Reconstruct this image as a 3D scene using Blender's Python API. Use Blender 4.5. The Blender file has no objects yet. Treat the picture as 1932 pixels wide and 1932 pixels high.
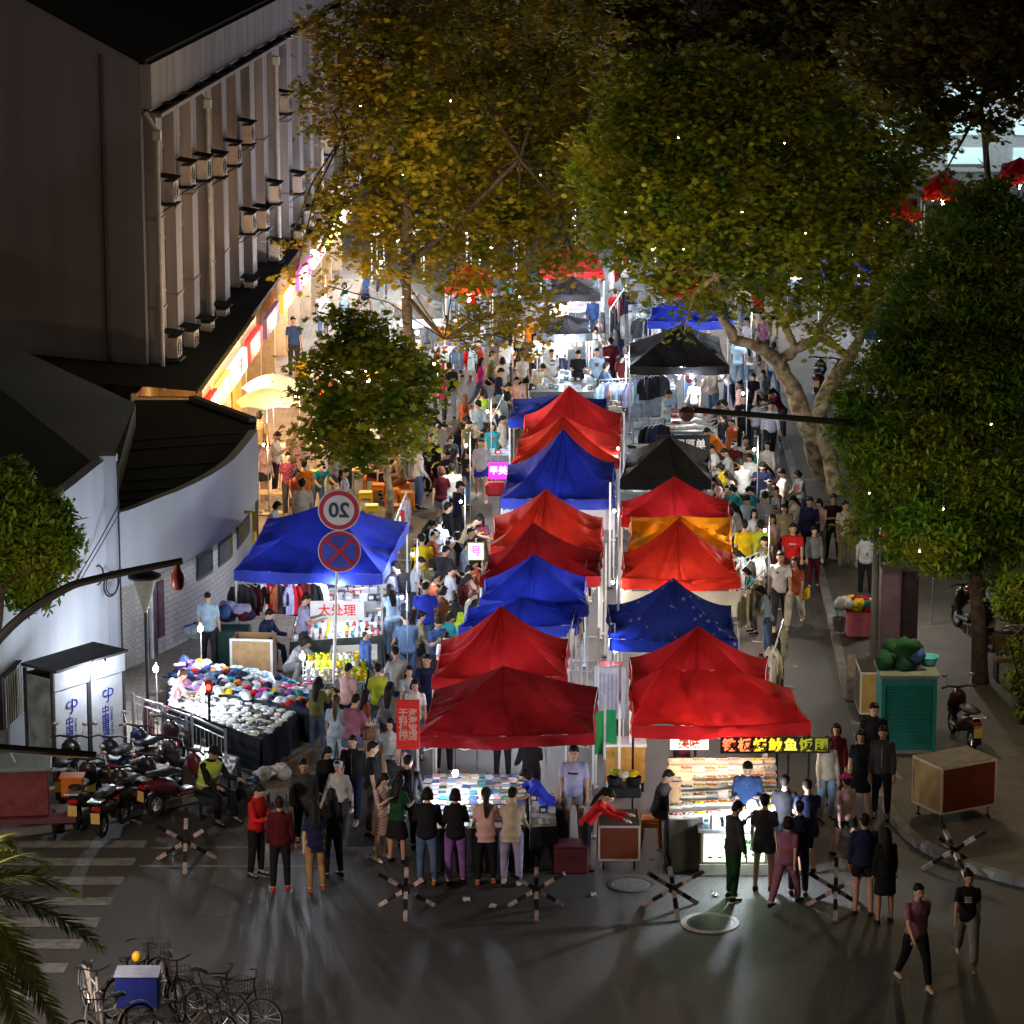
import bpy, math, random
import numpy as np
from mathutils import Vector, Matrix, noise
random.seed(7); RS = np.random.RandomState(7)
C = bpy.data.collections.new('market'); bpy.context.scene.collection.children.link(C)
sc = bpy.context.scene
# ---------------------------------------------------------------- camera
HC = 19.5; F = 6250.0; PITCH = math.radians(13.2); W0 = 1932.0
cam = bpy.data.cameras.new('camera'); camo = bpy.data.objects.new('camera', cam)
sc.collection.objects.link(camo); sc.camera = camo
cam.sensor_width = 36; cam.lens = 36*F/W0; cam.clip_start = 1; cam.clip_end = 2000
camo.location = (0, 0, HC); camo.rotation_euler = (math.pi/2-PITCH, 0, 0)
CP, SP = math.cos(PITCH), math.sin(PITCH)
def ray(u, v):
    a = (u-966)/F; b = -(v-966)/F
    return Vector((a, CP+b*SP, -SP+b*CP))
def G(u, v, z=0.0):
    d = ray(u, v); t = (z-HC)/d.z
    return Vector((0, 0, HC))+d*t
def W(u, v, Y):
    d = ray(u, v); return Vector((0, 0, HC))+d*(Y/d.y)
def pxm(Y): return F/(Y*CP+8)
# ---------------------------------------------------------------- materials
MC = {}
def mat(col, rough=.7, spec=.3, metal=0., var=.12, scale=6., bump=0., trans=0., emit=0., ecol=None, key=None, bscale=60, col2=None, sheen=0, streak=False, bdist=.02):
    k = key or (tuple(round(c, 3) for c in col), rough, spec, metal, var, scale, bump, trans, emit, ecol, bscale, col2, streak)
    if k in MC: return MC[k]
    m = bpy.data.materials.new('surface'); m.use_nodes = True
    nt = m.node_tree; N = nt.nodes; L = nt.links
    b = N['Principled BSDF']; out = N['Material Output']
    b.inputs['Roughness'].default_value = rough; b.inputs['Metallic'].default_value = metal
    b.inputs['Specular IOR Level'].default_value = spec
    csock = None
    if var > 0 or col2:
        tc = N.new('ShaderNodeTexCoord'); no = N.new('ShaderNodeTexNoise'); no.inputs['Scale'].default_value = scale
        no.inputs['Detail'].default_value = 4
        if streak:
            mp = N.new('ShaderNodeMapping'); mp.inputs['Scale'].default_value = (1, 1, .07); L.new(tc.outputs['Object'], mp.inputs['Vector']); L.new(mp.outputs[0], no.inputs['Vector'])
        else: L.new(tc.outputs['Object'], no.inputs['Vector'])
        cr = N.new('ShaderNodeValToRGB'); L.new(no.outputs['Fac'], cr.inputs['Fac'])
        c2 = col2 or tuple(min(1, c*(1+var)) for c in col); c1 = tuple(c*(1-var) for c in col)
        cr.color_ramp.elements[0].position = .35; cr.color_ramp.elements[1].position = .65
        cr.color_ramp.elements[0].color = (*c1, 1); cr.color_ramp.elements[1].color = (*c2, 1)
        L.new(cr.outputs['Color'], b.inputs['Base Color']); csock = cr.outputs['Color']
    else: b.inputs['Base Color'].default_value = (*col, 1)
    if bump > 0:
        n2 = N.new('ShaderNodeTexNoise'); n2.inputs['Scale'].default_value = bscale; n2.inputs['Detail'].default_value = 3
        bp = N.new('ShaderNodeBump'); bp.inputs['Strength'].default_value = bump; bp.inputs['Distance'].default_value = bdist
        tc2 = N.new('ShaderNodeTexCoord'); L.new(tc2.outputs['Object'], n2.inputs['Vector'])
        L.new(n2.outputs['Fac'], bp.inputs['Height']); L.new(bp.outputs['Normal'], b.inputs['Normal'])
    if emit > 0:
        b.inputs['Emission Color'].default_value = (*(ecol or col), 1); b.inputs['Emission Strength'].default_value = emit
    if trans > 0:
        t = N.new('ShaderNodeBsdfTranslucent'); mx = N.new('ShaderNodeMixShader'); mx.inputs[0].default_value = trans
        if csock: L.new(csock, t.inputs['Color'])
        else: t.inputs['Color'].default_value = (*col, 1)
        L.new(b.outputs[0], mx.inputs[1]); L.new(t.outputs[0], mx.inputs[2]); L.new(mx.outputs[0], out.inputs['Surface'])
    MC[k] = m; return m
def cloth(c): return mat(c, rough=.85, spec=.15, var=.2, scale=5, bump=.8, bscale=9)
def paint(c, r=.45): return mat(c, rough=r, spec=.4, var=.1, scale=3)
STEEL = mat((.55, .56, .58), rough=.35, metal=.8, var=.1); WHITEMETAL = mat((.72, .73, .75), rough=.4, var=.06)
BLACK = mat((.012, .012, .014), rough=.5, var=.2); RUBBER = mat((.015, .015, .015), rough=.85, var=.2)
DARK = mat((.03, .03, .035), rough=.6)
WOOD = mat((.30, .15, .06), rough=.6, var=.3, scale=12); CARD = mat((.42, .26, .13), rough=.85, var=.15)
# ---------------------------------------------------------------- mesh builder
class MB:
    def __init__(s): s.v = []; s.f = []; s.mi = []; s.m = 0
    def add(s, vs, fs):
        o = len(s.v); s.v += [tuple(x) for x in vs]
        s.f += [tuple(o+i for i in f) for f in fs]; s.mi += [s.m]*len(fs); return s
    def box(s, c, sz, rz=0., M=None, bev=0.):
        x, y, z = sz[0]/2, sz[1]/2, sz[2]/2
        R = M or Matrix.Rotation(rz, 3, 'Z'); c = Vector(c)
        if bev > 0:
            b = min(bev, x*.9, y*.9, z*.9); P = []
            for sx in (-1, 1):
                for sy in (-1, 1):
                    for sz_ in (-1, 1):
                        P += [((x-b)*sx, (y-b)*sy, z*sz_), ((x-b)*sx, y*sy, (z-b)*sz_), (x*sx, (y-b)*sy, (z-b)*sz_)]
            import bmesh
            bm = bmesh.new()
            for p in P: bm.verts.new(p)
            bmesh.ops.convex_hull(bm, input=bm.verts); bm.verts.index_update()
            s.add([c+R@v.co for v in bm.verts], [[v.index for v in f.verts] for f in bm.faces]); bm.free(); return s
        P = [(sx*x, sy*y, sz_*z) for sx in (-1, 1) for sy in (-1, 1) for sz_ in (-1, 1)]
        return s.add([c+R@Vector(p) for p in P], [(0,1,3,2),(4,6,7,5),(0,4,5,1),(2,3,7,6),(0,2,6,4),(1,5,7,3)])
    def tube(s, pts, rs, n=8, cap=True, fl=1.):
        pts = [Vector(p) for p in pts]
        if not hasattr(rs, '__len__'): rs = [rs]*len(pts)
        vs = []; prev = None
        for i, p in enumerate(pts):
            d = (pts[min(i+1, len(pts)-1)]-pts[max(i-1, 0)])
            d = d.normalized() if d.length > 1e-9 else Vector((0, 0, 1))
            if prev is None:
                a = Vector((1, 0, 0)) if abs(d.x) < .8 else Vector((0, 1, 0))
                ax = (a-d*a.dot(d)).normalized()
            else:
                ax = (prev-d*prev.dot(d)); ax = ax.normalized() if ax.length > 1e-6 else prev
            prev = ax; ay = d.cross(ax)
            for k in range(n):
                t = 2*math.pi*k/n; vs.append(p+ax*math.cos(t)*rs[i]+ay*math.sin(t)*rs[i]*fl)
        fs = [(i*n+k, i*n+(k+1) % n, (i+1)*n+(k+1) % n, (i+1)*n+k) for i in range(len(pts)-1) for k in range(n)]
        if cap: fs += [tuple(range(n))[::-1], tuple((len(pts)-1)*n+k for k in range(n))]
        return s.add(vs, fs)
    def ell(s, c, r, n=10, m=6, M=None, zmin=-1.):
        vs = []; fs = []; c = Vector(c); R = M or Matrix.Identity(3)
        for i in range(m+1):
            ph = -math.pi/2+math.pi*i/m
            if math.sin(ph) < zmin: ph = math.asin(zmin)
            for k in range(n):
                t = 2*math.pi*k/n
                vs.append(c+R@Vector((r[0]*math.cos(ph)*math.cos(t), r[1]*math.cos(ph)*math.sin(t), r[2]*math.sin(ph))))
        for i in range(m):
            for k in range(n): fs.append((i*n+k, i*n+(k+1) % n, (i+1)*n+(k+1) % n, (i+1)*n+k))
        return s.add(vs, fs)
    def lathe(s, prof, n=16, c=(0, 0, 0)):
        vs = [(c[0]+r*math.cos(2*math.pi*k/n), c[1]+r*math.sin(2*math.pi*k/n), c[2]+z) for r, z in prof for k in range(n)]
        fs = [(i*n+k, i*n+(k+1) % n, (i+1)*n+(k+1) % n, (i+1)*n+k) for i in range(len(prof)-1) for k in range(n)]
        return s.add(vs, fs)
    def prism(s, poly, z0, z1):
        n = len(poly); vs = [(p[0], p[1], z0) for p in poly]+[(p[0], p[1], z1) for p in poly]
        return s.add(vs, [tuple(range(n))[::-1], tuple(range(n, 2*n))]+[(i, (i+1) % n, n+(i+1) % n, n+i) for i in range(n)])
    def grid(s, fn, nu, nv):
        vs = [fn(i/nu, j/nv) for j in range(nv+1) for i in range(nu+1)]
        return s.add(vs, [(j*(nu+1)+i, j*(nu+1)+i+1, (j+1)*(nu+1)+i+1, (j+1)*(nu+1)+i) for j in range(nv) for i in range(nu)])
    def torus(s, c, R, r, axis='X', n=28, m=6, fl=1.):
        vs = []; c = Vector(c)
        for i in range(n):
            a = 2*math.pi*i/n
            for k in range(m):
                b = 2*math.pi*k/m; q = R+r*math.cos(b); h = r*math.sin(b)*fl
                p = (h, q*math.cos(a), q*math.sin(a)) if axis == 'X' else ((q*math.cos(a), h, q*math.sin(a)) if axis == 'Y' else (q*math.cos(a), q*math.sin(a), h))
                vs.append(c+Vector(p))
        return s.add(vs, [(i*m+k, i*m+(k+1) % m, ((i+1) % n)*m+(k+1) % m, ((i+1) % n)*m+k) for i in range(n) for k in range(m)])
    def mesh(s, name, mats, smooth=False):
        me = bpy.data.meshes.new(name); me.from_pydata(s.v, [], s.f)
        if not isinstance(mats, (list, tuple)): mats = [mats]
        for m in mats: me.materials.append(m)
        if len(mats) > 1: me.polygons.foreach_set('material_index', s.mi)
        if smooth:
            me.polygons.foreach_set('use_smooth', [True]*len(me.polygons))
            if smooth != 'all':
                try: me.set_sharp_from_angle(angle=math.radians(40))
                except Exception: pass
        me.update(); return me
def link(name, data, parent=None, loc=(0, 0, 0), rz=0., sc_=None, m=None):
    o = bpy.data.objects.new(name, data); C.objects.link(o); o.parent = parent
    o.location = loc; o.rotation_euler = (0, 0, rz)
    if sc_: o.scale = (sc_,)*3 if not hasattr(sc_, '__len__') else sc_
    if m is not None and data is not None:
        for i, mm in enumerate(m if isinstance(m, (list, tuple)) else [m]):
            o.material_slots[i].link = 'OBJECT'; o.material_slots[i].material = mm
    return o
def ob(name, mb, mats, parent=None, loc=(0, 0, 0), rz=0., smooth=False, sc_=None):
    return link(name, mb.mesh(name, mats, smooth), parent, loc, rz, sc_)
def tag(o, label, cat, group=None):
    o['label'] = label; o['category'] = cat
    if group: o['group'] = group
    return o
def thing(name, label, cat, loc=(0, 0, 0), rz=0., group=None, sc_=None):
    return tag(link(name, None, None, loc, rz, sc_), label, cat, group)
def struct(o): o['kind'] = 'structure'; return o
KIDS = {}
def dup(root, loc, rz, label, group=None, sc_=None, cat=None):
    r = root.copy(); C.objects.link(r); r.location = loc; r.rotation_euler = (0, 0, rz)
    if sc_: r.scale = (sc_,)*3 if not hasattr(sc_, '__len__') else sc_
    r['label'] = label
    if group: r['group'] = group
    kids = KIDS.get(root.name)
    if kids is None:
        kids = [(c, [g for g in bpy.data.objects if g.parent == c]) for c in bpy.data.objects if c.parent == root]; KIDS[root.name] = kids
    for c0, gs in kids:
        c = c0.copy(); C.objects.link(c); c.parent = r
        for g in gs:
            d = g.copy(); C.objects.link(d); d.parent = c
    return r
TXT = {}
def text(name, s, size, m, parent, loc, rot, mirror=False, extr=.004, align='CENTER', bold=0.):
    k = (s, size, extr, bold)
    if k not in TXT:
        cu = bpy.data.curves.new('lettering', 'FONT'); cu.body = s; cu.size = size; cu.extrude = extr
        cu.align_x = 'CENTER'; cu.align_y = 'CENTER'; cu.offset = bold; cu.resolution_u = 3; cu.space_line = .85
        o = bpy.data.objects.new('tmp', cu); C.objects.link(o)
        dg = bpy.context.evaluated_depsgraph_get()
        me = bpy.data.meshes.new_from_object(o.evaluated_get(dg)); bpy.data.objects.remove(o)
        if not me.materials: me.materials.append(m)
        TXT[k] = me
    o = link(name, TXT[k], parent, loc, 0, None, m); o.rotation_euler = rot
    if mirror: o.scale = (-1, 1, 1)
    return o
LAMP = []
PW = 1.0; TENTW = [1.0]
def lamp(loc, w, col=(1, .95, .88), r=.06, name='bulb_glow'):
    l = bpy.data.lights.new(name, 'POINT'); l.energy = w*PW*(TENTW[0]); l.color = col; l.shadow_soft_size = r
    o = bpy.data.objects.new(name, l); C.objects.link(o); o.location = loc; LAMP.append(o); return o
COOL = (.78, .88, 1.); WARM = (1., .66, .32); NEUT = (1., .93, .82)
def bulb(loc, w, col, label, hang=.25, cat='light bulb', r=.05, group=None, stand=False):
    t = thing('light_bulb', label, cat, loc, 0, group)
    ob('glass', MB().ell((0, 0, 0), (r, r, r*1.3), 10, 6), mat((1, 1, 1), emit=45, ecol=col, var=0, key=('bulb', col)), t, smooth='all')
    ob('socket', MB().tube([(0, 0, r*1.1), (0, 0, r*1.1+.06)], .022, 8), BLACK, t)
    if hang: ob('cord', MB().tube([(0, 0, r*1.1+.05), (0, 0, hang+r)], .006, 5), BLACK, t)
    if stand: ob('stand', MB().tube([(.10, .06, -loc[2]+.14), (.10, .06, hang+r), (0, 0, hang+r)], .014, 6), STEEL, t)
    lamp(Vector(loc)+Vector((0, 0, -r*1.3-.04)), w, col)
    return t
# ---------------------------------------------------------------- people
def remesh(mb, vox, sm=2, extra=None, mats=1):
    me = bpy.data.meshes.new('t'); me.from_pydata(mb.v, [], mb.f)
    o = bpy.data.objects.new('t', me); C.objects.link(o)
    r = o.modifiers.new('r', 'REMESH'); r.mode = 'VOXEL'; r.voxel_size = vox; r.use_smooth_shade = True
    if sm: s = o.modifiers.new('s', 'SMOOTH'); s.factor = .5; s.iterations = sm
    dg = bpy.context.evaluated_depsgraph_get()
    e = bpy.data.meshes.new_from_object(o.evaluated_get(dg)); bpy.data.objects.remove(o)
    V = [tuple(v.co) for v in e.vertices]; Fs = [tuple(p.vertices) for p in e.polygons]; mi = [0]*len(Fs)
    if extra:
        k = len(V); V += extra.v; Fs += [tuple(k+i for i in f) for f in extra.f]; mi += extra.mi
    out = bpy.data.meshes.new('figure'); out.from_pydata(V, [], Fs)
    for i in range(mats): out.materials.append(DARK)
    out.polygons.foreach_set('material_index', mi); out.polygons.foreach_set('use_smooth', [True]*len(Fs)); out.update()
    return out
# pose: lean(deg), sit, arms L/R: (pitch fwd, out, elbow bend, inward), legs L/R: (pitch fwd, knee bend, out), head (pitch, yaw), drop
POSES = {
 'stand': dict(arms=((4, 8, 12), (4, 8, 10)), legs=((3, 4, 3), (-3, 3, 4)), head=(12, 0)),
 'relax': dict(arms=((10, 10, 30), (-4, 9, 10)), legs=((8, 14, 6), (-2, 2, 2)), head=(18, 15), lean=2),
 'walk': dict(arms=((28, 8, 22), (-22, 8, 14)), legs=((-20, 14, 2), (24, 10, 2)), head=(6, 0), lean=4),
 'walk2': dict(arms=((-24, 8, 12), (30, 9, 28)), legs=((24, 12, 2), (-22, 20, 2)), head=(8, -12), lean=4),
 'browse': dict(arms=((26, 10, 52), (18, 9, 40)), legs=((2, 3, 3), (-4, 4, 4)), head=(36, 8), lean=11),
 'bend': dict(arms=((58, 6, 22), (46, 8, 40)), legs=((4, 8, 4), (-8, 4, 4)), head=(28, -8), lean=36),
 'hold': dict(arms=((22, 6, 82), (18, 8, 88)), legs=((2, 3, 3), (-2, 4, 3)), head=(32, 0), lean=3),
 'phone': dict(arms=((34, 8, 96), (3, 9, 12)), legs=((4, 6, 4), (-3, 3, 3)), head=(36, -6), lean=2),
 'arms': dict(arms=((20, 14, 96), (20, 14, 96)), legs=((2, 4, 6), (-2, 4, 6)), head=(8, 10), fold=1),
 'raise': dict(arms=((118, 10, 50), (6, 8, 20)), legs=((3, 4, 3), (-3, 4, 3)), head=(4, 10)),
 'sit': dict(arms=((32, 8, 52), (30, 10, 60)), legs=((84, 84, 8), (78, 74, 12)), head=(24, 8), lean=14),
 'squat': dict(arms=((58, 8, 40), (48, 8, 50)), legs=((112, 132, 14), (104, 128, 14)), head=(26, 0), lean=34),
}
SEATZ = .46
def rotx(v, a): c, s = math.cos(a), math.sin(a); return Vector((v[0], v[1]*c-v[2]*s, v[1]*s+v[2]*c))
def dirv(pitch, out, side):   # limb hanging down, pitched forward (-Y) and outwards
    p, o = math.radians(pitch), math.radians(out)
    return Vector((side*math.sin(o), -math.sin(p)*math.cos(o), -math.cos(p)*math.cos(o)))
SK = {}
def skel(pose, fem):
    k = (pose, fem)
    if k in SK: return SK[k]
    P = POSES[pose]; J = {}
    lean = math.radians(P.get('lean', 0)); hips = Vector((0, 0, .92))
    TH, SH = .42, .41
    J['legs'] = []
    for i, side in ((0, -1), (1, 1)):
        lp, kb, out = P['legs'][i]
        h = Vector((side*(.09 if not fem else .095), 0, -.02)); d = dirv(lp, out, side); kn = h+d*TH
        d2 = dirv(lp-kb, out*.4, side); an = kn+d2*SH
        J['legs'].append([h, kn, an, 1 if lp > 40 else 0])
    low = min(l[2].z for l in J['legs']); drop = -low+.085
    hips = Vector((0, 0, drop))
    for l in J['legs']:
        for q in range(3): l[q] = l[q]+hips
    def T(v): return hips+rotx(Vector(v), lean)
    sh = .172 if not fem else .15
    J['pel'] = hips; J['T'] = T; J['lean'] = lean
    J['waist'] = T((0, 0, .16)); J['chest'] = T((0, .0, .38)); J['neck'] = T((0, .01, .53))
    hp, hy = P['head']; J['hyaw'] = math.radians(hy)
    hm = Matrix.Rotation(lean*.6+math.radians(hp)*1., 3, 'X')@Matrix.Rotation(math.radians(hy), 3, 'Z')
    J['HM'] = hm; J['head'] = J['neck']+Matrix.Rotation(lean*.8+math.radians(hp)*.6, 3, 'X')@Vector((0, -.01, .135))
    J['arms'] = []
    for i, side in ((0, -1), (1, 1)):
        ap, out, eb = P['arms'][i]; s = T((side*sh, 0, .435))
        e = s+dirv(ap, out, side)*.29; inn = -out*1.2 if eb > 60 else out*.3
        if P.get('fold'): inn = -58
        w = e+dirv(ap+eb, inn, side)*.25
        J['arms'].append([s, e, w])
    SK[k] = J; return J
def hand(mb, fl, w, e, side, s=1.):
    d = (w-e).normalized(); up = Vector((0, 0, 1)); lat = d.cross(up)
    lat = lat.normalized() if lat.length > .2 else Vector((0, -1, 0))
    lat = lat*(1)
    nrm = d.cross(lat).normalized()
    mb.tube([w-d*.01, w+d*.035, w+d*.085], [.026*s, .038*s, .036*s], 8, fl=.55)
    for k, (o, ln) in enumerate(((-.026, .062), (-.009, .074), (.009, .07), (.026, .055))):
        b = w+d*.07+lat*o*s; fl.tube([b, b+d*ln*.5+nrm*.006, b+d*ln+nrm*.026], [.0095, .009, .007], 5)
    b = w+d*.025+lat*(.028)*s; fl.tube([b, b+lat*.028+d*.022+nrm*.008, b+lat*.03+d*.05+nrm*.016], [.012, .0105, .008], 5)
def body_mesh(pose, fem):
    J = skel(pose, fem); b = MB(); x = MB(); T = J['T']
    w = .88 if fem else 1.
    def bt(zs):
        pts = [T((0, y, z)) for z, rx, y in zs]; rs = [rx for z, rx, y in zs]
        b.tube(pts, rs, 14, fl=.62)
    bt([(-.06, .13, 0), (.02, .155 if not fem else .165, 0), (.16, .135*w, 0), (.30, .16*w, 0), (.40, .162*w, 0), (.455, .13*w, .005), (.50, .08, .01), (.53, .058, .01)])
    for s, e, q in J['arms']:
        b.tube([s+Vector((0, 0, .01)), s.lerp(e, .3), e, e.lerp(q, .3), q], [.05*w, .047*w, .037*w, .038*w, .026*w], 10)
        b.ell(s, (.05*w,)*3, 8, 6)
    for i, (s, e, q) in enumerate(J['arms']): hand(b, x, q, e, -1 if i == 0 else 1, w)
    for h, k, a, st in J['legs']:
        b.tube([h, h.lerp(k, .25), k, k.lerp(a, .3), a], [.085, .08, .054, .056, .036], 12); b.ell(h, (.09, .09, .09), 10, 6)
        b.tube([a+Vector((0, .03, -.03)), a+Vector((0, -.06, -.045)), a+Vector((0, -.15, -.055))], [.04, .038, .03], 8)
    n, h, HM = J['neck'], J['head'], J['HM']
    b.tube([n-Vector((0, 0, .03)), h-HM@Vector((0, -.01, .04))], [.055*w, .052*w], 10)
    def H(v): return h+HM@Vector(v)
    b.ell(h, (.077, .093, .112), 16, 12, HM); b.ell(H((0, -.03, -.055)), (.058, .062, .058), 12, 8, HM)
    b.ell(H((0, -.099, -.012)), (.015, .02, .024), 8, 6, HM); b.ell(H((0, -.085, .03)), (.05, .02, .014), 8, 6, HM)
    for s in (-1, 1): b.ell(H((s*.08, .005, -.005)), (.014, .02, .03), 8, 6, HM)
    x.m = 1
    for s in (-1, 1):
        x.ell(H((s*.03, -.088, .008)), (.0135, .007, .0065), 8, 5, HM)
        x.tube([H((s*.014, -.094, .033)), H((s*.032, -.095, .037)), H((s*.05, -.083, .03))], [.003, .0045, .003], 5)
    x.m = 2; x.ell(H((0, -.092, -.052)), (.022, .007, .006), 8, 5, HM)
    return remesh(b, .016, 2, x, 3)
def top_mesh(pose, fem, kind):
    J = skel(pose, fem); b = MB(); T = J['T']; w = .88 if fem else 1.
    loose = .028 if kind in ('jacket', 'long', 'coat') else .018
    bot = {'dress': -.42, 'coat': -.40, 'blouse': -.16}.get(kind, -.09)
    prof = [(bot, (.17 if kind not in ('dress', 'coat') else .20)+.01, 0)]
    if kind in ('dress', 'coat'): prof.append((-.1, .175+.015, 0))
    prof += [(.02, .158*w+loose+.008, 0), (.16, .142*w+loose, 0), (.30, .162*w+loose, 0), (.40, .162*w+loose, 0), (.46, .132*w+loose*.7, .005), (.50, .082+loose*.3, .01), (.525, .062, .01)]
    seated = J['legs'][0][3] and pose in ('sit', 'squat')
    if seated: prof = [(-.05, .18, 0)]+prof[-7:]
    b.tube([T((0, y, z)) for z, r, y in prof], [r for z, r, y in prof], 16, fl=.68)
    if not seated: b.ell(T((0, .008, -.02)), (.182*(1.04 if fem else 1), .148, .105), 14, 8)
    sh = kind in ('tee', 'dress', 'polo', 'vest', 'blouse')
    for s, e, q in J['arms']:
        b.ell(s, (.058*w+loose*.35,)*3, 8, 6)
        if kind == 'sleeveless': continue
        if sh: b.tube([s, s.lerp(e, .72)], [.060*w, .060*w], 10)
        else: b.tube([s, e, e.lerp(q, .5), q.lerp(e, .04)], [.058*w, .053*w+loose*.25, .048*w+loose*.2, .040*w], 10)
    if kind in ('jacket', 'coat'):
        b.torus(T((0, .01, .52)), .065, .022, 'Z', 14, 6)
    return remesh(b, .019, 1)
def bottom_mesh(pose, fem, kind):
    J = skel(pose, fem); b = MB(); T = J['T']
    b.tube([T((0, 0, -.06)), T((0, 0, .0)), T((0, 0, .07))], [.145, .162, .125], 14, fl=.68)
    if kind in ('skirt', 'longskirt') and not J['legs'][0][3]:
        zb = J['pel'].z-(.42 if kind == 'skirt' else .72); mid = (J['legs'][0][1]+J['legs'][1][1])/2
        b.tube([T((0, 0, .05)), T((0, 0, -.1)), Vector((mid.x*.6, mid.y*.8, zb))], [.155, .18, .23], 18, fl=.78)
    else:
        e = {'shorts': .55, 'skirt': .6, 'longskirt': 1.6}.get(kind, 1.93)
        wd = {'wide': .02, 'shorts': .02}.get(kind, .006)
        for h, k, a, st in J['legs']:
            b.ell(h, (.1, .098, .1), 10, 6)
            if e < 1: b.tube([h, h.lerp(k, .3), h.lerp(k, e)], [.1, .094+wd, .082+wd], 12)
            else: b.tube([h, h.lerp(k, .25), k, k.lerp(a, .4), k.lerp(a, e-1)], [.1, .092+wd, .066+wd, .06+wd, .047+wd], 12)
    return remesh(b, .019, 1)
def shoe_mesh(pose, fem):
    J = skel(pose, fem); b = MB()
    for h, k, a, st in J['legs']:
        z = a.z-.075
        b.tube([(a.x, a.y+.07, z+.02), (a.x, a.y+.03, z+.035), (a.x, a.y-.08, z+.03), (a.x, a.y-.17, z+.015)], [.03, .045, .044, .03], 10, fl=.75)
        b.tube([a+Vector((0, .01, .01)), a+Vector((0, 0, -.04))], [.042, .046], 8)
    return remesh(b, .016, 1)
def hair_mesh(pose, fem, kind):
    J = skel(pose, fem); b = MB(); h, HM = J['head'], J['HM']
    def H(v): return h+HM@Vector(v)
    if kind == 'cap':
        b.ell(H((0, .012, .042)), (.09, .104, .085), 14, 10, HM); b.ell(H((0, -.1, .05)), (.062, .075, .012), 12, 6, HM)
    elif kind == 'bald': b.ell(H((0, .03, .01)), (.077, .075, .08), 12, 8, HM)
    elif kind == 'hat':
        b.ell(H((0, .01, .07)), (.092, .104, .075), 14, 10, HM); b.ell(H((0, 0, .05)), (.155, .165, .014), 16, 6, HM)
    else:
        b.ell(H((0, .02, .036)), (.089, .094, .096), 14, 10, HM); b.ell(H((0, -.06, .092)), (.062, .034, .026), 10, 6, HM)
        b.ell(H((0, .05, -.02)), (.072, .055, .07), 10, 8, HM)
        if kind == 'long':
            b.tube([H((0, .045, .03)), H((0, .075, -.08)), J['T']((0, .105, .42)), J['T']((0, .12, .26))], [.085, .088, .085, .05], 12, fl=.5)
            for s in (-1, 1): b.tube([H((s*.075, -.01, .03)), H((s*.084, .0, -.09)), H((s*.08, .02, -.19))], [.028, .03, .018], 8)
        if kind == 'bob':
            b.ell(H((0, .035, -.03)), (.1, .08, .1), 14, 10, HM)
            for s in (-1, 1): b.tube([H((s*.08, -.02, .03)), H((s*.085, -.01, -.1))], [.028, .024], 8)
        if kind == 'pony': b.tube([H((0, .09, .06)), H((0, .16, .02)), J['T']((0, .15, .44)), J['T']((0, .13, .26))], [.03, .045, .045, .015], 10)
        if kind == 'bun': b.ell(H((0, .09, .1)), (.045, .045, .045), 8, 6)
    return remesh(b, .016, 1)
MCACHE = {}
def cached(key, fn, *a):
    if key not in MCACHE: MCACHE[key] = fn(*a)
    return MCACHE[key]
SKIN = [mat(c, rough=.5, spec=.35, var=.06) for c in ((.55, .33, .22), (.47, .27, .175), (.62, .40, .28))]
HAIRM = [mat((.010, .008, .007), rough=.65, spec=.25, var=.2), mat((.035, .018, .010), rough=.5, var=.2), mat((.10, .04, .02), rough=.5, var=.2)]
EYEM = mat((.01, .008, .006), rough=.3, var=0); LIPM = mat((.35, .10, .08), rough=.5, var=0)
COLS = dict(black=(.012, .012, .015), navy=(.015, .02, .06), white=(.72, .72, .72), grey=(.20, .20, .21), lgrey=(.42, .43, .45), red=(.48, .015, .015), maroon=(.07, .008, .012),
    pink=(.62, .25, .26), lpink=(.68, .42, .42), blue=(.03, .05, .50), dblue=(.04, .08, .22), sky=(.42, .58, .74), denim=(.08, .13, .24), ldenim=(.22, .32, .46), lime=(.50, .62, .04),
    yellow=(.72, .50, .01), orange=(.75, .20, .02), brown=(.17, .06, .025), tan=(.35, .2, .1), beige=(.55, .47, .37), lav=(.34, .32, .52), purple=(.20, .10, .32), green=(.014, .06, .026),
    rust=(.38, .09, .04), teal=(.03, .25, .28), olive=(.14, .13, .05), magenta=(.6, .04, .25), charcoal=(.045, .045, .05), mauve=(.30, .12, .20), cream=(.7, .66, .52), khaki=(.30, .24, .14), check=(.45, .45, .48), plaid=(.28, .05, .10), floral=(.5, .48, .42))
def checker_mat(c1, c2, sc_):
    k = ('chk', c1, c2, sc_)
    if k in MC: return MC[k]
    m = bpy.data.materials.new('pattern'); m.use_nodes = True; N = m.node_tree.nodes; L = m.node_tree.links
    b = N['Principled BSDF']; b.inputs['Roughness'].default_value = .85
    tc = N.new('ShaderNodeTexCoord'); ck = N.new('ShaderNodeTexChecker'); ck.inputs['Scale'].default_value = sc_
    ck.inputs[1].default_value = (*c1, 1); ck.inputs[2].default_value = (*c2, 1)
    L.new(tc.outputs['Object'], ck.inputs['Vector']); L.new(ck.outputs['Color'], b.inputs['Base Color']); MC[k] = m; return m
def cm(n):
    if n == 'check': return checker_mat((.55, .55, .6), (.3, .3, .36), 22)
    if n == 'plaid': return checker_mat((.32, .05, .10), (.10, .02, .06), 18)
    if n == 'floral': return checker_mat((.6, .55, .5), (.35, .12, .15), 30)
    return cloth(COLS[n])
NP = [0]
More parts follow.
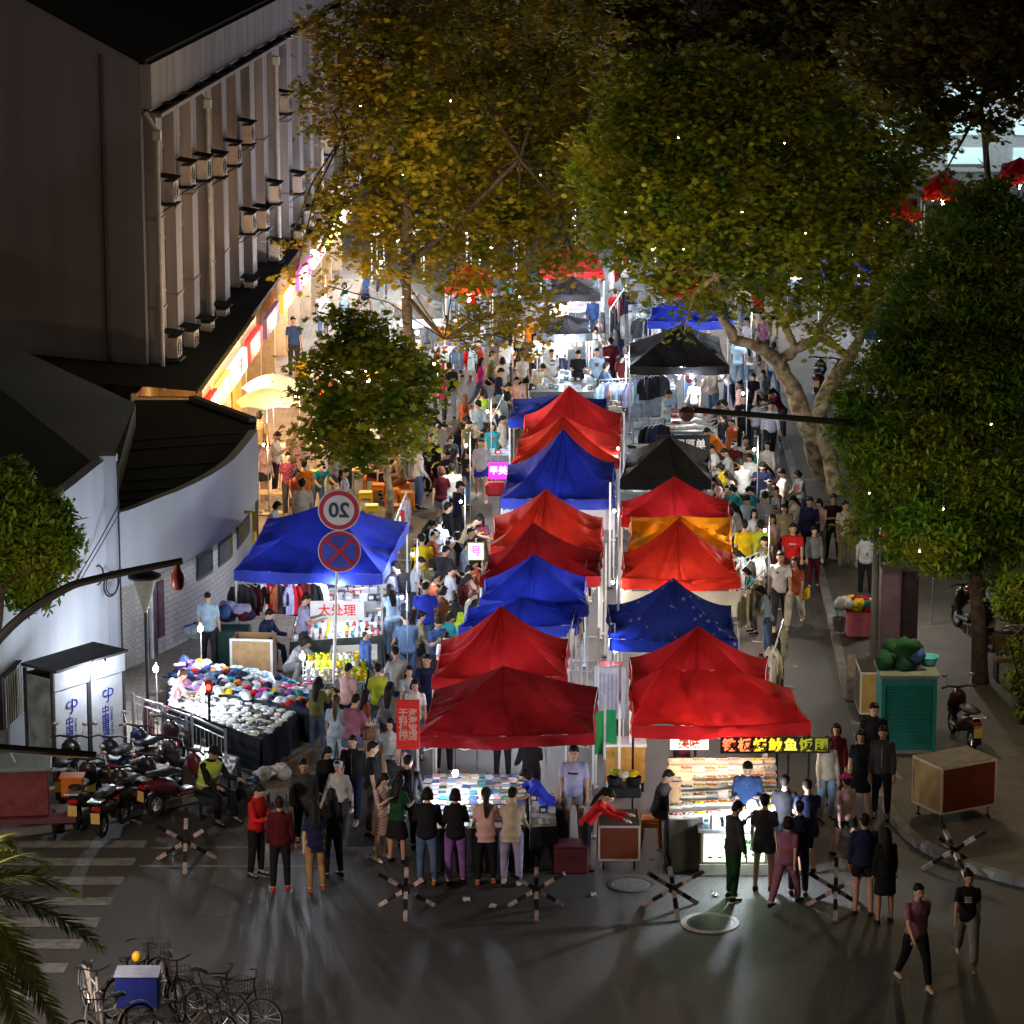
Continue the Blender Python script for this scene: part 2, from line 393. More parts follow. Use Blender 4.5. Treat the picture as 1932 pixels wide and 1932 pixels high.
def print_mesh(pose, fem, v):
    T = skel(pose, fem)['T']; b = MB(); w = .88 if fem else 1.; rx = .181*w if v < 3 else .192*w
    x0, x1, z0, z1 = ((-.06, .06, .26, .36), (-.08, .08, .31, .345), (.03, .08, .34, .38), (-.006, .006, .06, .46))[v]
    for zz, h in (((z0, z1-z0),) if v != 0 else ((z0, .03), (z0+.045, .025), (z0+.085, .02))):
        b.grid(lambda s, t: T((x0+(x1-x0)*s, -math.sqrt(max(0, 1-((x0+(x1-x0)*s)/rx)**2))*rx*.68-.004, zz+h*t)), 6, 4)
    return b.mesh('print', DARK, smooth='all')
def person(u, v, pose, face, top, bottom, hair, label, fem=0, h=1.0, shoes='black', group=None, z0=0., hm=0, base=None):
    """u,v: where the feet stand in the picture; face: degrees, 0 = towards the camera, 90 = to the right"""
    i = NP[0]; NP[0] += 1
    tk, tc = top.split(); bk, bc = (bottom.split()+[''])[:2]
    p = base if base is not None else G(u, v, z0)
    s = h*(1.0 if not fem else .945)*random.uniform(.99, 1.02)
    rz = math.radians(face)
    bm = cached(('b', pose, fem), body_mesh, pose, fem)
    loc = (p.x, p.y, z0)
    mir = -1 if (i*7) % 5 < 2 else 1
    o = link('person', bm, None, loc, rz, (s*mir*random.uniform(.94, 1.08), s, s), [SKIN[i % 3], EYEM, LIPM])
    tag(o, label, 'person', group)
    link({'tee': 'shirt', 'polo': 'shirt', 'long': 'sweater', 'dress': 'dress', 'blouse': 'blouse', 'sleeveless': 'tank_top'}.get(tk, tk), cached(('t', pose, fem, tk), top_mesh, pose, fem, tk), o, m=cm(tc))
    if bk != 'none': link({'wide': 'trousers', 'longskirt': 'skirt', 'pants': 'trousers'}.get(bk, bk), cached(('p', pose, fem, bk), bottom_mesh, pose, fem, bk), o, m=cm(bc))
    link('shoes', cached(('s', pose, fem), shoe_mesh, pose, fem), o, m=cloth(COLS[shoes]))
    if tk in ('tee', 'long', 'blouse') and i % 5 in (0, 2, 3):
        link('print', cached(('pr', pose, fem, i % 3), print_mesh, pose, fem, i % 3), o, m=mat(COLS[('white', 'charcoal', 'red', 'dblue', 'black', 'yellow', 'lgrey')[i % 7] if tc not in ('white', 'lgrey', 'sky') else ('charcoal', 'dblue', 'maroon', 'black')[i % 4]], rough=.7))
    if tk in ('jacket',) and i % 2: link('zip', cached(('zp', pose, fem), print_mesh, pose, fem, 3), o, m=STEEL)
    hk = hair.split('_')
    if hk[0] in ('cap', 'hat'):
        link('hair', cached(('h', pose, fem, 'short'), hair_mesh, pose, fem, 'short'), o, m=HAIRM[0])
        link(hk[0], cached(('h', pose, fem, hk[0]), hair_mesh, pose, fem, hk[0]), o, m=cloth(COLS[hk[1]]))
    else: link('hair', cached(('h', pose, fem, hk[0]), hair_mesh, pose, fem, hk[0]), o, m=HAIRM[int(hk[1]) if len(hk) > 1 else hm])
    return o, Matrix.Translation(loc)@Matrix.Rotation(rz, 4, 'Z')@Matrix.Diagonal((o.scale.x, s, s, 1))
def backpack(om, pose, fem, colr, label):
    T = skel(pose, fem)['T']; o, M = om; b = MB()
    c = T((0, .19, .32)); b.box(c, (.27, .15, .42), 0, Matrix.Rotation(skel(pose, fem)['lean'], 3, 'X'), bev=.05)
    b.box(c+Vector((0, .08, -.08)), (.2, .05, .18), 0, Matrix.Rotation(skel(pose, fem)['lean'], 3, 'X'), bev=.02)
    s = MB()
    for sd in (-1, 1): s.tube([T((sd*.1, .13, .48)), T((sd*.12, .0, .555)), T((sd*.12, -.13, .42)), T((sd*.14, -.08, .2)), T((sd*.12, .12, .14))], .016, 6)
    t = thing('backpack', label, 'backpack'); t.matrix_world = M
    ob('bag_body', b, cloth(COLS[colr]), t, smooth=True); ob('strap', s, cloth(COLS['charcoal']), t, smooth='all')
def handbag(om, pose, fem, colr, label, side=1, z=.95, y=0.):
    o, M = om; b = MB(); x = side*.27
    b.box((x, y, z-.12), (.10, .30, .24), bev=.03)
    s = MB().tube([(x, y-.1, z-.02), (x*.85, y-.08, z+.2), (side*.17, y, 1.43), (x*.85, y+.08, z+.2), (x, y+.1, z-.02)], .008, 5)
    t = thing('shoulder_bag', label, 'bag'); t.matrix_world = M
    ob('bag_body', b, cloth(COLS[colr]), t, smooth=True); ob('strap', s, cloth(COLS['charcoal']), t)

def carry(om, pose, fem, colr, label, hand=1):
    o, M = om; w = skel(pose, fem)['arms'][hand][2]; b = MB(); x, y, z = w.x, w.y, w.z-.09
    b.tube([(x, y, z-.02), (x, y, z-.10), (x, y, z-.26), (x, y, z-.36)], [.02, .09, .12, .09], 9, fl=.6)
    t = thing('carrier_bag', label, 'bag'); t.matrix_world = M
    ob('bag_body', b, mat(COLS[colr], rough=.45, var=.2, bump=.5, bscale=20), t, smooth='all'); ob('handle', MB().tube([(x-.02, y, z-.03), (x, y, z+.04), (x+.02, y, z-.03)], .006, 5), mat(COLS[colr], rough=.45), t)
# ---------------------------------------------------------------- stalls
TENTC = dict(dred=(.27, .008, .013), red=(.52, .018, .022), ored=(.62, .035, .02), blue=(.022, .04, .46), navy=(.014, .034, .32), black=(.02, .018, .022), yellow=(.78, .30, .01), pblue=(.06, .09, .62), white=(.7, .72, .75), grey=(.10, .10, .12))
def tentmat(c):
    if c == 'navy_print':
        if ('np',) in MC: return MC[('np',)]
        m = mat(TENTC['navy'], rough=.75, spec=.2, var=.2, scale=1.1, trans=.3, bump=.8, bscale=2.6, bdist=.09, key=('np',)); N = m.node_tree.nodes; L = m.node_tree.links
        tc = N.new('ShaderNodeTexCoord'); vo = N.new('ShaderNodeTexVoronoi'); vo.inputs['Scale'].default_value = 5.5; n2 = N.new('ShaderNodeTexNoise'); n2.inputs['Scale'].default_value = 1.1
        L.new(tc.outputs['Object'], vo.inputs['Vector']); L.new(tc.outputs['Object'], n2.inputs['Vector'])
        a = N.new('ShaderNodeMath'); a.operation = 'LESS_THAN'; a.inputs[1].default_value = .22; L.new(vo.outputs['Distance'], a.inputs[0])
        b = N.new('ShaderNodeMath'); b.operation = 'GREATER_THAN'; b.inputs[1].default_value = .49; L.new(n2.outputs['Fac'], b.inputs[0])
        c_ = N.new('ShaderNodeMath'); c_.operation = 'MULTIPLY'; L.new(a.outputs[0], c_.inputs[0]); L.new(b.outputs[0], c_.inputs[1])
        mx = N.new('ShaderNodeMix'); mx.data_type = 'RGBA'; mx.inputs[6].default_value = (*TENTC['navy'], 1); mx.inputs[7].default_value = (.35, .30, .45, 1); L.new(c_.outputs[0], mx.inputs[0])
        L.new(mx.outputs[2], N['Principled BSDF'].inputs['Base Color']); return m
    tr = {'black': .10, 'grey': .12, 'dred': .24, 'navy': .3}.get(c, .33)
    return mat(TENTC[c], rough=.75, spec=.2, var=.28, scale=1.1, trans=tr, bump=.8, bscale=2.6, bdist=.09, key=('tent', c), col2=(.16, .17, .30) if c == 'print' else None)
def bil(c, s, t): return c[0].lerp(c[1], s).lerp(c[3].lerp(c[2], s), t)   # c: FL FR BR BL
def tent(label, col, FL, FR, BR, BL, apex, eave=2.0, ridge=0., val=.24, folds=1., seed=0, conc=1.4, light=None, panels=None, group=None, legcol=None, rise=None):
    cs = [G(*FL, eave), G(*FR, eave), G(*BR, eave), G(*BL, eave)]
    ctr = sum(cs, Vector())/4; Ym = ctr.y
    A = W(apex[0], apex[1], Ym) if rise is None else Vector((ctr.x, ctr.y, eave+rise))
    A.z = max(A.z, eave+.35)
    root = thing('market_tent', label, 'tent', (ctr.x, ctr.y, 0), 0, group)
    o = Vector((ctr.x, ctr.y, 0)); cl = [c-o for c in cs]; a = A-o; rnd = random.Random(seed+11)
    hx = ridge/2
    can = MB(); H = a.z-eave
    for i in range(4):
        p, q = cl[i], cl[(i+1) % 4]
        if ridge > 0:
            a0 = Vector((a.x-hx, a.y, a.z)); a1 = Vector((a.x+hx, a.y, a.z))
            ends = ((a0, a1), (a1, a1), (a1, a0), (a0, a0))[i]
        else: ends = (a, a)
        ph = rnd.uniform(0, 6); n1 = rnd.uniform(2.2, 4.2)
        nrm = Vector(((q-p).y, -(q-p).x, 0)).normalized()
        def fn(t, s, p=p, q=q, ends=ends, ph=ph, n1=n1, nrm=nrm):
            e = p.lerp(q, t); top = ends[0].lerp(ends[1], t); b = math.sin(math.pi*t)
            r = e.lerp(top, s); z = eave+H*(s**conc*(.8)+.2*s)
            z -= .20*b*math.sin(math.pi*min(1, s*1.0))*(.6+.4*H)
            z -= .05*b*(1-s)
            fl_ = abs(math.sin(t*n1*3.1+ph+s*1.2)); w = -folds*(0.12*(1-fl_)**3+.05*(1-abs(math.sin(t*n1*7+ph*2-s*3)))**3)*b*(1-s*.5)
            nz = (noise.noise(Vector((r.x*1.3+seed*7, r.y*1.3, s*2)))*.17+noise.noise(Vector((r.x*3.1+seed*3, r.y*2.6, s*3)))*.07)*folds*b*math.sin(math.pi*min(1, s+.12))
            off = -.05*b*(1-s)
            return Vector((r.x, r.y, z+w+nz))+nrm*(off)
        can.grid(fn, 40, 24)
    ob('canopy', can, tentmat(col), root, smooth='all')
    if val > 0:
        va = MB()
        for i in range(4):
            p, q = cl[i], cl[(i+1) % 4]; nrm = Vector(((q-p).y, -(q-p).x, 0)).normalized(); ph = rnd.uniform(0, 6)
            def fv(t, s, p=p, q=q, nrm=nrm, ph=ph):
                b = math.sin(math.pi*t); e = p.lerp(q, t)
                return Vector((e.x, e.y, eave-.05*b-val*s-.03*s*b*math.sin(t*9+ph)))+nrm*(-.05*b+.012+s*(.03*math.sin(t*22+ph)+.02)*min(1, b*3))
            va.grid(fv, 40, 3)
        ob('valance', va, tentmat(col if not col == 'blue' else 'pblue'), root, smooth='all')
    lm = legcol or WHITEMETAL
    for p in cl:
        l = MB(); x, y = p.x*.985, p.y*.985
        l.box((x, y, eave/2+.3), (.042, .042, eave-.65)); l.box((x, y, .45), (.032, .032, .8)); l.box((x, y, .03), (.1, .1, .03)); l.box((x, y, .87), (.055, .055, .07))
        ob('leg', l, lm, root)
    fr = MB()
    for i in range(4):
        p, q = cl[i]*.92, cl[(i+1) % 4]*.92
        p = Vector((p.x, p.y, 0)); q = Vector((q.x, q.y, 0)); n = 4
        for k in range(n):
            u0, u1 = p.lerp(q, k/n), p.lerp(q, (k+1)/n); m = p.lerp(q, (k+.5)/n)
            fr.tube([(u0.x, u0.y, eave-.1), (u1.x, u1.y, eave-.32)], .011, 5); fr.tube([(u0.x, u0.y, eave-.32), (u1.x, u1.y, eave-.1)], .011, 5)
        m = p.lerp(q, .5); fr.tube([(m.x, m.y, eave-.2), (a.x, a.y, min(a.z-.2, eave+.05))], .011, 5)
    fr.tube([(a.x, a.y, eave-.2), (a.x, a.y, a.z-.03)], .016, 6)
    ob('frame', fr, WHITEMETAL, root)
    if light:
        TENTW[0] = .38
        for li in light:
            lx, ly, lz, w, c = li[:5]
            pos = bil(cs, lx, ly); pos.z = lz
            bulb(pos, w, c, ' '.join(('lit bulb under the '+label.split(',')[0]).split()[:15]), hang=max(.1, eave-.25-lz), r=.055, group='bulbs hanging under the canopies')
        TENTW[0] = 1.1
    return cs
# ---------------------------------------------------------------- tables and goods
def table(name, label, cs, h, top=(.6, .6, .6), skirt=None, cat='table', th=.04, legs=True):
    """cs: four world corners (front left, front right, back right, back left), z ignored"""
    c0 = sum((Vector(c) for c in cs), Vector())/4; o = Vector((c0.x, c0.y, 0)); P = [Vector((c.x, c.y, 0))-o for c in cs]
    t = thing(name, label, cat, (o.x, o.y, 0))
    ob('tabletop', MB().prism([(p.x, p.y) for p in P], h-th, h), paint(top), t)
    if skirt:
        s = MB()
        for i in range(4):
            p, q = P[i], P[(i+1) % 4]; L = (q-p).length; nr = Vector(((q-p).y, -(q-p).x, 0)).normalized()
            def f(a, b, p=p, q=q, nr=nr, L=L):
                e = p.lerp(q, a); return Vector((e.x, e.y, (h-.012)*(1-b)+.03))+nr*(.012+.035*b*(1+math.sin(a*L*11)))
            s.grid(f, max(8, int(L*16)), 5)
        ob('tablecloth', s, cloth(skirt), t, smooth='all')
    elif legs:
        for p in P:
            q = p*.93; ob('leg', MB().box((q.x, q.y, (h-th)/2), (.035, .035, h-th)), STEEL, t)
    return cs
GOODS = {}
def good_mesh(kind):
    b = MB()
    if kind == 'cap':
        b.ell((0, 0, 0), (.10, .115, .10), 12, 8, zmin=0); b.ell((0, -.12, .012), (.085, .10, .012), 12, 5); b.ell((0, 0, .1), (.012, .012, .008), 6, 4)
    elif kind == 'wallet':
        b.box((0, 0, .012), (.10, .17, .022), bev=.008); b.box((0, .01, .026), (.08, .12, .008), bev=.003); b.tube([(.04, -.07, .03), (.05, -.02, .035), (.04, .04, .03)], .004, 5)
    elif kind == 'shoe':
        b.tube([(0, .12, .035), (0, .06, .05), (0, -.02, .045), (0, -.11, .03), (0, -.14, .02)], [.03, .045, .042, .036, .02], 10, fl=.8); b.box((0, -.005, .01), (.08, .27, .02), bev=.008); b.tube([(0, .09, .05), (0, .09, .1)], [.04, .038], 8)
    elif kind == 'plush':
        b.ell((0, 0, .08), (.09, .08, .08), 10, 7); b.ell((0, -.02, .2), (.07, .065, .065), 10, 7)
        for s in (-1, 1): b.ell((s*.05, -.02, .27), (.025, .015, .03), 7, 5); b.ell((s*.09, -.04, .09), (.03, .05, .03), 7, 5); b.ell((s*.05, -.1, .03), (.03, .05, .03), 7, 5)
    elif kind == 'tray':
        b.prism([(-.12, -.09), (.12, -.09), (.12, .09), (-.12, .09)], 0, .02); b.box((0, -.085, .035), (.24, .012, .04)); b.box((0, .085, .035), (.24, .012, .04)); b.box((.118, 0, .035), (.012, .16, .04)); b.box((-.118, 0, .035), (.012, .16, .04))
        b.m = 1; r = random.Random(3)
        for k in range(12): b.ell((r.uniform(-.09, .09), r.uniform(-.06, .06), .05), (.03, .026, .024), 7, 5)
    elif kind == 'carton':
        b.box((0, 0, .07), (.17, .13, .14), bev=.004); b.box((0, 0, .142), (.17, .02, .003)); b.m = 1; b.box((0, -.067, .075), (.11, .004, .08))
    elif kind == 'book':
        b.box((0, 0, .015), (.15, .20, .026)); b.m = 1; b.box((0, 0, .030), (.153, .205, .004)); b.box((-.078, 0, .015), (.004, .205, .03))
    elif kind == 'shirt':
        b.grid(lambda s, t: Vector(((s-.5)*.30, (t-.5)*.36, .02+.03*math.sin(s*5+t*3)*math.sin(t*6)+.01)), 10, 12); b.box((0, 0, .012), (.28, .34, .02), bev=.008); b.tube([(-.05, .15, .03), (0, .11, .045), (.05, .15, .03)], .014, 6)
    elif kind == 'garment':
        def f(s, t):
            y = -t; w = .22+.03*t if t > .12 else .10+.12*t/.12
            return Vector(((s-.5)*2*w, -.035*math.sin(math.pi*s)-.02*math.sin(s*17+t*3), y*.68))
        def g(s, t):
            y = -t; w = .22+.03*t if t > .12 else .10+.12*t/.12
            return Vector(((s-.5)*2*w, .035*math.sin(math.pi*s)+.015*math.sin(s*13), y*.68))
        b.grid(f, 14, 10); b.grid(g, 14, 10)
        for sd in (-1, 1): b.tube([(sd*.19, 0, -.07), (sd*.27, 0, -.26), (sd*.285, -.01, -.48)], [.055, .05, .04], 8, fl=.6)
        b.m = 1; b.tube([(-.19, 0, -.04), (0, 0, .05), (.19, 0, -.04)], .007, 5); b.tube([(0, 0, .05), (0, 0, .1), (.02, 0, .125)], .005, 5)
    elif kind == 'purse':
        b.box((0, 0, -.28), (.24, .09, .2), bev=.03); b.tube([(-.08, 0, -.19), (-.06, 0, -.05), (0, 0, 0), (.06, 0, -.05), (.08, 0, -.19)], .009, 6)
    elif kind == 'bottle':
        b.lathe([(0, 0), (.032, 0), (.034, .01), (.034, .13), (.014, .17), (.014, .2), (0, .2)], 10)
    elif kind == 'hanging_bag': b.box((0, 0, -.15), (.2, .06, .26), bev=.03)
    mats = {'tray': 2, 'carton': 2, 'book': 2, 'garment': 2}.get(kind, 1)
    return b.mesh(kind, [DARK]*mats, smooth='all' if kind in ('cap', 'plush', 'shoe', 'shirt', 'garment') else True)
GN = dict(cap='baseball_cap', wallet='wallet', shoe='shoe', plush='plush_toy', tray='food_tray', carton='carton', book='notebook', shirt='folded_shirt', garment='hanging_garment', purse='hanging_bag', bottle='bottle')
GCAT = dict(cap='cap', wallet='wallet', shoe='shoe', plush='soft toy', tray='food tray', carton='box', book='book', shirt='shirt', garment='clothing', purse='bag', bottle='bottle')
def good(kind, loc, rz, col, label, group, sc_=1., second=None, tilt=0.):
    me = cached(('g', kind), good_mesh, kind); ms = [cm(col) if kind in ('cap', 'shirt', 'garment', 'plush') else paint(COLS[col])]
    if len(me.materials) > 1: ms.append(second or paint(COLS['white']))
    o = link(GN[kind], me, None, loc, rz, sc_, ms); o.rotation_euler.x = tilt
    tag(o, label, GCAT[kind], group); return o
def spread(kind, cs, h, nx, ny, cols, desc, where, jit=.3, rz=0, sc_=1., skip=.06, seconds=None, rzj=.25):
    """goods laid out on a table: each one is an object"""
    rnd = random.Random(nx*100+ny+len(where))
    for j in range(ny):
        for i in range(nx):
            if rnd.random() < skip: continue
            c = rnd.choice(cols); p = bil(cs, (i+.5+rnd.uniform(-jit, jit)*.6)/nx, (j+.5+rnd.uniform(-jit, jit)*.6)/ny)
            s2 = paint(COLS[rnd.choice(seconds)]) if seconds else None
            good(kind, (p.x, p.y, h+.002), rz+rnd.uniform(-rzj, rzj), c, f'{CN.get(c, c)} {desc} {where}', f'{desc} {where}', sc_*rnd.uniform(.92, 1.08), s2)
CN = dict(lgrey='light grey', lpink='pale pink', dblue='dark blue', sky='sky blue', denim='denim blue', ldenim='pale denim', lav='lavender', check='checked', plaid='plaid', charcoal='charcoal grey')
def rail(label, p0, p1, h, cols, where, kind='garment', n=8, double=False):
    """a clothes rail with garments hanging on it"""
    d = (p1-p0); ang = math.atan2(d.y, d.x); L = d.length; m = (p0+p1)/2
    t = thing('clothes_rail', label, 'clothes rail', (m.x, m.y, 0), ang)
    ob('crossbar', MB().tube([(-L/2, 0, h), (L/2, 0, h)], .014, 7), STEEL, t)
    for s in (-1, 1):
        ob('upright', MB().tube([(s*L/2, 0, h), (s*L/2, 0, .06)], .014, 7).tube([(s*L/2, -.25, .04), (s*L/2, .25, .04)], .014, 6), STEEL, t)
    for i in range(n):
        p = p0.lerp(p1, (i+.5)/n); c = cols[i % len(cols)]
        nm = 'garment' if kind == 'garment' else 'bag'
        good(kind, (p.x, p.y, h-.13 if kind == 'garment' else h-.01), ang+random.uniform(-.5, .5) if kind == 'garment' else ang, c, f'{CN.get(c, c)} {nm} hanging {where}', f'{nm}s hanging {where}', random.uniform(.9, 1.1), WHITEMETAL)
# ---------------------------------------------------------------- vehicles
def wheel(parent, loc, R, w, spokes=True, n=16, spk=9):
    wroot = ob('wheel', MB().torus((0, 0, 0), R-w*.5, w*.5, 'X', 30, 8), RUBBER, parent, loc, smooth='all')
    r = MB().torus((0, 0, 0), R-w*1.05, w*.22, 'X', 26, 5); r.tube([(-w*.7, 0, 0), (w*.7, 0, 0)], R*.14, 10)
    for k in range(spk):
        a = 2*math.pi*k/spk; r.tube([(0, 0, 0), (0, math.cos(a)*(R-w), math.sin(a)*(R-w))], max(.004, w*.08) if spk > 8 else w*.25, 4)
    ob('rim', r, STEEL, wroot, smooth=True); return wroot
def make_scooter(label, col, plate=True, box=None):
    t = thing('motor_scooter', label, 'scooter', (0, 0, 0)); P = paint(col, .3)
    wheel(t, (0, -.62, .24), .24, .10, spk=5); wheel(t, (0, .62, .24), .24, .11, spk=5)
    b = MB()
    b.tube([(0, -.62, .50), (0, -.5, .52), (0, -.42, .66), (0, -.38, .88), (0, -.36, .98)], [.08, .13, .2, .17, .08], 12, fl=.55)
    b.box((0, -.08, .32), (.34, .52, .10), bev=.04); b.tube([(0, .1, .36), (0, .3, .52), (0, .62, .62), (0, .92, .66)], [.14, .19, .17, .06], 12, fl=.8)
    b.tube([(0, -.86, .40), (0, -.74, .50), (0, -.6, .52), (0, -.46, .46)], [.05, .08, .085, .05], 10, fl=.7)
    ob('body', b, P, t, smooth='all')
    ob('seat', MB().tube([(0, .0, .74), (0, .2, .80), (0, .5, .80), (0, .74, .84), (0, .84, .84)], [.09, .15, .16, .13, .05], 12, fl=.42), mat((.02, .02, .022), rough=.5), t, smooth='all')
    h = MB().tube([(-.36, -.28, 1.04), (-.2, -.34, 1.06), (0, -.38, 1.02), (.2, -.34, 1.06), (.36, -.28, 1.04)], [.02, .018, .03, .018, .02], 8)
    h.tube([(0, -.38, 1.0), (0, -.5, .6), (0, -.6, .28)], .028, 8)
    hb = ob('handlebar', h, BLACK, t, smooth=True)
    for s in (-1, 1):
        ob('mirror', MB().tube([(s*.22, -.34, 1.06), (s*.27, -.36, 1.24)], .007, 5).ell((s*.28, -.37, 1.28), (.06, .012, .04), 10, 5), STEEL, t, smooth=True)
    ob('headlight', MB().ell((0, -.47, .86), (.09, .05, .07), 10, 6), mat((.6, .6, .62), rough=.15), t, smooth='all')
    ob('tail_light', MB().box((0, .95, .64), (.18, .05, .07), bev=.015), mat((.45, .01, .01), rough=.2), t)
    ob('rack', MB().tube([(-.12, .8, .78), (-.12, 1.05, .8), (.12, 1.05, .8), (.12, .8, .78)], .012, 6).box((0, .92, .80), (.24, .2, .015)), STEEL, t)
    if plate: ob('number_plate', MB().box((0, 1.0, .48), (.17, .012, .2), bev=.004), mat((.62, .42, .12), rough=.5), t)
    ob('fender', MB().box((0, .96, .40), (.16, .03, .36), bev=.012), BLACK, t)
    ob('kickstand', MB().tube([(.1, .1, .28), (.18, .2, .0)], .012, 5), STEEL, t)
    if box: ob('top_box', MB().box((0, .93, 1.0), (.42, .38, .36), bev=.03), paint(box), t)
    return t
def make_bicycle(label, col, basket=True, group=None):
    t = thing('bicycle', label, 'bicycle', (0, 0, 0)); P = paint(col, .35)
    wheel(t, (0, -.52, .33), .33, .04, spk=14); wheel(t, (0, .52, .33), .33, .04, spk=14)
    f = MB()
    f.tube([(0, -.38, .78), (0, 0, .30)], .018, 7); f.tube([(0, -.34, .70), (0, .14, .66)], .016, 7); f.tube([(0, 0, .30), (0, .18, .80)], .016, 7)
    for s in (-.05, .05):
        f.tube([(s, .0, .30), (s, .52, .33)], .01, 6); f.tube([(s, .15, .68), (s, .52, .33)], .009, 6); f.tube([(s, -.40, .62), (s, -.52, .33)], .011, 6)
    f.tube([(0, -.40, .62), (0, -.36, .86)], .017, 7); f.tube([(-.05, -.4, .62), (.05, -.4, .62)], .012, 6)
    ob('frame', f, P, t, smooth=True)
    ob('handlebar', MB().tube([(-.28, -.18, .98), (-.24, -.3, 1.0), (-.05, -.38, .96), (.05, -.38, .96), (.24, -.3, 1.0), (.28, -.18, .98)], .013, 7).tube([(0, -.37, .86), (0, -.38, .97)], .014, 6), BLACK, t, smooth=True)
    ob('saddle', MB().tube([(0, .02, .87), (0, .12, .88), (0, .26, .88), (0, .32, .88)], [.03, .05, .1, .06], 10, fl=.35).tube([(0, .18, .78), (0, .19, .87)], .014, 6), BLACK, t, smooth='all')
    p = MB().torus((.03, 0, .30), .085, .008, 'X', 18, 4)
    p.tube([(.05, 0, .30), (.05, -.1, .16)], .01, 5).box((.1, -.1, .155), (.09, .07, .02)).tube([(-.05, 0, .30), (-.05, .1, .44)], .01, 5).box((-.1, .1, .445), (.09, .07, .02))
    ob('crank', p, STEEL, t)
    m = MB(); 
    for k in range(15):
        a0 = math.radians(-10+k*13); a1 = math.radians(-10+(k+1)*13)
        m.box((0, .52+math.cos((a0+a1)/2)*.37, .33+math.sin((a0+a1)/2)*.37), (.05, .09, .006), 0, Matrix.Rotation((a0+a1)/2-math.pi/2, 3, 'X'))
    ob('mudguard', m, P, t)
    if basket:
        b = MB()
        for z in (.66, .74, .82, .90): b.tube([(-.17, -.75, z), (.17, -.75, z), (.17, -.48, z), (-.17, -.48, z), (-.17, -.75, z)], .005, 4)
        for x, y in [(-.17+.068*i, -.75) for i in range(6)]+[(-.17+.068*i, -.48) for i in range(6)]+[(s*.17, -.75+.054*i) for s in (-1, 1) for i in range(6)]: b.tube([(x, y, .66), (x, y, .90)], .004, 4)
        for i in range(6): b.tube([(-.17+.068*i, -.75, .66), (-.17+.068*i, -.48, .66)], .004, 4)
        ob('basket', b, DARK, t)
    return t
# ---------------------------------------------------------------- foliage
def leafmat(c1, c2, tr=.35):
    k = ('leaf', c1, c2)
    if k in MC: return MC[k]
    m = mat(c1, rough=.55, spec=.25, var=.1, col2=c2, scale=1.1, trans=tr, key=k); return m
def crown(blobs, n, size, seed=0, droop=.0, star=True, jit=.26, per=26):
    """a mesh of n separate leaves scattered through the given ellipsoids"""
    R = np.random.RandomState(seed)
    vol = np.array([b[1][0]*b[1][1]*b[1][2] for b in blobs])**.85; cnt = np.maximum(1, (n*vol/vol.sum()).astype(int))
    P = []
    for (c, r), k in zip(blobs, cnt):
        # clusters of leaves on twigs inside the blob
        nc = max(3, k//per); d = R.normal(size=(nc, 3)); d /= np.linalg.norm(d, axis=1)[:, None]
        rad = R.uniform(.25, 1., nc)**.45; cc = np.array(c)+d*rad[:, None]*np.array(r)
        idx = R.randint(0, nc, k); P.append(cc[idx]+R.normal(size=(k, 3))*np.array([jit, jit, jit*.65]))
    P = np.concatenate(P); N = len(P)
    if star: T = np.array([(0, -1, 0), (.35, -.55, .05), (.95, -.45, .12), (.55, .0, .05), (.85, .6, .15), (.3, .45, .05), (0, 1.05, .1), (-.3, .45, .05), (-.85, .6, .15), (-.55, 0, .05), (-.95, -.45, .12), (-.35, -.55, .05)])
    else: T = np.array([(0, -1, 0), (.38, 0, .1), (0, 1, 0), (-.38, 0, .1)])
    K = len(T); a = R.uniform(0, 2*np.pi, N); el = R.normal(0, .55, N)+droop; ro = R.uniform(-.6, .6, N); s = size*R.uniform(.6, 1.25, N)
    ca, sa, ce, se, cr, sr = np.cos(a), np.sin(a), np.cos(el), np.sin(el), np.cos(ro), np.sin(ro)
    V = T[None, :, :]*s[:, None, None]
    x, y, z = V[..., 0], V[..., 1], V[..., 2]
    x2 = x*cr[:, None]+z*sr[:, None]; z2 = -x*sr[:, None]+z*cr[:, None]
    y3 = y*ce[:, None]+z2*se[:, None]; z3 = -y*se[:, None]+z2*ce[:, None]
    X = x2*ca[:, None]-y3*sa[:, None]+P[:, None, 0]; Yy = x2*sa[:, None]+y3*ca[:, None]+P[:, None, 1]; Z = z3+P[:, None, 2]
    co = np.stack([X, Yy, Z], -1).reshape(-1)
    me = bpy.data.meshes.new('crown'); me.vertices.add(N*K); me.loops.add(N*K); me.polygons.add(N)
    me.vertices.foreach_set('co', co); me.loops.foreach_set('vertex_index', np.arange(N*K, dtype=np.int32))
    me.polygons.foreach_set('loop_start', np.arange(0, N*K, K, dtype=np.int32)); me.polygons.foreach_set('loop_total', np.full(N, K, dtype=np.int32))
    me.update(calc_edges=True); return me
BARK = mat((.20, .14, .085), rough=.85, var=.3, scale=5, col2=(.46, .40, .28), bump=.6, bscale=12, key='bark')
BARKD = mat((.06, .045, .035), rough=.9, var=.4, scale=7, bump=.6, bscale=14, key='barkd')
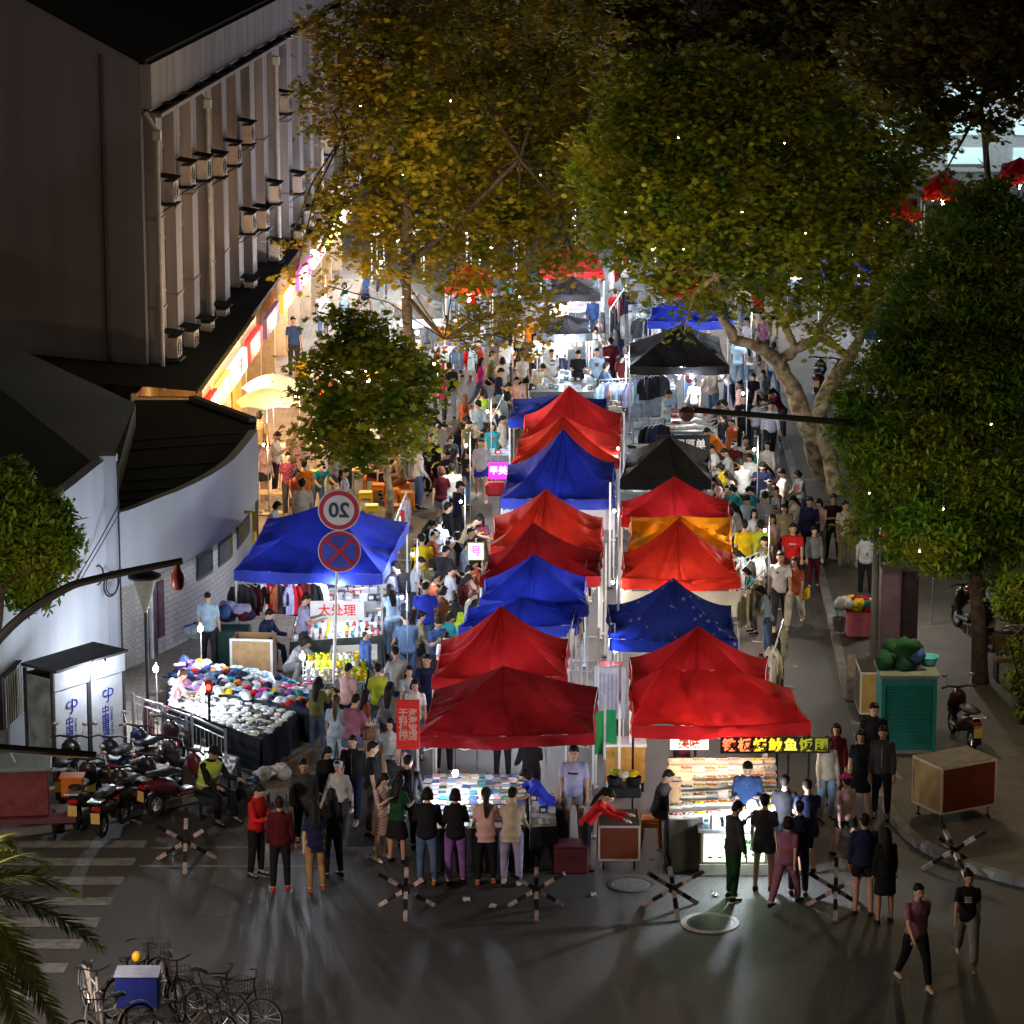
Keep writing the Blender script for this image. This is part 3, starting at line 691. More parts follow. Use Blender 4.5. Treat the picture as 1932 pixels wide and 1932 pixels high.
def tree(label, base, blobs, n, size, stems, m, seed, star=True, bark=None, cat='tree', twigs=1.0, name='plane_tree', group=None, jit=.26, per=26):
    base = Vector((base.x, base.y, 0)); t = thing(name, label, cat, base, 0, group)
    bl = [(tuple(Vector(c)-base), r) for c, r in blobs]
    me = crown(bl, n, size, seed, star=star, jit=jit, per=per); me.materials.append(m); link('crown', me, t)
    tr = MB(); R = random.Random(seed)
    ends = []
    for pts, rs in stems:
        pts = [Vector(p)-base for p in pts]
        fine = []; fr = []
        for i in range(len(pts)-1):
            for k in range(5):
                f = k/5; p = pts[i].lerp(pts[i+1], f); j = .5*rs[i]
                fine.append(p+Vector((R.uniform(-j, j), R.uniform(-j, j), 0))*(.45)); fr.append((rs[i]*(1-f)+rs[i+1]*f)*R.uniform(.9, 1.14))
        fine.append(pts[-1]); fr.append(rs[-1]); tr.tube(fine, fr, 11); ends.append((pts[-1], rs[-1]))
    for c, r in bl:
        c = Vector(c); e, er = min(ends, key=lambda q: (q[0]-c).length)
        er = max(.02, er); mid = e.lerp(c, .5)+Vector((R.uniform(-.3, .3), R.uniform(-.3, .3), .25))
        tr.tube([e, mid, c], [min(er*.8, .09), min(er*.6, .05), .018], 7)
        for q in range(int(6*twigs)):
            d = Vector((R.gauss(0, 1), R.gauss(0, 1), R.gauss(.2, .8))).normalized(); s0 = mid.lerp(c, R.random())
            tr.tube([s0, s0+Vector((d.x*r[0], d.y*r[1], d.z*r[2]))*.5, s0+Vector((d.x*r[0], d.y*r[1], d.z*r[2]))*.85+Vector((0, 0, .1))], [.024, .015, .006], 5)
    ob('trunk', tr, bark or BARK, t, smooth='all'); return t
# ---------------------------------------------------------------- ground
def asphalt():
    m = bpy.data.materials.new('asphalt'); m.use_nodes = True; N = m.node_tree.nodes; L = m.node_tree.links; b = N['Principled BSDF']
    tc = N.new('ShaderNodeTexCoord'); n1 = N.new('ShaderNodeTexNoise'); n1.inputs['Scale'].default_value = .22; n1.inputs['Detail'].default_value = 6
    n2 = N.new('ShaderNodeTexNoise'); n2.inputs['Scale'].default_value = 26; n2.inputs['Detail'].default_value = 5; n2.inputs['Roughness'].default_value = .75
    for n in (n1, n2): L.new(tc.outputs['Object'], n.inputs['Vector'])
    cr = N.new('ShaderNodeValToRGB'); cr.color_ramp.elements[0].color = (.038, .037, .038, 1); cr.color_ramp.elements[1].color = (.085, .08, .078, 1)
    cr.color_ramp.elements[0].position = .3; cr.color_ramp.elements[1].position = .7
    mx = N.new('ShaderNodeMix'); mx.data_type = 'RGBA'; mx.blend_type = 'OVERLAY'; mx.inputs[0].default_value = .9
    L.new(n1.outputs['Fac'], cr.inputs['Fac']); L.new(cr.outputs['Color'], mx.inputs[6]); L.new(n2.outputs['Fac'], mx.inputs[7]); L.new(mx.outputs[2], b.inputs['Base Color'])
    r = N.new('ShaderNodeMapRange'); r.inputs[1].default_value = .35; r.inputs[2].default_value = .7; r.inputs[3].default_value = .42; r.inputs[4].default_value = .62
    L.new(n1.outputs['Fac'], r.inputs[0]); L.new(r.outputs[0], b.inputs['Roughness']); b.inputs['Specular IOR Level'].default_value = .55
    bp = N.new('ShaderNodeBump'); bp.inputs['Strength'].default_value = .9; bp.inputs['Distance'].default_value = .03
    L.new(n2.outputs['Fac'], bp.inputs['Height']); L.new(bp.outputs['Normal'], b.inputs['Normal']); return m
ASPH = asphalt()
def pavers(c1, c2, sc_=2.2, rough=.7, w=.5, h=.25):
    m = bpy.data.materials.new('pavers'); m.use_nodes = True; N = m.node_tree.nodes; L = m.node_tree.links; b = N['Principled BSDF']
    tc = N.new('ShaderNodeTexCoord'); bk = N.new('ShaderNodeTexBrick'); bk.inputs['Scale'].default_value = sc_; bk.inputs['Color1'].default_value = (*c1, 1); bk.inputs['Color2'].default_value = (*c2, 1)
    bk.inputs['Mortar'].default_value = (*(c*.45 for c in c1), 1); bk.inputs['Mortar Size'].default_value = .015; bk.inputs['Brick Width'].default_value = w; bk.inputs['Row Height'].default_value = h
    no = N.new('ShaderNodeTexNoise'); no.inputs['Scale'].default_value = 1.2; no.inputs['Detail'].default_value = 6
    L.new(tc.outputs['Object'], bk.inputs['Vector']); L.new(tc.outputs['Object'], no.inputs['Vector'])
    mx = N.new('ShaderNodeMix'); mx.data_type = 'RGBA'; mx.blend_type = 'OVERLAY'; mx.inputs[0].default_value = .6
    L.new(bk.outputs['Color'], mx.inputs[6]); L.new(no.outputs['Fac'], mx.inputs[7]); L.new(mx.outputs[2], b.inputs['Base Color']); b.inputs['Roughness'].default_value = rough
    bp = N.new('ShaderNodeBump'); bp.inputs['Strength'].default_value = .3; bp.inputs['Distance'].default_value = .01; L.new(bk.outputs['Fac'], bp.inputs['Height']); bp.invert = True; L.new(bp.outputs['Normal'], b.inputs['Normal']); return m
struct(ob('ground', MB().grid(lambda s, t: Vector((-220+440*s, 20+480*t, 0)), 8, 8), ASPH))
CONC = mat((.20, .195, .185), rough=.75, var=.25, scale=2.5, bump=.3, bscale=30)
def slab(name, pts, h, m, km=CONC):
    r = MB().prism([(p.x, p.y) for p in pts], -.05, h); o = struct(ob(name, r, m))
    k = MB()
    n = len(pts)
    for i in range(n-1):
        p, q = pts[i], pts[i+1]; d = (q-p); L = d.length
        if L > 60: continue
        nr = Vector((d.y, -d.x, 0)).normalized()*.09; c = (p+q)/2+nr*1.02
        k.box((c.x, c.y, (h+.015)/2), (L+.01, .18, h+.015), math.atan2(d.y, d.x))
    struct(ob('kerb', k, km)); return o
def spl(pts, n=6):
    out = []
    for i in range(len(pts)-1):
        p0 = pts[max(0, i-1)]; p1 = pts[i]; p2 = pts[i+1]; p3 = pts[min(len(pts)-1, i+2)]
        for k in range(n):
            t = k/n; out.append(.5*((2*p1)+(p2-p0)*t+(2*p0-5*p1+4*p2-p3)*t*t+(3*p1-p0-3*p2+p3)*t**3))
    return out+[pts[-1]]
rk = spl([G(1455, 700), G(1481, 810), G(1520, 960), G(1567, 1130), G(1600, 1280), G(1640, 1430), G(1700, 1555), G(1800, 1625), G(2000, 1680), G(2300, 1700)])
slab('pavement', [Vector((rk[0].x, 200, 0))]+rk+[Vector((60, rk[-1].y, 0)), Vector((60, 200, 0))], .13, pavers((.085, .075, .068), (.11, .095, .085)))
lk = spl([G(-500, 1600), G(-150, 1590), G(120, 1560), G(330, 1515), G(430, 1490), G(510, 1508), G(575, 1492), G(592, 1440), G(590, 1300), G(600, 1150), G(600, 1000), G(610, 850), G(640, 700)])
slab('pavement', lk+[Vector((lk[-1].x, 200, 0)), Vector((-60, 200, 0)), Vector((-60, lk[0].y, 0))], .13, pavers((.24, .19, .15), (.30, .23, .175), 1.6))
mk = mat((.21, .21, .21), rough=.6, var=.3, scale=5)
z = MB()
for v0, v1, u1, u2 in ((1586, 1599, 279, 272), (1619, 1633, 258, 250), (1654, 1669, 236, 228), (1693, 1708, 215, 207), (1731, 1749, 190, 182), (1772, 1790, 158, 148), (1817, 1835, 130, 120), (1868, 1888, 98, 88)):
    a, b, c, d = G(-150, v0, .006), G(u1, v0, .006), G(u2, v1, .006), G(-170, v1, .006); z.add([a, d, c, b], [(0, 1, 2, 3)])
struct(ob('crosswalk', z, mk))
z = MB()
def line(p, q, w):
    d = (q-p).normalized(); n = Vector((-d.y, d.x, 0))*w/2; z.add([p-n, q-n, q+n, p+n], [(0, 1, 2, 3)])
line(G(285, 1600, .006), G(560, 1598, .006), .1); line(G(262, 1634, .006), G(620, 1634, .006), .12); line(G(1500, 905, .138), G(1560, 906, .138), .1)
line(G(840, 934, .006), G(905, 936, .006), .9); line(G(1660, 1425, .14), G(1700, 1470, .14), .1)
struct(ob('road_markings', z, mk))
def manhole(u, v, r, m1, m2, label):
    p = G(u, v); t = thing('manhole_cover', label, 'manhole cover', (p.x, p.y, .005), 0)
    ob('rim', MB().lathe([(r*.80, .0), (r*.80, .012), (r*.84, .018), (r*.98, .016), (r, 0)], 40), m1, t)
    b = MB().lathe([(0, .008), (r*.79, .008), (r*.79, 0)], 40)
    for i in range(-9, 10):
        for j in range(-9, 10):
            x, y = i*r*.082, j*r*.082
            if x*x+y*y < (r*.74)**2 and (i+j) % 2 == 0: b.box((x, y, .011), (r*.06, r*.06, .008))
    ob('lid', b, m2, t)
manhole(1340, 1742, .50, mat((.5, .48, .42), rough=.6, var=.25, scale=14), mat((.07, .065, .06), rough=.45, metal=.5, var=.3), 'round manhole cover with a pale painted ring in front of the barriers')
manhole(1191, 1670, .42, mat((.05, .05, .05), rough=.5), mat((.16, .15, .14), rough=.55, var=.3, scale=20), 'plain round manhole cover beside the brown cart')
# ---------------------------------------------------------------- big building on the left
FD = Vector((math.sin(math.radians(4.8)), math.cos(math.radians(4.8)), 0)); FN = Vector((FD.y, -FD.x, 0))
K0 = G(262, 118, 11.2); K0 = Vector((K0.x, K0.y, 0)); EH = 11.2; BL = 62.; BW = 15.
bt_ = thing('apartment_building', 'long grey building with pilasters and box units on its street side, top left', 'building', K0, -math.radians(4.8))
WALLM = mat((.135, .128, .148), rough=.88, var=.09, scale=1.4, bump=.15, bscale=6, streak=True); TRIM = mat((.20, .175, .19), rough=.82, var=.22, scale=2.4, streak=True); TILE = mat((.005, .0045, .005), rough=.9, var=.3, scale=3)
w = MB(); w.add([(0, 0, 0), (0, BL, 0), (0, BL, EH), (0, 0, EH), (-BW, 0, 0), (-BW, BL, 0), (-BW, BL, EH), (-BW, 0, EH), (-BW/2, 0, EH+BW*.27), (-BW/2, BL, EH+BW*.27)],
    [(0, 1, 2, 3), (4, 0, 3, 8, 7), (5, 6, 9, 2, 1), (4, 7, 6, 5)])
ob('wall', w, WALLM, bt_)
r = MB()
for s in (0, 1):
    xa, xb = (.22, -BW/2) if s == 0 else (-BW-.22, -BW/2); za, zb = EH-.02, EH+BW*.27+.08
    r.add([(xa, -.25, za), (xa, BL, za), (xb, BL, zb), (xb, -.25, zb), (xa, -.25, za+.12), (xa, BL, za+.12), (xb, BL, zb+.12), (xb, -.25, zb+.12)], [(0, 1, 2, 3), (7, 6, 5, 4), (0, 3, 7, 4), (0, 4, 5, 1)])
ob('roof', r, TILE, bt_)
ob('cornice', MB().box((.16, BL/2, EH-.62), (.30, BL, 1.15)).box((.5, BL/2, EH-1.38), (.12, BL, .10)), TRIM, bt_)
sof = MB(); led = MB(); pipe = MB(); NB = 22; PS = 2.55
for i in range(NB):
    y = .35+i*PS
    led.box((.28, y, EH-1.38), (.5, .30, .12)); sof.box((.27, y+PS/2, EH-1.40), (.36, PS-.34, .05))
    pl = MB().box((.17, y+.45, (EH-1.45+2.6)/2), (.32, .85, EH-1.45-2.6)); pl.box((.18, y+.45, 7.0), (.36, .9, .05)); pl.box((.18, y+.45, 4.6), (.36, .9, .05)); ob('pilaster', pl, TRIM, bt_)
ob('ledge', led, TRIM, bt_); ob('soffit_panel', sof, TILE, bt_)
PIPEM = mat((.42, .40, .39), rough=.5, var=.15)
for i in (0, 3, 8, 12, 16):
    y = .08+i*PS*1.0; ob('drainpipe', MB().tube([(.12, y, EH-1.3), (.42, y, EH-1.8), (.42, y, 2.5)], .06, 8).box((.42, y, EH-1.9), (.2, .2, .25)), PIPEM, bt_, smooth=True)
ob('drainpipe', MB().tube([(-1.0, -.08, EH+.2), (-1.0, -.08, 2.5)], .05, 8), DARK, bt_)
ACM = mat((.36, .30, .29), rough=.6, var=.12, scale=3)
rnd = random.Random(5)
for i in range(NB):
    y = .35+i*PS+.45
    for zc, pr in ((7.6, .62), (5.0, .3), (3.3, .7)):
        if i < 3 and zc == 5.0: continue
        if rnd.random() > pr and i > 2: continue
        zz = zc+rnd.uniform(-.3, .3); a = MB().box((.60, y, zz), (.32, .62, .56), bev=.02)
        o = ob('air_conditioner', a, ACM, bt_)
        ob('fan_grille', MB().torus((.77, y-.08, zz), .21, .012, 'X', 20, 4).torus((.77, y-.08, zz), .12, .008, 'X', 16, 4).box((.765, y-.08, zz), (.008, .42, .02)), DARK, o)
        ob('bracket', MB().box((.56, y, zz-.34), (.55, .8, .03)).tube([(.3, y-.35, zz-.6), (.75, y-.35, zz-.34)], .015, 4).tube([(.3, y+.35, zz-.6), (.75, y+.35, zz-.34)], .015, 4), DARK, o)
        ob('awning', MB().add([(.34, y-.38, zz+.42), (.84, y-.38, zz+.34), (.84, y+.38, zz+.34), (.34, y+.38, zz+.42), (.34, y-.38, zz+.44), (.84, y-.38, zz+.36), (.84, y+.38, zz+.36), (.34, y+.38, zz+.44)], [(3, 2, 1, 0), (4, 5, 6, 7), (0, 1, 5, 4), (1, 2, 6, 5), (2, 3, 7, 6)]), TILE, o)
    for zc in (8.0, 5.5, 3.6):
        f = ob('window', MB().box((.035, y+1.28, zc), (.07, 1.2, 1.5)), PIPEM, bt_)
        ob('pane', MB().box((.075, y+1.0, zc), (.02, .52, 1.36)).box((.075, y+1.57, zc), (.02, .52, 1.36)), mat((.02, .018, .02), rough=.15, spec=.6), f)
# ---------------------------------------------------------------- low shop with a curved white wall
CW = spl([G(203, 963, 3.6), G(229, 963, 3.6), G(286, 941, 3.6), G(365, 908, 3.6), G(430, 867, 3.6), G(477, 811, 3.6)], 5); CW = [Vector((p.x, p.y, 0)) for p in CW]
CWO = CW[0].copy(); lowb = thing('low_building', 'single storey building with a curved white parapet and dark flat roof', 'building', CWO); CWl = [p-CWO for p in CW]
def strip(path, z0, z1, off, th=.2):
    b = MB(); n = len(path); outp = []; inn = []
    for i, p in enumerate(path):
        d = (path[min(i+1, n-1)]-path[max(i-1, 0)]).normalized(); nr = Vector((d.y, -d.x, 0)); outp.append(p+nr*off); inn.append(p+nr*(off-th))
    for i in range(n-1):
        a, c, e, f = outp[i], outp[i+1], inn[i+1], inn[i]
        V = [(q.x, q.y, zz) for zz in (z0, z1) for q in (a, c, e, f)]; b.add(V, [(0, 1, 5, 4), (4, 5, 6, 7), (2, 3, 7, 6), (3, 2, 1, 0)]+([(0, 4, 7, 3)] if i == 0 else [])+([(1, 2, 6, 5)] if i == n-2 else []))
    return b
WHITEW = mat((.45, .47, .52), rough=.85, var=.07, scale=1.2, bump=.15, bscale=8, streak=True)
ob('upper_wall', strip(CWl, 1.98, 3.6, .12), WHITEW, lowb, smooth=True)
def brickmat(c1, c2, mo, sc_, axis):
    m = bpy.data.materials.new('brick'); m.use_nodes = True; N = m.node_tree.nodes; L = m.node_tree.links; b = N['Principled BSDF']; b.inputs['Roughness'].default_value = .85
    tc = N.new('ShaderNodeTexCoord'); sp = N.new('ShaderNodeSeparateXYZ'); cb = N.new('ShaderNodeCombineXYZ'); L.new(tc.outputs['Object'], sp.inputs[0]); L.new(sp.outputs[axis], cb.inputs[0]); L.new(sp.outputs[2], cb.inputs[1])
    bk = N.new('ShaderNodeTexBrick'); bk.inputs['Scale'].default_value = sc_; bk.inputs['Color1'].default_value = (*c1, 1); bk.inputs['Color2'].default_value = (*c2, 1); bk.inputs['Mortar'].default_value = (*mo, 1); bk.inputs['Mortar Size'].default_value = .03
    L.new(cb.outputs[0], bk.inputs['Vector']); L.new(bk.outputs['Color'], b.inputs['Base Color']); bp = N.new('ShaderNodeBump'); bp.inputs['Strength'].default_value = .5; bp.invert = True; L.new(bk.outputs['Fac'], bp.inputs['Height']); L.new(bp.outputs['Normal'], b.inputs['Normal']); return m
ob('brick_wall', strip(CWl[:8], 0, 1.98, .02), brickmat((.45, .40, .36), (.36, .31, .29), (.2, .18, .17), 4.5, 1), lowb)
ob('stone_wall', strip(CWl[7:], 0, 1.98, .02), brickmat((.40, .38, .36), (.45, .42, .40), (.30, .28, .27), 2.1, 1), lowb)
for i0, i1 in ((15, 17), (18, 20), (21, 23)):
    wf = ob('window', strip(CWl[i0:i1+1], 1.35, 1.93, .06, .1), mat((.08, .085, .09), rough=.4), lowb)
    ob('pane', strip(CWl[i0:i1+1], 1.42, 1.86, .075, .03), mat((.03, .04, .05), rough=.1, spec=.6), wf)
dr = ob('door', strip(CWl[9:11], 0.02, 1.9, .07, .08), mat((.10, .05, .075), rough=.5, var=.3, scale=5), lowb); ob('door_frame', strip(CWl[9:10]+[CWl[9].lerp(CWl[10], .25)], .02, 1.93, .10, .06), WHITEMETAL, dr)
ob('poster', strip([CWl[10].lerp(CWl[11], .2), CWl[11]], .5, 1.75, .06, .03), mat((.09, .03, .06), rough=.5, var=.5, scale=9), lowb)
yp = CWl[22]; ob('yellow_pipe', MB().tube([(yp.x+.12, yp.y-.6, 2.2), (yp.x+.35, yp.y-.6, 2.2), (yp.x+.35, yp.y-.6, .9), (yp.x+.2, yp.y-.6, .9)], .05, 8), mat((.55, .38, .03), rough=.5), lowb, smooth=True)
rp = [CWl[0]+Vector((-.1, 0, 0))]+CWl[1:]
ends = [G(484, 783, 3.5)-CWO, G(370, 742, 3.5)-CWO, G(255, 742, 3.5)-CWO, G(160, 790, 3.5)-CWO, G(150, 900, 3.5)-CWO]
ob('roof', MB().prism([(p.x, p.y) for p in rp+ends], 3.25, 3.33), TILE, lowb)
ob('back_wall', strip([ends[0]*1.0, ends[1]], 0, 3.45, 0, .2), WALLM, lowb)
ob('gutter', MB().tube([(rp[3].x-1.5, rp[3].y+.8, 3.4), (rp[8].x-2.2, rp[8].y+2, 3.42), (ends[3].x+.6, ends[3].y, 3.5)], .05, 6), DARK, lowb)
# left tiled house
LWp = [Vector((p.x, p.y, 0)) for p in (G(-140, 1105, 4.9), G(0, 1022, 4.9), G(115, 934, 4.9), G(200, 866, 4.9))]
LO = LWp[1].copy(); lh = thing('tiled_house', 'white walled house with a dark sloping tiled roof behind the phone booths', 'house', LO); Ll = [p-LO for p in LWp]
ob('wall', strip(Ll, 0, 4.9, 0, .25).box((Ll[-1].x+.05, Ll[-1].y, 2.5), (.34, .36, 5.0)), WHITEW, lh)
far = G(255, 738, 4.2)-LO
rr = MB(); E = [Ll[0], Ll[1], Ll[2], Ll[3], Vector((far.x, far.y, 0))]
top = [Vector((e.x-7.0, e.y+1.5, 0)) for e in E]
for i in range(4):
    za = 4.85 if i < 3 else 4.5; zb = 4.85 if i < 2 else (4.5 if i == 2 else 3.6)
    za = [4.85, 4.85, 4.85, 4.6, 3.9][i]; zb = [4.85, 4.85, 4.85, 4.6, 3.9][i+1]
    rr.add([(E[i].x, E[i].y, za), (E[i+1].x, E[i+1].y, zb), (top[i+1].x, top[i+1].y, 6.9), (top[i].x, top[i].y, 6.9)], [(0, 1, 2, 3)])
ob('roof', rr, TILE, lh)
ob('end_wall', strip([Ll[3]+Vector((0, .1, 0)), E[4]], 0, 3.9, 0, .2), WALLM, lh)
wd = Ll[1].lerp(Ll[2], .03); dd = (Ll[2]-Ll[1]).normalized(); ang = math.atan2(dd.y, dd.x)
wn = ob('window', MB().box((0, 0, 0), (1.3, .12, 1.0)), DARK, lh, (wd.x+.05, wd.y, 1.9), ang)
bb = MB()
for k in range(9): bb.tube([(-.55+k*.14, -.09, -.48), (-.55+k*.14, -.09, .48)], .012, 5)
ob('window_bars', bb, WHITEMETAL, wn)
cb_ = MB().torus((0, 0, 0), .26, .02, 'Y', 24, 5).torus((.02, -.02, .01), .23, .015, 'Y', 24, 5).torus((-.5, -.02, .3), .2, .018, 'Y', 20, 5)
ob('cable_coil', cb_, BLACK, lh, (Ll[2].lerp(Ll[3], .86).x+.16, Ll[2].lerp(Ll[3], .86).y, 2.35), math.radians(62), smooth='all')
q0, q1 = Ll[2].lerp(Ll[3], .2), Ll[3]
ob('cable', MB().tube([(q0.x+.06, q0.y, 3.0), (q0.lerp(q1, .6).x+.1, q0.lerp(q1, .6).y, 3.4), (q1.x+.28, q1.y-.1, 4.0)], .012, 5).tube([(q0.x+.06, q0.y, 2.85), (q1.x+.28, q1.y-.1, 3.8)], .01, 5).tube([(q1.x+.25, q1.y-.2, 4.9), (q1.x+.25, q1.y-.2, .3)], .02, 5), BLACK, lh)
# ---------------------------------------------------------------- phone booths
A0 = G(103, 1482, .13); A1 = G(238, 1436, .13); dv = (A1-A0); bw = dv.length; ba = math.atan2(dv.y, dv.x)
BWH = mat((.60, .62, .68), rough=.35, var=.06); BLUEP = mat((.01, .03, .32), rough=.5, var=0)
for k in range(2):
    cpos = A0.lerp(A1, .25+.5*k)
    t = thing('phone_booth', ('left' if k == 0 else 'right')+'-hand one of the two joined white phone booths with blue lettering', 'phone booth', (cpos.x, cpos.y, .13), ba)
    hw = bw/4-.015; dp = .72
    ob('side_panel', MB().box((-hw+.02, dp/2, 1.05), (.03, dp-.08, 2.05)), mat((.25, .3, .32), rough=.2, var=.3, scale=4), t)
    ob('front_panel', MB().box((0, 0, .93), (hw*2-.09, .04, 1.78), bev=.01), BWH, t)
    ob('fascia', MB().box((0, -.03, 2.02), (hw*2-.01, .08, .36), bev=.01), BWH, t)
    ob('back_panel', MB().box((0, dp, 1.05), (hw*2, .03, 2.1)), DARK, t)
    f = MB()
    for x in (-hw+.005, hw-.005):
        for y in (.0, dp): f.box((x, y, 1.1), (.05, .06, 2.2))
    ob('frame', f, mat((.05, .05, .055), rough=.4), t)
    ob('roof', MB().box((0, dp/2-.03, 2.245), (hw*2+.02, dp+.22, .05)), mat((.045, .042, .045), rough=.6, var=.3), t)
    lg = MB(); y = -.03
    def arc(cx, cz, rx, rz, a0, a1, r=.018, n=14):
        lg.tube([(cx+rx*math.cos(math.radians(a0+(a1-a0)*i/n)), y, cz+rz*math.sin(math.radians(a0+(a1-a0)*i/n))) for i in range(n+1)], [r*(.55+.45*math.sin(math.pi*i/n)) for i in range(n+1)], 6, fl=.5)
    arc(-.055, 1.50, .075, .06, 40, 330); arc(.065, 1.50, .085, .07, -150, 120); lg.tube([(.03, y, 1.6), (.02, y, 1.48), (.02, y, 1.36), (-.01, y, 1.31), (-.05, y, 1.34)], [.012, .02, .018, .016, .008], 6, fl=.5)
    ob('logo', lg, BLUEP, t)
    text('lettering', '中\n国\n电\n信', .21, BLUEP, t, (-.06, -.024, .88), (math.pi/2, 0, 0), extr=.002, bold=.003)
    text('small_lettering', 'CHINA TELECOM', .09, mat((.02, .04, .2), var=0), t, (.10, -.024, .85), (math.pi/2, math.pi/2, 0), extr=.002)
q_ = A0.lerp(A1, .5); dn_ = Vector((dv.y, -dv.x, 0)).normalized()*.16
bulb((q_.x+dn_.x*3, q_.y+dn_.y*3, 2.4), 34, COOL, 'small lamp at the seam between the two phone booths', 0, r=.03)
# ---------------------------------------------------------------- shop row under the big building
SR0 = G(369, 742, 3.0); SR1 = G(519, 537, 3.0); SR0 = Vector((SR0.x, SR0.y, 0)); SR1 = Vector((SR1.x, SR1.y, 0)); SR2 = SR1+(SR1-SR0)*1.4
sd = (SR2-SR0); SL = sd.length; sa = math.atan2(sd.y, sd.x)
shop = thing('shop_row', 'row of small lit shops with a dark roof along the left of the lane', 'shop', SR0, sa)
ob('roof', MB().add([(0, .0, 3.05), (SL, .0, 3.05), (SL, 5.5, 3.5), (0, 5.5, 3.5), (0, 0, 2.95), (SL, 0, 2.95)], [(0, 1, 2, 3), (4, 5, 1, 0)]), TILE, shop)
ob('back_wall', MB().box((SL/2, 1.6, 1.5), (SL, .15, 2.95)), mat((.5, .38, .25), rough=.8), shop)
for k in range(12): ob('partition', MB().box((k*SL/12+.1, .8, 1.45), (.14, 1.5, 2.85)), mat((.55, .40, .26), rough=.8), shop)
ob('fascia', MB().box((SL*.14, -.08, 2.82), (SL*.27, .12, .42)), mat((.42, .30, .14), rough=.6, var=.3, scale=8), shop)
fx = [(1.0, 2.0, (.85, .03, .02), '火锅'), (3.4, 2.6, (.75, .72, .1), '小吃'), (6.4, 3.2, (.85, .85, .9), '奶茶'), (10.2, 2.8, (.9, .03, .03), '烧烤'), (14.2, 3.2, (.06, .03, .05), '服饰'), (18.5, 3.2, (.8, .2, .03), '炸鸡'), (23, 3.6, (.35, .06, .25), '美发'), (27.5, 3.6, (.8, .9, .92), '眼镜'), (32, 3.6, (.6, .62, .08), '超市'), (37, 3.6, (.85, .85, .8), '女装')]
for x, wd_, c, s in fx:
    sg = ob('shop_sign', MB().box((x, -.24, 2.45), (wd_, .14, .62), bev=.02), mat(c, emit=1.1, ecol=c, var=0), shop)
    text('lettering', s, .5, mat((1, .95, .85) if sum(c) < 2 else (.7, .02, .02), emit=2.0 if sum(c) < 2 else .3, var=0), sg, (x, -.325, 2.45), (math.pi/2, 0, 0), extr=.006, bold=.008)
for k in range(10):
    p = SR0.lerp(SR2, (k+.5)/10)+Vector((.55, 0, 2.35)); lamp(p, 115, WARM if k < 5 or k == 7 else COOL, .12)
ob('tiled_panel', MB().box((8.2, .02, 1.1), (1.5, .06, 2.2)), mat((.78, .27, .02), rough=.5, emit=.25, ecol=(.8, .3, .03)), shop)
# ---------------------------------------------------------------- far lit building, top right
fb = W(1925, 330, 150); fb = Vector((fb.x, fb.y, 0)); t = thing('far_building', 'pale lit building glimpsed past the trees at the top right', 'building', fb)
ob('wall', MB().box((4, 5, 5.5), (22, 9, 11)), mat((.55, .62, .62), rough=.8, var=.15), t)
for k in range(7):
    for j in range(3):
        wf = ob('window', MB().box((-5.5+k*3, .42, 2.2+j*3.3), (1.8, .2, 2.0)), WHITEMETAL, t); ob('pane', MB().box((-5.5+k*3, .29, 2.2+j*3.3), (1.6, .06, 1.8)), mat((.5, .75, .75), emit=.35, ecol=(.6, .9, .9), var=.4, scale=.6), wf)
ob('cornice', MB().box((4, .3, 11.1), (22.6, .9, .4)), WHITEMETAL, t)
lamp((fb.x-2, fb.y-3, 3), 130, COOL, .4); t.scale = (1, 1, .4)
fb2 = Vector((-6, 178, 0)); t = thing('far_building', 'dark tall block closing the end of the lane behind the trees', 'building', fb2)
ob('wall', MB().box((0, 6, 10), (70, 10, 20)), mat((.06, .055, .06), rough=.9), t)
for k in range(16):
    for j in range(5):
        wf = ob('window', MB().box((-28+k*3.6, .95, 3+j*3.4), (1.5, .2, 1.7)), DARK, t)
# ---------------------------------------------------------------- trees
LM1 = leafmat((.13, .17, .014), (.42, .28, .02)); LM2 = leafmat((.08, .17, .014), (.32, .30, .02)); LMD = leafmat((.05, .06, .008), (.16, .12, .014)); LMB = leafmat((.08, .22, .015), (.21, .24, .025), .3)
def blob(u, v, Y, rpx, ry=None, rz=.8):
    r = rpx/pxm(Y); return (W(u, v, Y), (r, ry or r*.9, r*rz))
bl = [blob(*b) for b in ((650, 200, 93, 90), (720, 120, 92, 110), (860, 90, 94, 120), (760, 260, 91, 120), (900, 230, 93, 120), (1020, 200, 95, 120), (680, 370, 91, 95), (800, 390, 92, 110), (930, 370, 93, 110), (1050, 340, 94, 110), (610, 460, 91, 45), (720, 490, 91, 60), (860, 500, 92, 75), (980, 480, 93, 85), (1080, 480, 94, 60), (930, 600, 92, 58), (1000, 580, 93, 55), (850, 620, 91, 34), (560, 510, 90, 26), (620, 540, 90, 22), (640, 60, 94, 70), (760, 20, 95, 90), (1060, 60, 96, 110), (1000, 650, 93, 30), (540, 470, 91, 22), (900, 665, 92, 25))]
b1 = G(790, 838)
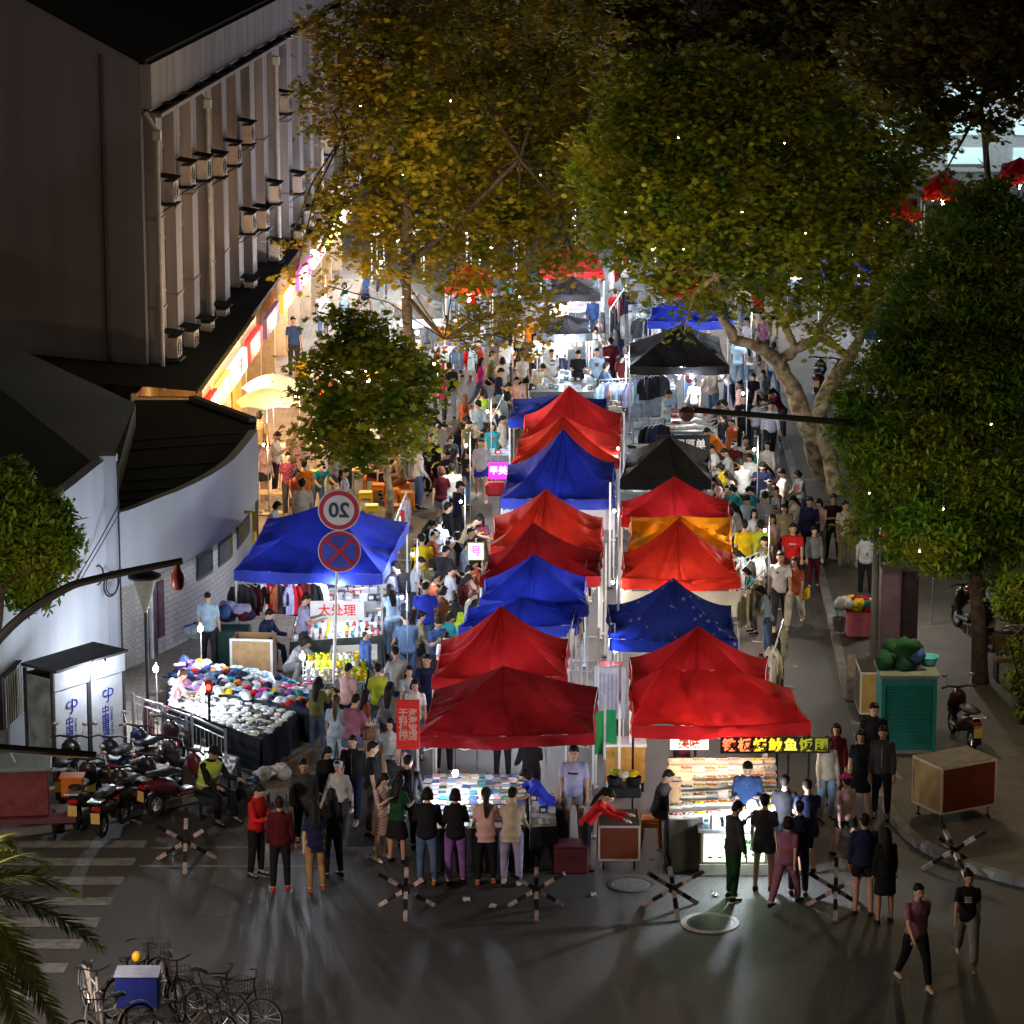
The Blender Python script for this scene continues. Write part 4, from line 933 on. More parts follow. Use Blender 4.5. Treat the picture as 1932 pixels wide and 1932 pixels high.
tree('wide plane tree with yellow-green leaves over the left side of the lane', b1, bl, 36000, .10, [([b1, W(775, 700, b1.y), W(768, 560, b1.y-.5), W(765, 400, b1.y-1), W(760, 250, b1.y-1)], [.22, .18, .14, .11, .07]), ([W(768, 560, b1.y-.5), W(820, 620, b1.y-1.4), W(838, 640, b1.y-2)], [.07, .06, .03]), ([W(768, 500, b1.y-.5), W(880, 400, b1.y), W(980, 300, b1.y)], [.10, .07, .05]), ([W(768, 420, b1.y-.5), W(690, 340, b1.y), W(650, 250, b1.y)], [.09, .07, .04])], LM1, 1, twigs=.6, bark=BARKD)
bl = [blob(*b) for b in ((680, 620, 80, 45), (630, 690, 80, 50), (715, 680, 79, 55), (775, 700, 80, 40), (660, 775, 79, 62), (745, 770, 79, 55), (592, 745, 80, 30), (690, 850, 79, 40), (610, 830, 79, 42), (765, 835, 80, 36), (815, 730, 80, 26), (558, 825, 79, 18), (640, 590, 80, 24), (720, 610, 80, 22), (570, 700, 80, 16))]
b2 = G(736, 988)
tree('small leafy street tree with a thin pale trunk among the left food stalls', b2, bl, 6200, .105, [([b2, W(735, 930, b2.y), W(728, 860, b2.y), W(710, 760, b2.y-.6), W(700, 680, b2.y-1)], [.11, .10, .09, .07, .04])], LM2, 2, bark=BARK)
bl = [blob(*b) for b in ((1180, 320, 88, 110), (1290, 260, 88, 120), (1290, 400, 86, 110), (1180, 450, 87, 75), (1400, 330, 87, 120), (1420, 450, 85, 95), (1300, 500, 85, 75), (1520, 380, 86, 110), (1520, 500, 84, 80), (1620, 330, 87, 110), (1640, 450, 85, 90), (1230, 540, 85, 45), (1380, 545, 84, 55), (1480, 570, 84, 45), (1590, 560, 84, 62), (1660, 540, 85, 45), (1560, 640, 83, 34), (1640, 610, 84, 30), (1340, 590, 84, 24), (1290, 630, 84, 20), (1350, 180, 89, 110), (1500, 230, 88, 120), (1220, 180, 89, 90), (1700, 560, 85, 30), (1320, 560, 84, 40), (1720, 270, 89, 60))]
b3 = G(1570, 928); Y3 = b3.y
tree('large plane tree with mottled forking pale trunks on the right pavement', b3, bl, 43000, .10, [
    ([G(1560, 910), W(1524, 800, Y3), W(1500, 744, Y3), W(1468, 684, Y3), W(1432, 655, Y3-.5), W(1385, 640, Y3-1), W(1360, 590, Y3-1.3), W(1350, 520, Y3-1.5)], [.30, .25, .22, .20, .16, .13, .12, .09]),
    ([G(1580, 940), W(1562, 850, Y3), W(1545, 780, Y3), W(1575, 712, Y3+.3), W(1605, 675, Y3+.5), W(1640, 600, Y3+1), W(1650, 480, Y3+1.5)], [.24, .21, .20, .22, .15, .11, .08]),
    ([W(1468, 684, Y3), W(1500, 660, Y3), W(1545, 638, Y3-.3), W(1570, 560, Y3), W(1560, 420, Y3+.5)], [.15, .14, .12, .10, .07]),
    ([W(1605, 675, Y3+.5), W(1570, 650, Y3+.3), W(1540, 635, Y3)], [.11, .10, .08]),
    ([W(1500, 660, Y3), W(1470, 590, Y3), W(1450, 500, Y3), W(1420, 380, Y3)], [.11, .10, .08, .06])], LM2, 3, twigs=.6)
bl = [blob(*b) for b in ((1000, 60, 118, 140), (1150, 110, 118, 150), (1300, 50, 118, 160), (1450, 90, 118, 150), (1600, 120, 118, 150), (1750, 60, 118, 140), (1150, -60, 118, 150), (1500, -60, 118, 160), (1250, 150, 116, 130), (1400, 200, 116, 120))]
b4 = G(1400, 500); b4.y = 118
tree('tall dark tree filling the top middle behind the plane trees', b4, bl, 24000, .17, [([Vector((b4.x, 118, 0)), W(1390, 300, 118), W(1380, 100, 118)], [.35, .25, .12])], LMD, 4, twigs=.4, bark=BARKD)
bl = [blob(*b) for b in ((1850, 80, 100, 120), (1925, 130, 100, 70), (1780, 160, 100, 80), (1800, 235, 99, 45), (1720, 240, 99, 60), (1870, 210, 99, 50), (1930, 190, 99, 48), (1780, 330, 98, 16), (1860, 340, 98, 26), (1900, -20, 100, 110), (1700, 100, 101, 110))]
b5 = G(1900, 760)
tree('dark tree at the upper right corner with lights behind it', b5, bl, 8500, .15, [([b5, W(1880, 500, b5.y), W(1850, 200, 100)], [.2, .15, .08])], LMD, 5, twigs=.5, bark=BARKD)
bl = [blob(*b) for b in ((1860, 430, 69, 110), (1790, 560, 69, 110), (1900, 560, 69, 110), (1720, 620, 69, 60), (1690, 740, 68, 100), (1790, 740, 68, 120), (1900, 740, 68, 120), (1650, 820, 68, 75), (1740, 860, 67, 110), (1860, 890, 67, 120), (1640, 920, 68, 60), (1700, 960, 67, 75), (1760, 1010, 66, 85), (1850, 1010, 67, 90), (1930, 960, 67, 80), (1620, 985, 68, 30), (1780, 1060, 66, 35))]
b6 = G(1850, 1300)
tree('dense dark evergreen at the right edge, lit bright green underneath', b6, bl, 85000, .10, [([b6, W(1845, 1150, b6.y), W(1830, 950, b6.y), W(1800, 700, b6.y+1)], [.18, .16, .13, .07])], LMB, 6, star=False, jit=.2, per=90, bark=BARKD, name='evergreen_tree', twigs=.5)
bl = [blob(*b) for b in ((1925, 1130, 64, 48), (1935, 1230, 64, 30), (1925, 1290, 64, 24), (1940, 1340, 64, 22))]
b7 = G(1965, 1420)
tree('low green bush at the right edge beside the dark bench', b7, bl, 5000, .09, [([b7, W(1945, 1300, b7.y), W(1935, 1180, b7.y)], [.05, .04, .03])], LMB, 7, star=False, jit=.1, per=40, bark=BARKD, name='bush', cat='bush')
bl = [blob(*b) for b in ((10, 935, 58, 58), (65, 975, 58, 55), (20, 1040, 58, 75), (90, 1060, 58, 48), (50, 1105, 58, 48), (-40, 980, 58, 80), (5, 895, 58, 32), (118, 1020, 58, 28))]
b8 = G(-30, 1570)
tree('round clipped tree lit green at the left edge in front of the white wall', b8, bl, 30000, .09, [([b8, W(-20, 1350, b8.y), W(0, 1120, b8.y)], [.13, .11, .08])], LMB, 8, star=False, jit=.12, per=60, bark=BARKD, name='round_tree')
# palm
def palm():
    b = Vector((-8.6, 42.5, 0)); t = thing('palm_tree', 'palm tree with arching feathery fronds at the bottom left corner', 'tree', b)
    Z = W(-60, 1700, 42.5).z; top = Vector((0, 0, Z))
    tip0 = W(-70, 1690, 42.5)-b
    ob('trunk', MB().tube([(0, 0, 0), (tip0.x*.3, 0, Z*.5), (tip0.x, 0, Z-.15)], [.24, .2, .17], 10), BARKD, t, smooth=True)
    PM = leafmat((.07, .11, .018), (.20, .22, .05), .25)
    R = random.Random(4)
    tips = [((190, 1790), 41.8, .5), ((120, 1950), 41.2, .25), ((60, 1990), 41, .2), ((150, 1690), 43, .55), ((95, 1640), 43.8, .7), ((20, 1600), 43.5, .8), ((-40, 2050), 41, .2), ((-160, 1600), 43, .6), ((-260, 1750), 42, .5), ((-200, 1950), 41.5, .3), ((70, 1860), 40.8, .4), ((-100, 1560), 44.5, .8)]
    for (u, v), Y, up in tips:
        e = W(u, v, Y)-b; s = tip0; mid = s.lerp(e, .5)+Vector((0, 0, up)); pts = []
        for i in range(41):
            q = i/40; pts.append(s*(1-q)**2+mid*2*q*(1-q)+e*q*q)
        f = MB(); f.tube(pts, [.028*(1-i/46) for i in range(41)], 5)
        for i in range(4, 41):
            d = (pts[i]-pts[i-1]).normalized(); sd_ = d.cross(Vector((0, 0, 1))).normalized(); up_ = sd_.cross(d); L = .46*math.sin(math.pi*min(1, .18+i/44*.78))*R.uniform(.85, 1.1)
            for sg in (-1, 1):
                for hh in (0, .5):
                    p = pts[i]-(pts[i]-pts[i-1])*hh; tp = p+(sd_*sg*.75+d*.75+up_*R.uniform(-.1, .35)).normalized()*L+Vector((0, 0, -.12*L)); wv = d*.016
                    m_ = p.lerp(tp, .5)+up_*.02
                    f.add([p-wv, p+wv, m_+wv*1.2, m_-wv*1.2, tp], [(0, 1, 2, 3), (3, 2, 4)])
        ob('frond', f, PM, t)
palm()
# ---------------------------------------------------------------- poles and lamps
PB = mat((.012, .011, .012), rough=.5, var=.1)
def W2(u, v, Y): return W(u, v, Y)
base = Vector((W(-150, 1200, 45).x, 45, 0)); t = thing('street_lamp', 'black curved lamp arm reaching in from the left with a red-brown dome on its end', 'street lamp', base)
pts = spl([Vector((0, 0, 5.6)), W(0, 1203, 45)-base, W(110, 1118, 45)-base, W(190, 1090, 45)-base, W(345, 1058, 45)-base], 6)
ob('pole', MB().tube([(0, 0, 0), (0, 0, 5.7)], [.11, .08], 10), PB, t, smooth=True)
ob('arm', MB().tube(pts, [.075-.028*i/len(pts) for i in range(len(pts))], 8), PB, t, smooth=True)
dq = W(335, 1090, 45)-base; ob('dome', MB().lathe([(0, .2), (.04, .2), (.045, .12), (.09, .05), (.098, -.02), (.095, -.12), (.06, -.17), (0, -.17)], 14), mat((.18, .035, .03), rough=.4), t, dq, smooth=True)
base = Vector((W(-150, 1390, 44).x, 44, 0)); t = thing('barrier_arm', 'black straight arm with a thin yellow stripe crossing the lower left edge', 'arm', base)
a0, a1 = Vector((0, 0, 5.9)), W(182, 1424, 44)-base
ob('pole', MB().tube([(0, 0, 0), (0, 0, 6.0)], [.1, .08], 10), PB, t); ob('arm', MB().tube([a0, a1], [.07, .045], 8), PB, t)
s0, s1 = a0.lerp(a1, .68)+Vector((0, -.06, -.045)), a0.lerp(a1, .93)+Vector((0, -.05, -.035)); ob('stripe', MB().tube([s0, s1], .012, 5), mat((.7, .5, .15), rough=.5), t)
base = Vector((W(1654, 1000, 68).x, 68, .13)); t = thing('street_lamp', 'grey pole half hidden in the evergreen with a long dark arm reaching left', 'street lamp', base)
ob('pole', MB().tube([(0, 0, 0), (0, 0, 6.0)], [.085, .06], 10).box((0, 0, .15), (.3, .3, .3)), mat((.16, .15, .15), rough=.5), t, smooth=True)
e0, e1 = W(1654, 802, 68)-base, W(1312, 774, 66.5)-base
ob('arm', MB().tube([e0, e1], [.075, .06], 8), PB, t); ob('lamp_head', MB().lathe([(0, .1), (.1, .08), (.17, 0), (.16, -.12), (.08, -.2), (0, -.2)], 14), mat((.10, .04, .03), rough=.4), t, e1+Vector((-.18, 0, -.02)), smooth=True)
p = G(281, 1400, .13); t = thing('garden_lamp', 'dark post with an inverted cone lamp head by the curved wall', 'street lamp', (p.x, p.y, .13))
ob('pole', MB().tube([(0, 0, 0), (0, 0, .4), (0, 0, 2.7)], [.06, .035, .035], 8), PB, t, smooth=True); ob('base', MB().lathe([(.12, 0), (.12, .5), (.08, .8), (.04, .85), (0, .85)], 12), mat((.13, .04, .05), rough=.5), t)
ob('lamp_shade', MB().lathe([(.04, 2.65), (.10, 2.85), (.24, 3.35), (.22, 3.36), (.0, 3.36)], 16), mat((.30, .28, .22), rough=.3, trans=.3), t, smooth=True); ob('lid', MB().lathe([(0, 3.48), (.2, 3.46), (.33, 3.40), (.33, 3.36), (0, 3.36)], 18), PB, t, smooth=True)
# traffic signs
p = G(628, 1345, .13); t = thing('traffic_sign_post', 'thin pole with a round 20 sign and a round blue no-stopping sign seen mirrored', 'traffic sign', (p.x, p.y, .13))
zs1 = W(641, 962, p.y).z-.13; zs2 = W(640, 1040, p.y).z-.13; tx = W(640, 1000, p.y).x-p.x
ob('pole', MB().tube([(0, 0, 0), (tx, .04, zs1+.2)], .03, 8), WHITEMETAL, t)
REDR = mat((.42, .03, .06), rough=.35, var=.05); RW = mat((.62, .64, .70), rough=.35, var=.04); BS = mat((.05, .09, .55), rough=.35, var=.2, scale=2)
def disc(r, th, y, m, name, par, zc): return ob(name, MB().tube([(tx, y, zc), (tx, y-th, zc)], r, 40), m, par)
s = disc(.425, .02, 0, RW, 'speed_sign', t, zs1); disc(.40, .006, -.021, REDR, 'ring', s, zs1); disc(.31, .006, -.028, RW, 'face', s, zs1)
text('number', '20', .42, mat((.03, .06, .09), var=0), s, (tx, -.038, zs1-.01), (math.pi/2, 0, 0), mirror=True, extr=.003, bold=.012)
s = disc(.435, .02, 0, RW, 'no_stopping_sign', t, zs2); disc(.415, .006, -.021, REDR, 'ring', s, zs2); disc(.345, .006, -.028, BS, 'face', s, zs2)
xb = MB()
for a in (45, -45): xb.box((tx, -.038, zs2), (.70, .006, .07), 0, Matrix.Rotation(math.radians(a), 3, 'Y'))
xb.v = [(x, y-(.002 if i >= 8 else 0), zz) for i, (x, y, zz) in enumerate(xb.v)]
ob('cross', xb, REDR, s)

# street lamps that light the junction (their heads stand just outside the picture)
def street_light(u, v, Y, w, col, label, r=.25):
    q = W(u, v, Y); t = thing('street_lamp', label, 'street lamp', (q.x, q.y, 0)); ob('pole', MB().tube([(0, .4, 0), (0, .4, q.z+.3), (0, 0, q.z+.35)], .07, 8), PB, t); ob('lamp_head', MB().box((0, -.1, q.z+.3), (.3, .7, .12), bev=.03), PB, t); ob('lens', MB().box((0, -.1, q.z+.22), (.24, .5, .03)), mat(col, emit=20, ecol=col, var=0), t)
    lamp((q.x, q.y-.1, q.z), w, col, r)
street_light(-330, 1500, 44, 1500, (1., .80, .66), 'street lamp with a warm head just off the lower left of the picture')
street_light(2150, 1200, 58, 30, (1., .70, .42), 'street lamp with a warm head just off the right of the picture')

rb = MB()
for k in range(9):
    a_ = CWl[min(len(CWl)-1, 2+k*3)] ; rb.box((a_.x-1.6-k*.02, a_.y+.4, 3.345), (3.0, .05, .03), .35)
ob('roof_seams', rb, DARK, lowb)
pt_ = MB(); R_ = random.Random(9)
for u, v, w_, l_ in ((700, 1560, .8, 2.2), (860, 1060, 1.0, 4.0), (1490, 1120, .8, 5.0)):
    p = G(u, v, .005); pt_.add([(p.x-w_/2, p.y-l_/2, .005), (p.x+w_/2, p.y-l_/2+.1, .005), (p.x+w_/2-.05, p.y+l_/2, .005), (p.x-w_/2+.03, p.y+l_/2-.08, .005)], [(0, 1, 2, 3)])
struct(ob('road_patches', pt_, mat((.048, .046, .046), rough=.55, var=.3, scale=20, bump=.4, bscale=60)))
cr_ = MB()
for u, v, du, dv_ in ((300, 1720, 500, 40), (1150, 1790, 420, 30)):
    p = G(u, v, .008); q = G(u+du, v+dv_, .008); prev = p; n_ = 26
    for i in range(1, n_+1):
        c_ = p.lerp(q, i/n_)+Vector((R_.uniform(-.06, .06), R_.uniform(-.10, .10), 0)); d_ = (c_-prev).normalized(); nn = Vector((-d_.y, d_.x, 0))*R_.uniform(.003, .008)
        cr_.add([prev-nn, c_-nn, c_+nn, prev+nn], [(0, 1, 2, 3)]); prev = c_
struct(ob('road_cracks', cr_, mat((.024, .023, .023), rough=.9)))
for i, (u, v) in enumerate(((1230, 1625), (1260, 1640), (1285, 1618), (1246, 1608), (620, 1500), (560, 1530), (880, 1700), (1120, 1690), (700, 1620), (1520, 1380), (1500, 1260), (660, 1520), (930, 1712), (1350, 1690))):
    p = G(u, v); w_ = R_.uniform(.06, .13)
    g_ = MB().grid(lambda s, t, w_=w_: Vector(((s-.5)*w_*1.6, (t-.5)*w_, .012+.03*abs(math.sin(s*5+t*4)))), 5, 4)
    tag(ob('paper_scrap', g_, mat((.55, .53, .5), rough=.8, var=.15), None, (p.x, p.y, .004), R_.uniform(0, 3)), 'pale paper scrap lying on the asphalt near the stalls', 'litter', 'paper scraps on the asphalt')

# bulbs added among the branches only to light the tree crowns
for i, (u, v, Y, w_) in enumerate(((640, 440, 87, 60), (760, 330, 87.5, 75), (760, 560, 88, 50), (880, 440, 88, 70), (980, 560, 88.5, 45), (1020, 330, 89, 70), (850, 190, 88, 60), (680, 200, 87.5, 50), (1180, 400, 83.5, 50), (1290, 470, 81.5, 55), (1400, 400, 81, 60), (1520, 440, 80.5, 60), (1620, 520, 80.5, 45), (1480, 270, 82, 40), (1280, 260, 82.5, 40), (690, 700, 76.5, 22), (1735, 1040, 62.2, 170), (1780, 960, 62.4, 60), (1640, 930, 64.2, 22), (110, 1110, 55.0, 90), (1870, 800, 63, 10))):
    p = W(u, v, Y); bulb(p, w_*(.55 if u < 1100 else .42), (1, .82, .46), f'{"first second third fourth fifth sixth seventh eighth ninth tenth eleventh twelfth 13th 14th 15th 16th 17th 18th 19th 20th 21st".split()[i]} small bulb added to light the leaves', .35, group='bulbs added to light the leaves', r=.012)
EXPO = 1.2
# ---------------------------------------------------------------- tents: (front left, front right, back right, back left) at the eaves
gm, gr = 'tents of the middle row', 'tents of the right row'
M1 = tent('dark red tent at the front of the middle row, a book stall under it', 'dred', (785, 1388), (1122, 1383), (1128, 1296), (820, 1300), (950, 1256), seed=1, conc=1.15, folds=.5, light=[(.22, -.02, 1.3, 75, COOL), (.62, .6, 1.5, 75, COOL)], group=gm, val=.22)
M2 = tent('bright red tent second from the front of the middle row', 'red', (815, 1278), (1070, 1275), (1073, 1205), (832, 1207), (945, 1142), seed=2, conc=1.5, light=[(.5, .5, 1.6, 75, COOL)], group=gm)
M2b = tent('low blue canopy tucked behind the second red tent of the middle row', 'blue', (865, 1182), (1088, 1178), (1100, 1140), (885, 1146), (975, 1140), eave=1.85, seed=3, conc=1.2, light=[(.5, .5, 1.3, 30, COOL)], rise=.4, group=gm)
M3 = tent('blue tent with a pale left flank, third from the front of the middle row', 'blue', (905, 1130), (1110, 1142), (1105, 1088), (915, 1092), (1008, 1045), seed=4, conc=1.3, light=[(.5, .5, 1.6, 60, COOL)], group=gm)
M4 = tent('dark red tent just behind the blue tent of the middle row', 'dred', (905, 1088), (1132, 1086), (1135, 1040), (922, 1046), (1005, 985), seed=5, conc=1.6, light=[(.5, .5, 1.6, 75, NEUT)], group=gm)
M5 = tent('orange-red tent with deep folds in the middle of the middle row', 'ored', (925, 1030), (1138, 1034), (1138, 976), (932, 972), (1030, 922), seed=6, conc=1.5, folds=1.3, light=[(.5, .45, 1.6, 90, NEUT)], group=gm)
M6 = tent('steep blue tent with a white apron between red tents of the middle row', 'blue', (945, 940), (1160, 940), (1160, 872), (958, 876), (1063, 808), seed=7, conc=1.7, folds=1.2, light=[(.5, .5, 1.6, 55, COOL)], group=gm)
M7 = tent('orange-red tent right behind the steep blue tent', 'ored', (965, 872), (1168, 866), (1171, 822), (978, 828), (1061, 783), seed=8, conc=1.5, light=[(.5, .5, 1.6, 80, COOL)], group=gm)
M8 = tent('red tent at the back of the long middle row, its peak the highest', 'red', (984, 822), (1172, 822), (1174, 779), (990, 782), (1074, 727), seed=9, conc=1.6, light=[(.5, .5, 1.6, 70, COOL)], group=gm)
M9 = tent('crumpled low blue canopy behind the last red tent of the middle row', 'navy', (960, 790), (1150, 790), (1145, 752), (968, 752), (1050, 750), eave=1.9, rise=.38, seed=10, folds=2.5, group=gm)
R1 = tent('wide red tent at the front of the right row above the food counter', 'red', (1192, 1368), (1530, 1362), (1492, 1300), (1188, 1292), (1312, 1262), ridge=1.25, seed=11, conc=.95, folds=1.4, light=[(.28, .05, 1.6, 45, WARM), (.55, .1, 1.6, 40, NEUT), (.45, .6, 1.7, 40, NEUT)], group=gr, legcol=BLACK)
R2 = tent('red tent right behind the front red tent of the right row', 'red', (1188, 1300), (1450, 1302), (1448, 1243), (1188, 1240), (1318, 1180), seed=12, conc=1.45, light=[(.5, .5, 1.6, 60, COOL)], group=gr)
R3 = tent('navy blue tent printed with small flowers in the right row', 'navy_print', (1150, 1205), (1392, 1208), (1380, 1142), (1146, 1140), (1270, 1090), seed=13, conc=1.7, light=[(.5, .5, 1.6, 40, WARM)], group=gr)
R4 = tent('orange-red tent in front of the yellow canopy in the right row', 'ored', (1172, 1090), (1397, 1090), (1382, 1042), (1175, 1042), (1280, 978), seed=14, conc=1.5, light=[(.5, .4, 1.6, 90, NEUT)], group=gr)
R5 = tent('yellow canopy between two red tents of the right row', 'yellow', (1185, 1030), (1380, 1030), (1380, 975), (1190, 975), (1285, 960), eave=2.05, rise=.36, seed=15, folds=2., light=[(.5, .5, 1.6, 60, WARM)], group=gr)
R6 = tent('red tent behind the yellow canopy in the right row', 'red', (1172, 975), (1380, 975), (1376, 943), (1172, 945), (1272, 898), seed=16, conc=1.5, light=[(.5, .5, 1.6, 70, COOL)], group=gr)
R7 = tent('black tent with white lettering on its rear flank in the right row', 'black', (1170, 905), (1342, 905), (1340, 850), (1182, 852), (1262, 822), seed=17, conc=1.15, folds=.6, light=[(.55, 1.1, 2.25, 70, COOL)], group=gr)
R8 = tent('black tent above hanging red and green clothes, furthest visible in the right row', 'black', (1188, 690), (1376, 690), (1356, 636), (1180, 650), (1285, 612), seed=18, conc=1.1, folds=.6, light=[(.62, -.03, 1.72, 80, COOL), (.4, .5, 1.6, 30, COOL)], group=gr)
gf = 'far tents seen through the trees'
tent('small black tent right of the left plane tree with a string of lamps', 'grey', (1013, 628), (1118, 628), (1112, 602), (1022, 602), (1068, 596), seed=20, light=[(.55, -.1, 1.9, 110, COOL)], group=gf)
tent('second small black tent further up the lane', 'grey', (1018, 554), (1133, 554), (1128, 528), (1030, 528), (1080, 520), seed=21, light=[(.5, .2, 1.6, 120, COOL)], group=gf)
tent('distant red tent near the top of the lane', 'red', (1020, 512), (1140, 512), (1130, 480), (1032, 480), (1082, 462), seed=22, light=[(.5, .5, 1.6, 110, COOL)], group=gf)
tent('blue tent with a white striped curtain behind the far black tent', 'blue', (1222, 605), (1385, 605), (1375, 580), (1230, 580), (1300, 562), seed=23, light=[(.3, .5, 1.6, 100, COOL)], group=gf)
tent('far red tent mostly hidden by leaves in the middle of the plane tree', 'ored', (1245, 545), (1345, 545), (1338, 518), (1252, 518), (1295, 500), seed=24, light=[(.5, .5, 1.6, 100, NEUT)], group=gf)
tent('blue tent on the right behind the plane tree fork', 'blue', (1545, 520), (1650, 520), (1640, 490), (1552, 490), (1596, 468), seed=25, light=[(.5, -.1, 1.6, 90, COOL)], group=gf)
tent('dark blue tent beside the parked motorcycles behind the plane tree', 'navy', (1625, 625), (1745, 625), (1735, 590), (1632, 590), (1682, 568), seed=26, light=[(.3, 0, 1.6, 60, COOL)], group=gf)
tent('far red tent left of the upper right lights', 'red', (1650, 405), (1740, 405), (1730, 375), (1660, 375), (1695, 352), seed=27, light=[(.5, 0, 1.6, 150, WARM)], group=gf)
tent('far red tent with yellow light beneath at the upper right', 'red', (1738, 365), (1820, 365), (1812, 340), (1745, 340), (1780, 322), seed=28, light=[(.5, 0, 1.6, 150, WARM)], group=gf)
tent('red tent at the right edge of the upper corner', 'red', (1885, 335), (1965, 335), (1955, 308), (1890, 308), (1925, 296), seed=29, light=[(.5, 0, 1.6, 120, COOL)], group=gf)
tent('far white tent on the left lane behind the leaves', 'white', (735, 600), (840, 600), (835, 570), (745, 570), (790, 552), seed=30, light=[(.5, -.1, 1.6, 130, COOL)], group=gf)
tent('far yellow tent on the left lane behind the leaves', 'yellow', (640, 690), (750, 690), (745, 655), (650, 655), (698, 640), seed=31, light=[(.5, -.1, 1.6, 80, WARM)], group=gf)
tent('far orange-red tent on the left lane high behind the leaves', 'ored', (840, 540), (930, 540), (925, 512), (848, 512), (885, 496), seed=32, light=[(.5, -.1, 1.6, 120, WARM)], group=gf)
tent('far white tent highest up the left lane', 'white', (700, 430), (800, 430), (795, 405), (710, 405), (752, 390), seed=33, light=[(.5, -.1, 1.6, 260, NEUT)], group=gf)
tent('far white tent up the lane at the left plane tree middle', 'white', (880, 445), (975, 445), (970, 420), (888, 420), (928, 405), seed=34, light=[(.5, -.1, 1.6, 260, COOL)], group=gf)
L1 = tent('blue tent with a mauve left flank behind the round traffic signs', 'blue', (442, 1075), (722, 1082), (770, 985), (505, 978), (625, 945), seed=19, conc=1.25, folds=.6, light=[(.70, .02, 1.75, 90, COOL), (.3, .45, 1.7, 60, COOL), (.7, .7, 1.7, 55, COOL)], group='tents on the left pavement')
# apron, lettering, curtains on tents
def panel(name, label, cat, a, b, z0, z1, m, parent=None, wav=.03, n=6., dx=0):
    c = (a+b)/2; o = Vector((c.x, c.y, 0)); d = b-a; nr = Vector((d.y, -d.x, 0)).normalized(); Ln = d.length
    g = MB().grid(lambda s, t: (a-o).lerp(b-o, s)*1.0+Vector((0, 0, z1+(z0-z1)*t-(a-o).lerp(b-o, s).z))+nr*(wav*math.sin(s*Ln*n+t*2)*(.4+t)), max(6, int(Ln*12)), 8)
    x = ob(name, g, m, None, (o.x, o.y, 0), smooth='all'); tag(x, label, cat); return x
FAB = lambda c: mat(c, rough=.8, var=.12, scale=2, trans=.3, bump=.1, bscale=10)
a, b = M6[0]+Vector((.05, -.1, 0)), M6[1]+Vector((0, -.1, 0)); panel('curtain', 'white cloth apron hanging below the steep blue tent', 'curtain', a, b, 1.25, 1.74, FAB((.68, .68, .72)))
a, b = R4[0]+Vector((.02, -.1, 0)), R4[1]+Vector((0, -.1, 0)); panel('curtain', 'cream cloth hanging below the orange-red tent of the right row', 'curtain', a, b, 1.15, 1.73, FAB((.62, .60, .50)))
a, b = R7[0]+Vector((0, -.12, 0)), R7[1]+Vector((0, -.12, 0)); panel('banner', 'grey-blue banner under the front of the black tent with lettering', 'banner', a, b, 1.35, 1.72, mat((.22, .32, .36), rough=.6))
c0 = R7[0].lerp(R7[1], .5); bo = thing('banner_lettering', 'white letters on the grey-blue banner under the black tent', 'lettering', (c0.x, c0.y-.2, 1.53)); text('lettering', '品 牌 店', .26, mat((.85, .85, .85), var=0), bo, (0, 0, 0), (math.pi/2, 0, 0), bold=.006)
c0 = R7[3].lerp(R7[2], .68); bo = thing('sign_board', 'black upright board with white lettering behind the black tent of the right row', 'sign', (c0.x, c0.y+.25, 0))
ob('board', MB().box((0, 0, 1.6), (1.35, .05, 1.5)), mat((.02, .02, .024), rough=.5), bo); ob('leg', MB().box((-.6, .05, .45), (.05, .05, .9)), BLACK, bo); ob('leg', MB().box((.6, .05, .45), (.05, .05, .9)), BLACK, bo)
text('lettering', '外贸原单\n特价女装', .26, mat((.85, .85, .85), var=0), bo, (0.05, -.03, 2.0), (math.pi/2, 0, 0), bold=.006)
# striped curtain behind R8
a, b = G(1185, 640, 1.0), G(1262, 600, 1.7); a = Vector((a.x, a.y, 0)); b = Vector((a.x+1.7, a.y+.6, 0))
sm = mat((.55, .62, .66), rough=.7); sc1 = panel('curtain', 'white pleated curtain with dark stripes behind the far black tent', 'curtain', a+Vector((0, 0, 0)), b, .3, 2.1, sm, wav=.07, n=14)
# white poles lining the aisle between the two rows
for i, (u, v) in enumerate(((1140, 1560), (1168, 1500), (1128, 1420), (1165, 1330), (1142, 1240), (1168, 1180), (1150, 1110), (1172, 1020), (1176, 960))):
    p = G(u, v); t = thing('tent_pole', f'upright pale pole in the aisle between the tent rows, {["nearest", "second", "third", "fourth", "fifth", "sixth", "seventh", "eighth", "furthest"][i]} from the front', 'pole', (p.x, p.y, 0))
    ob('shaft', MB().box((0, 0, 1.3), (.045, .045, 2.5)), WHITEMETAL, t); ob('foot', MB().box((0, 0, .02), (.16, .16, .03)), DARK, t)
# ---------------------------------------------------------------- front middle stall: books
T1 = [G(795, 1566, .8), G(990, 1562, .8), G(990, 1462, .8), G(800, 1462, .8)]
table('display_table', 'long white display table of the front middle stall', T1, .8, (.65, .65, .65), skirt=(.04, .035, .045))
spread('book', T1, .8, 13, 10, ['lgrey', 'grey', 'cream', 'sky', 'charcoal', 'pink', 'lime', 'white', 'charcoal', 'dblue'], 'notebook', 'laid out on the front middle stall', jit=.25, sc_=.95, seconds=['white', 'lgrey', 'sky', 'lpink', 'grey', 'charcoal', 'teal', 'dblue', 'cream'])
T1b = [G(1000, 1562, .8), G(1050, 1560, .8), G(1045, 1500, .8), G(1000, 1500, .8)]
table('side_table', 'small black and white patterned table beside the blue-shirted woman', T1b, .8, (.6, .6, .6), skirt=(.03, .03, .035)); spread('carton', T1b, .8, 3, 3, ['white', 'charcoal'], 'small box', 'on the patterned side table', sc_=.7)
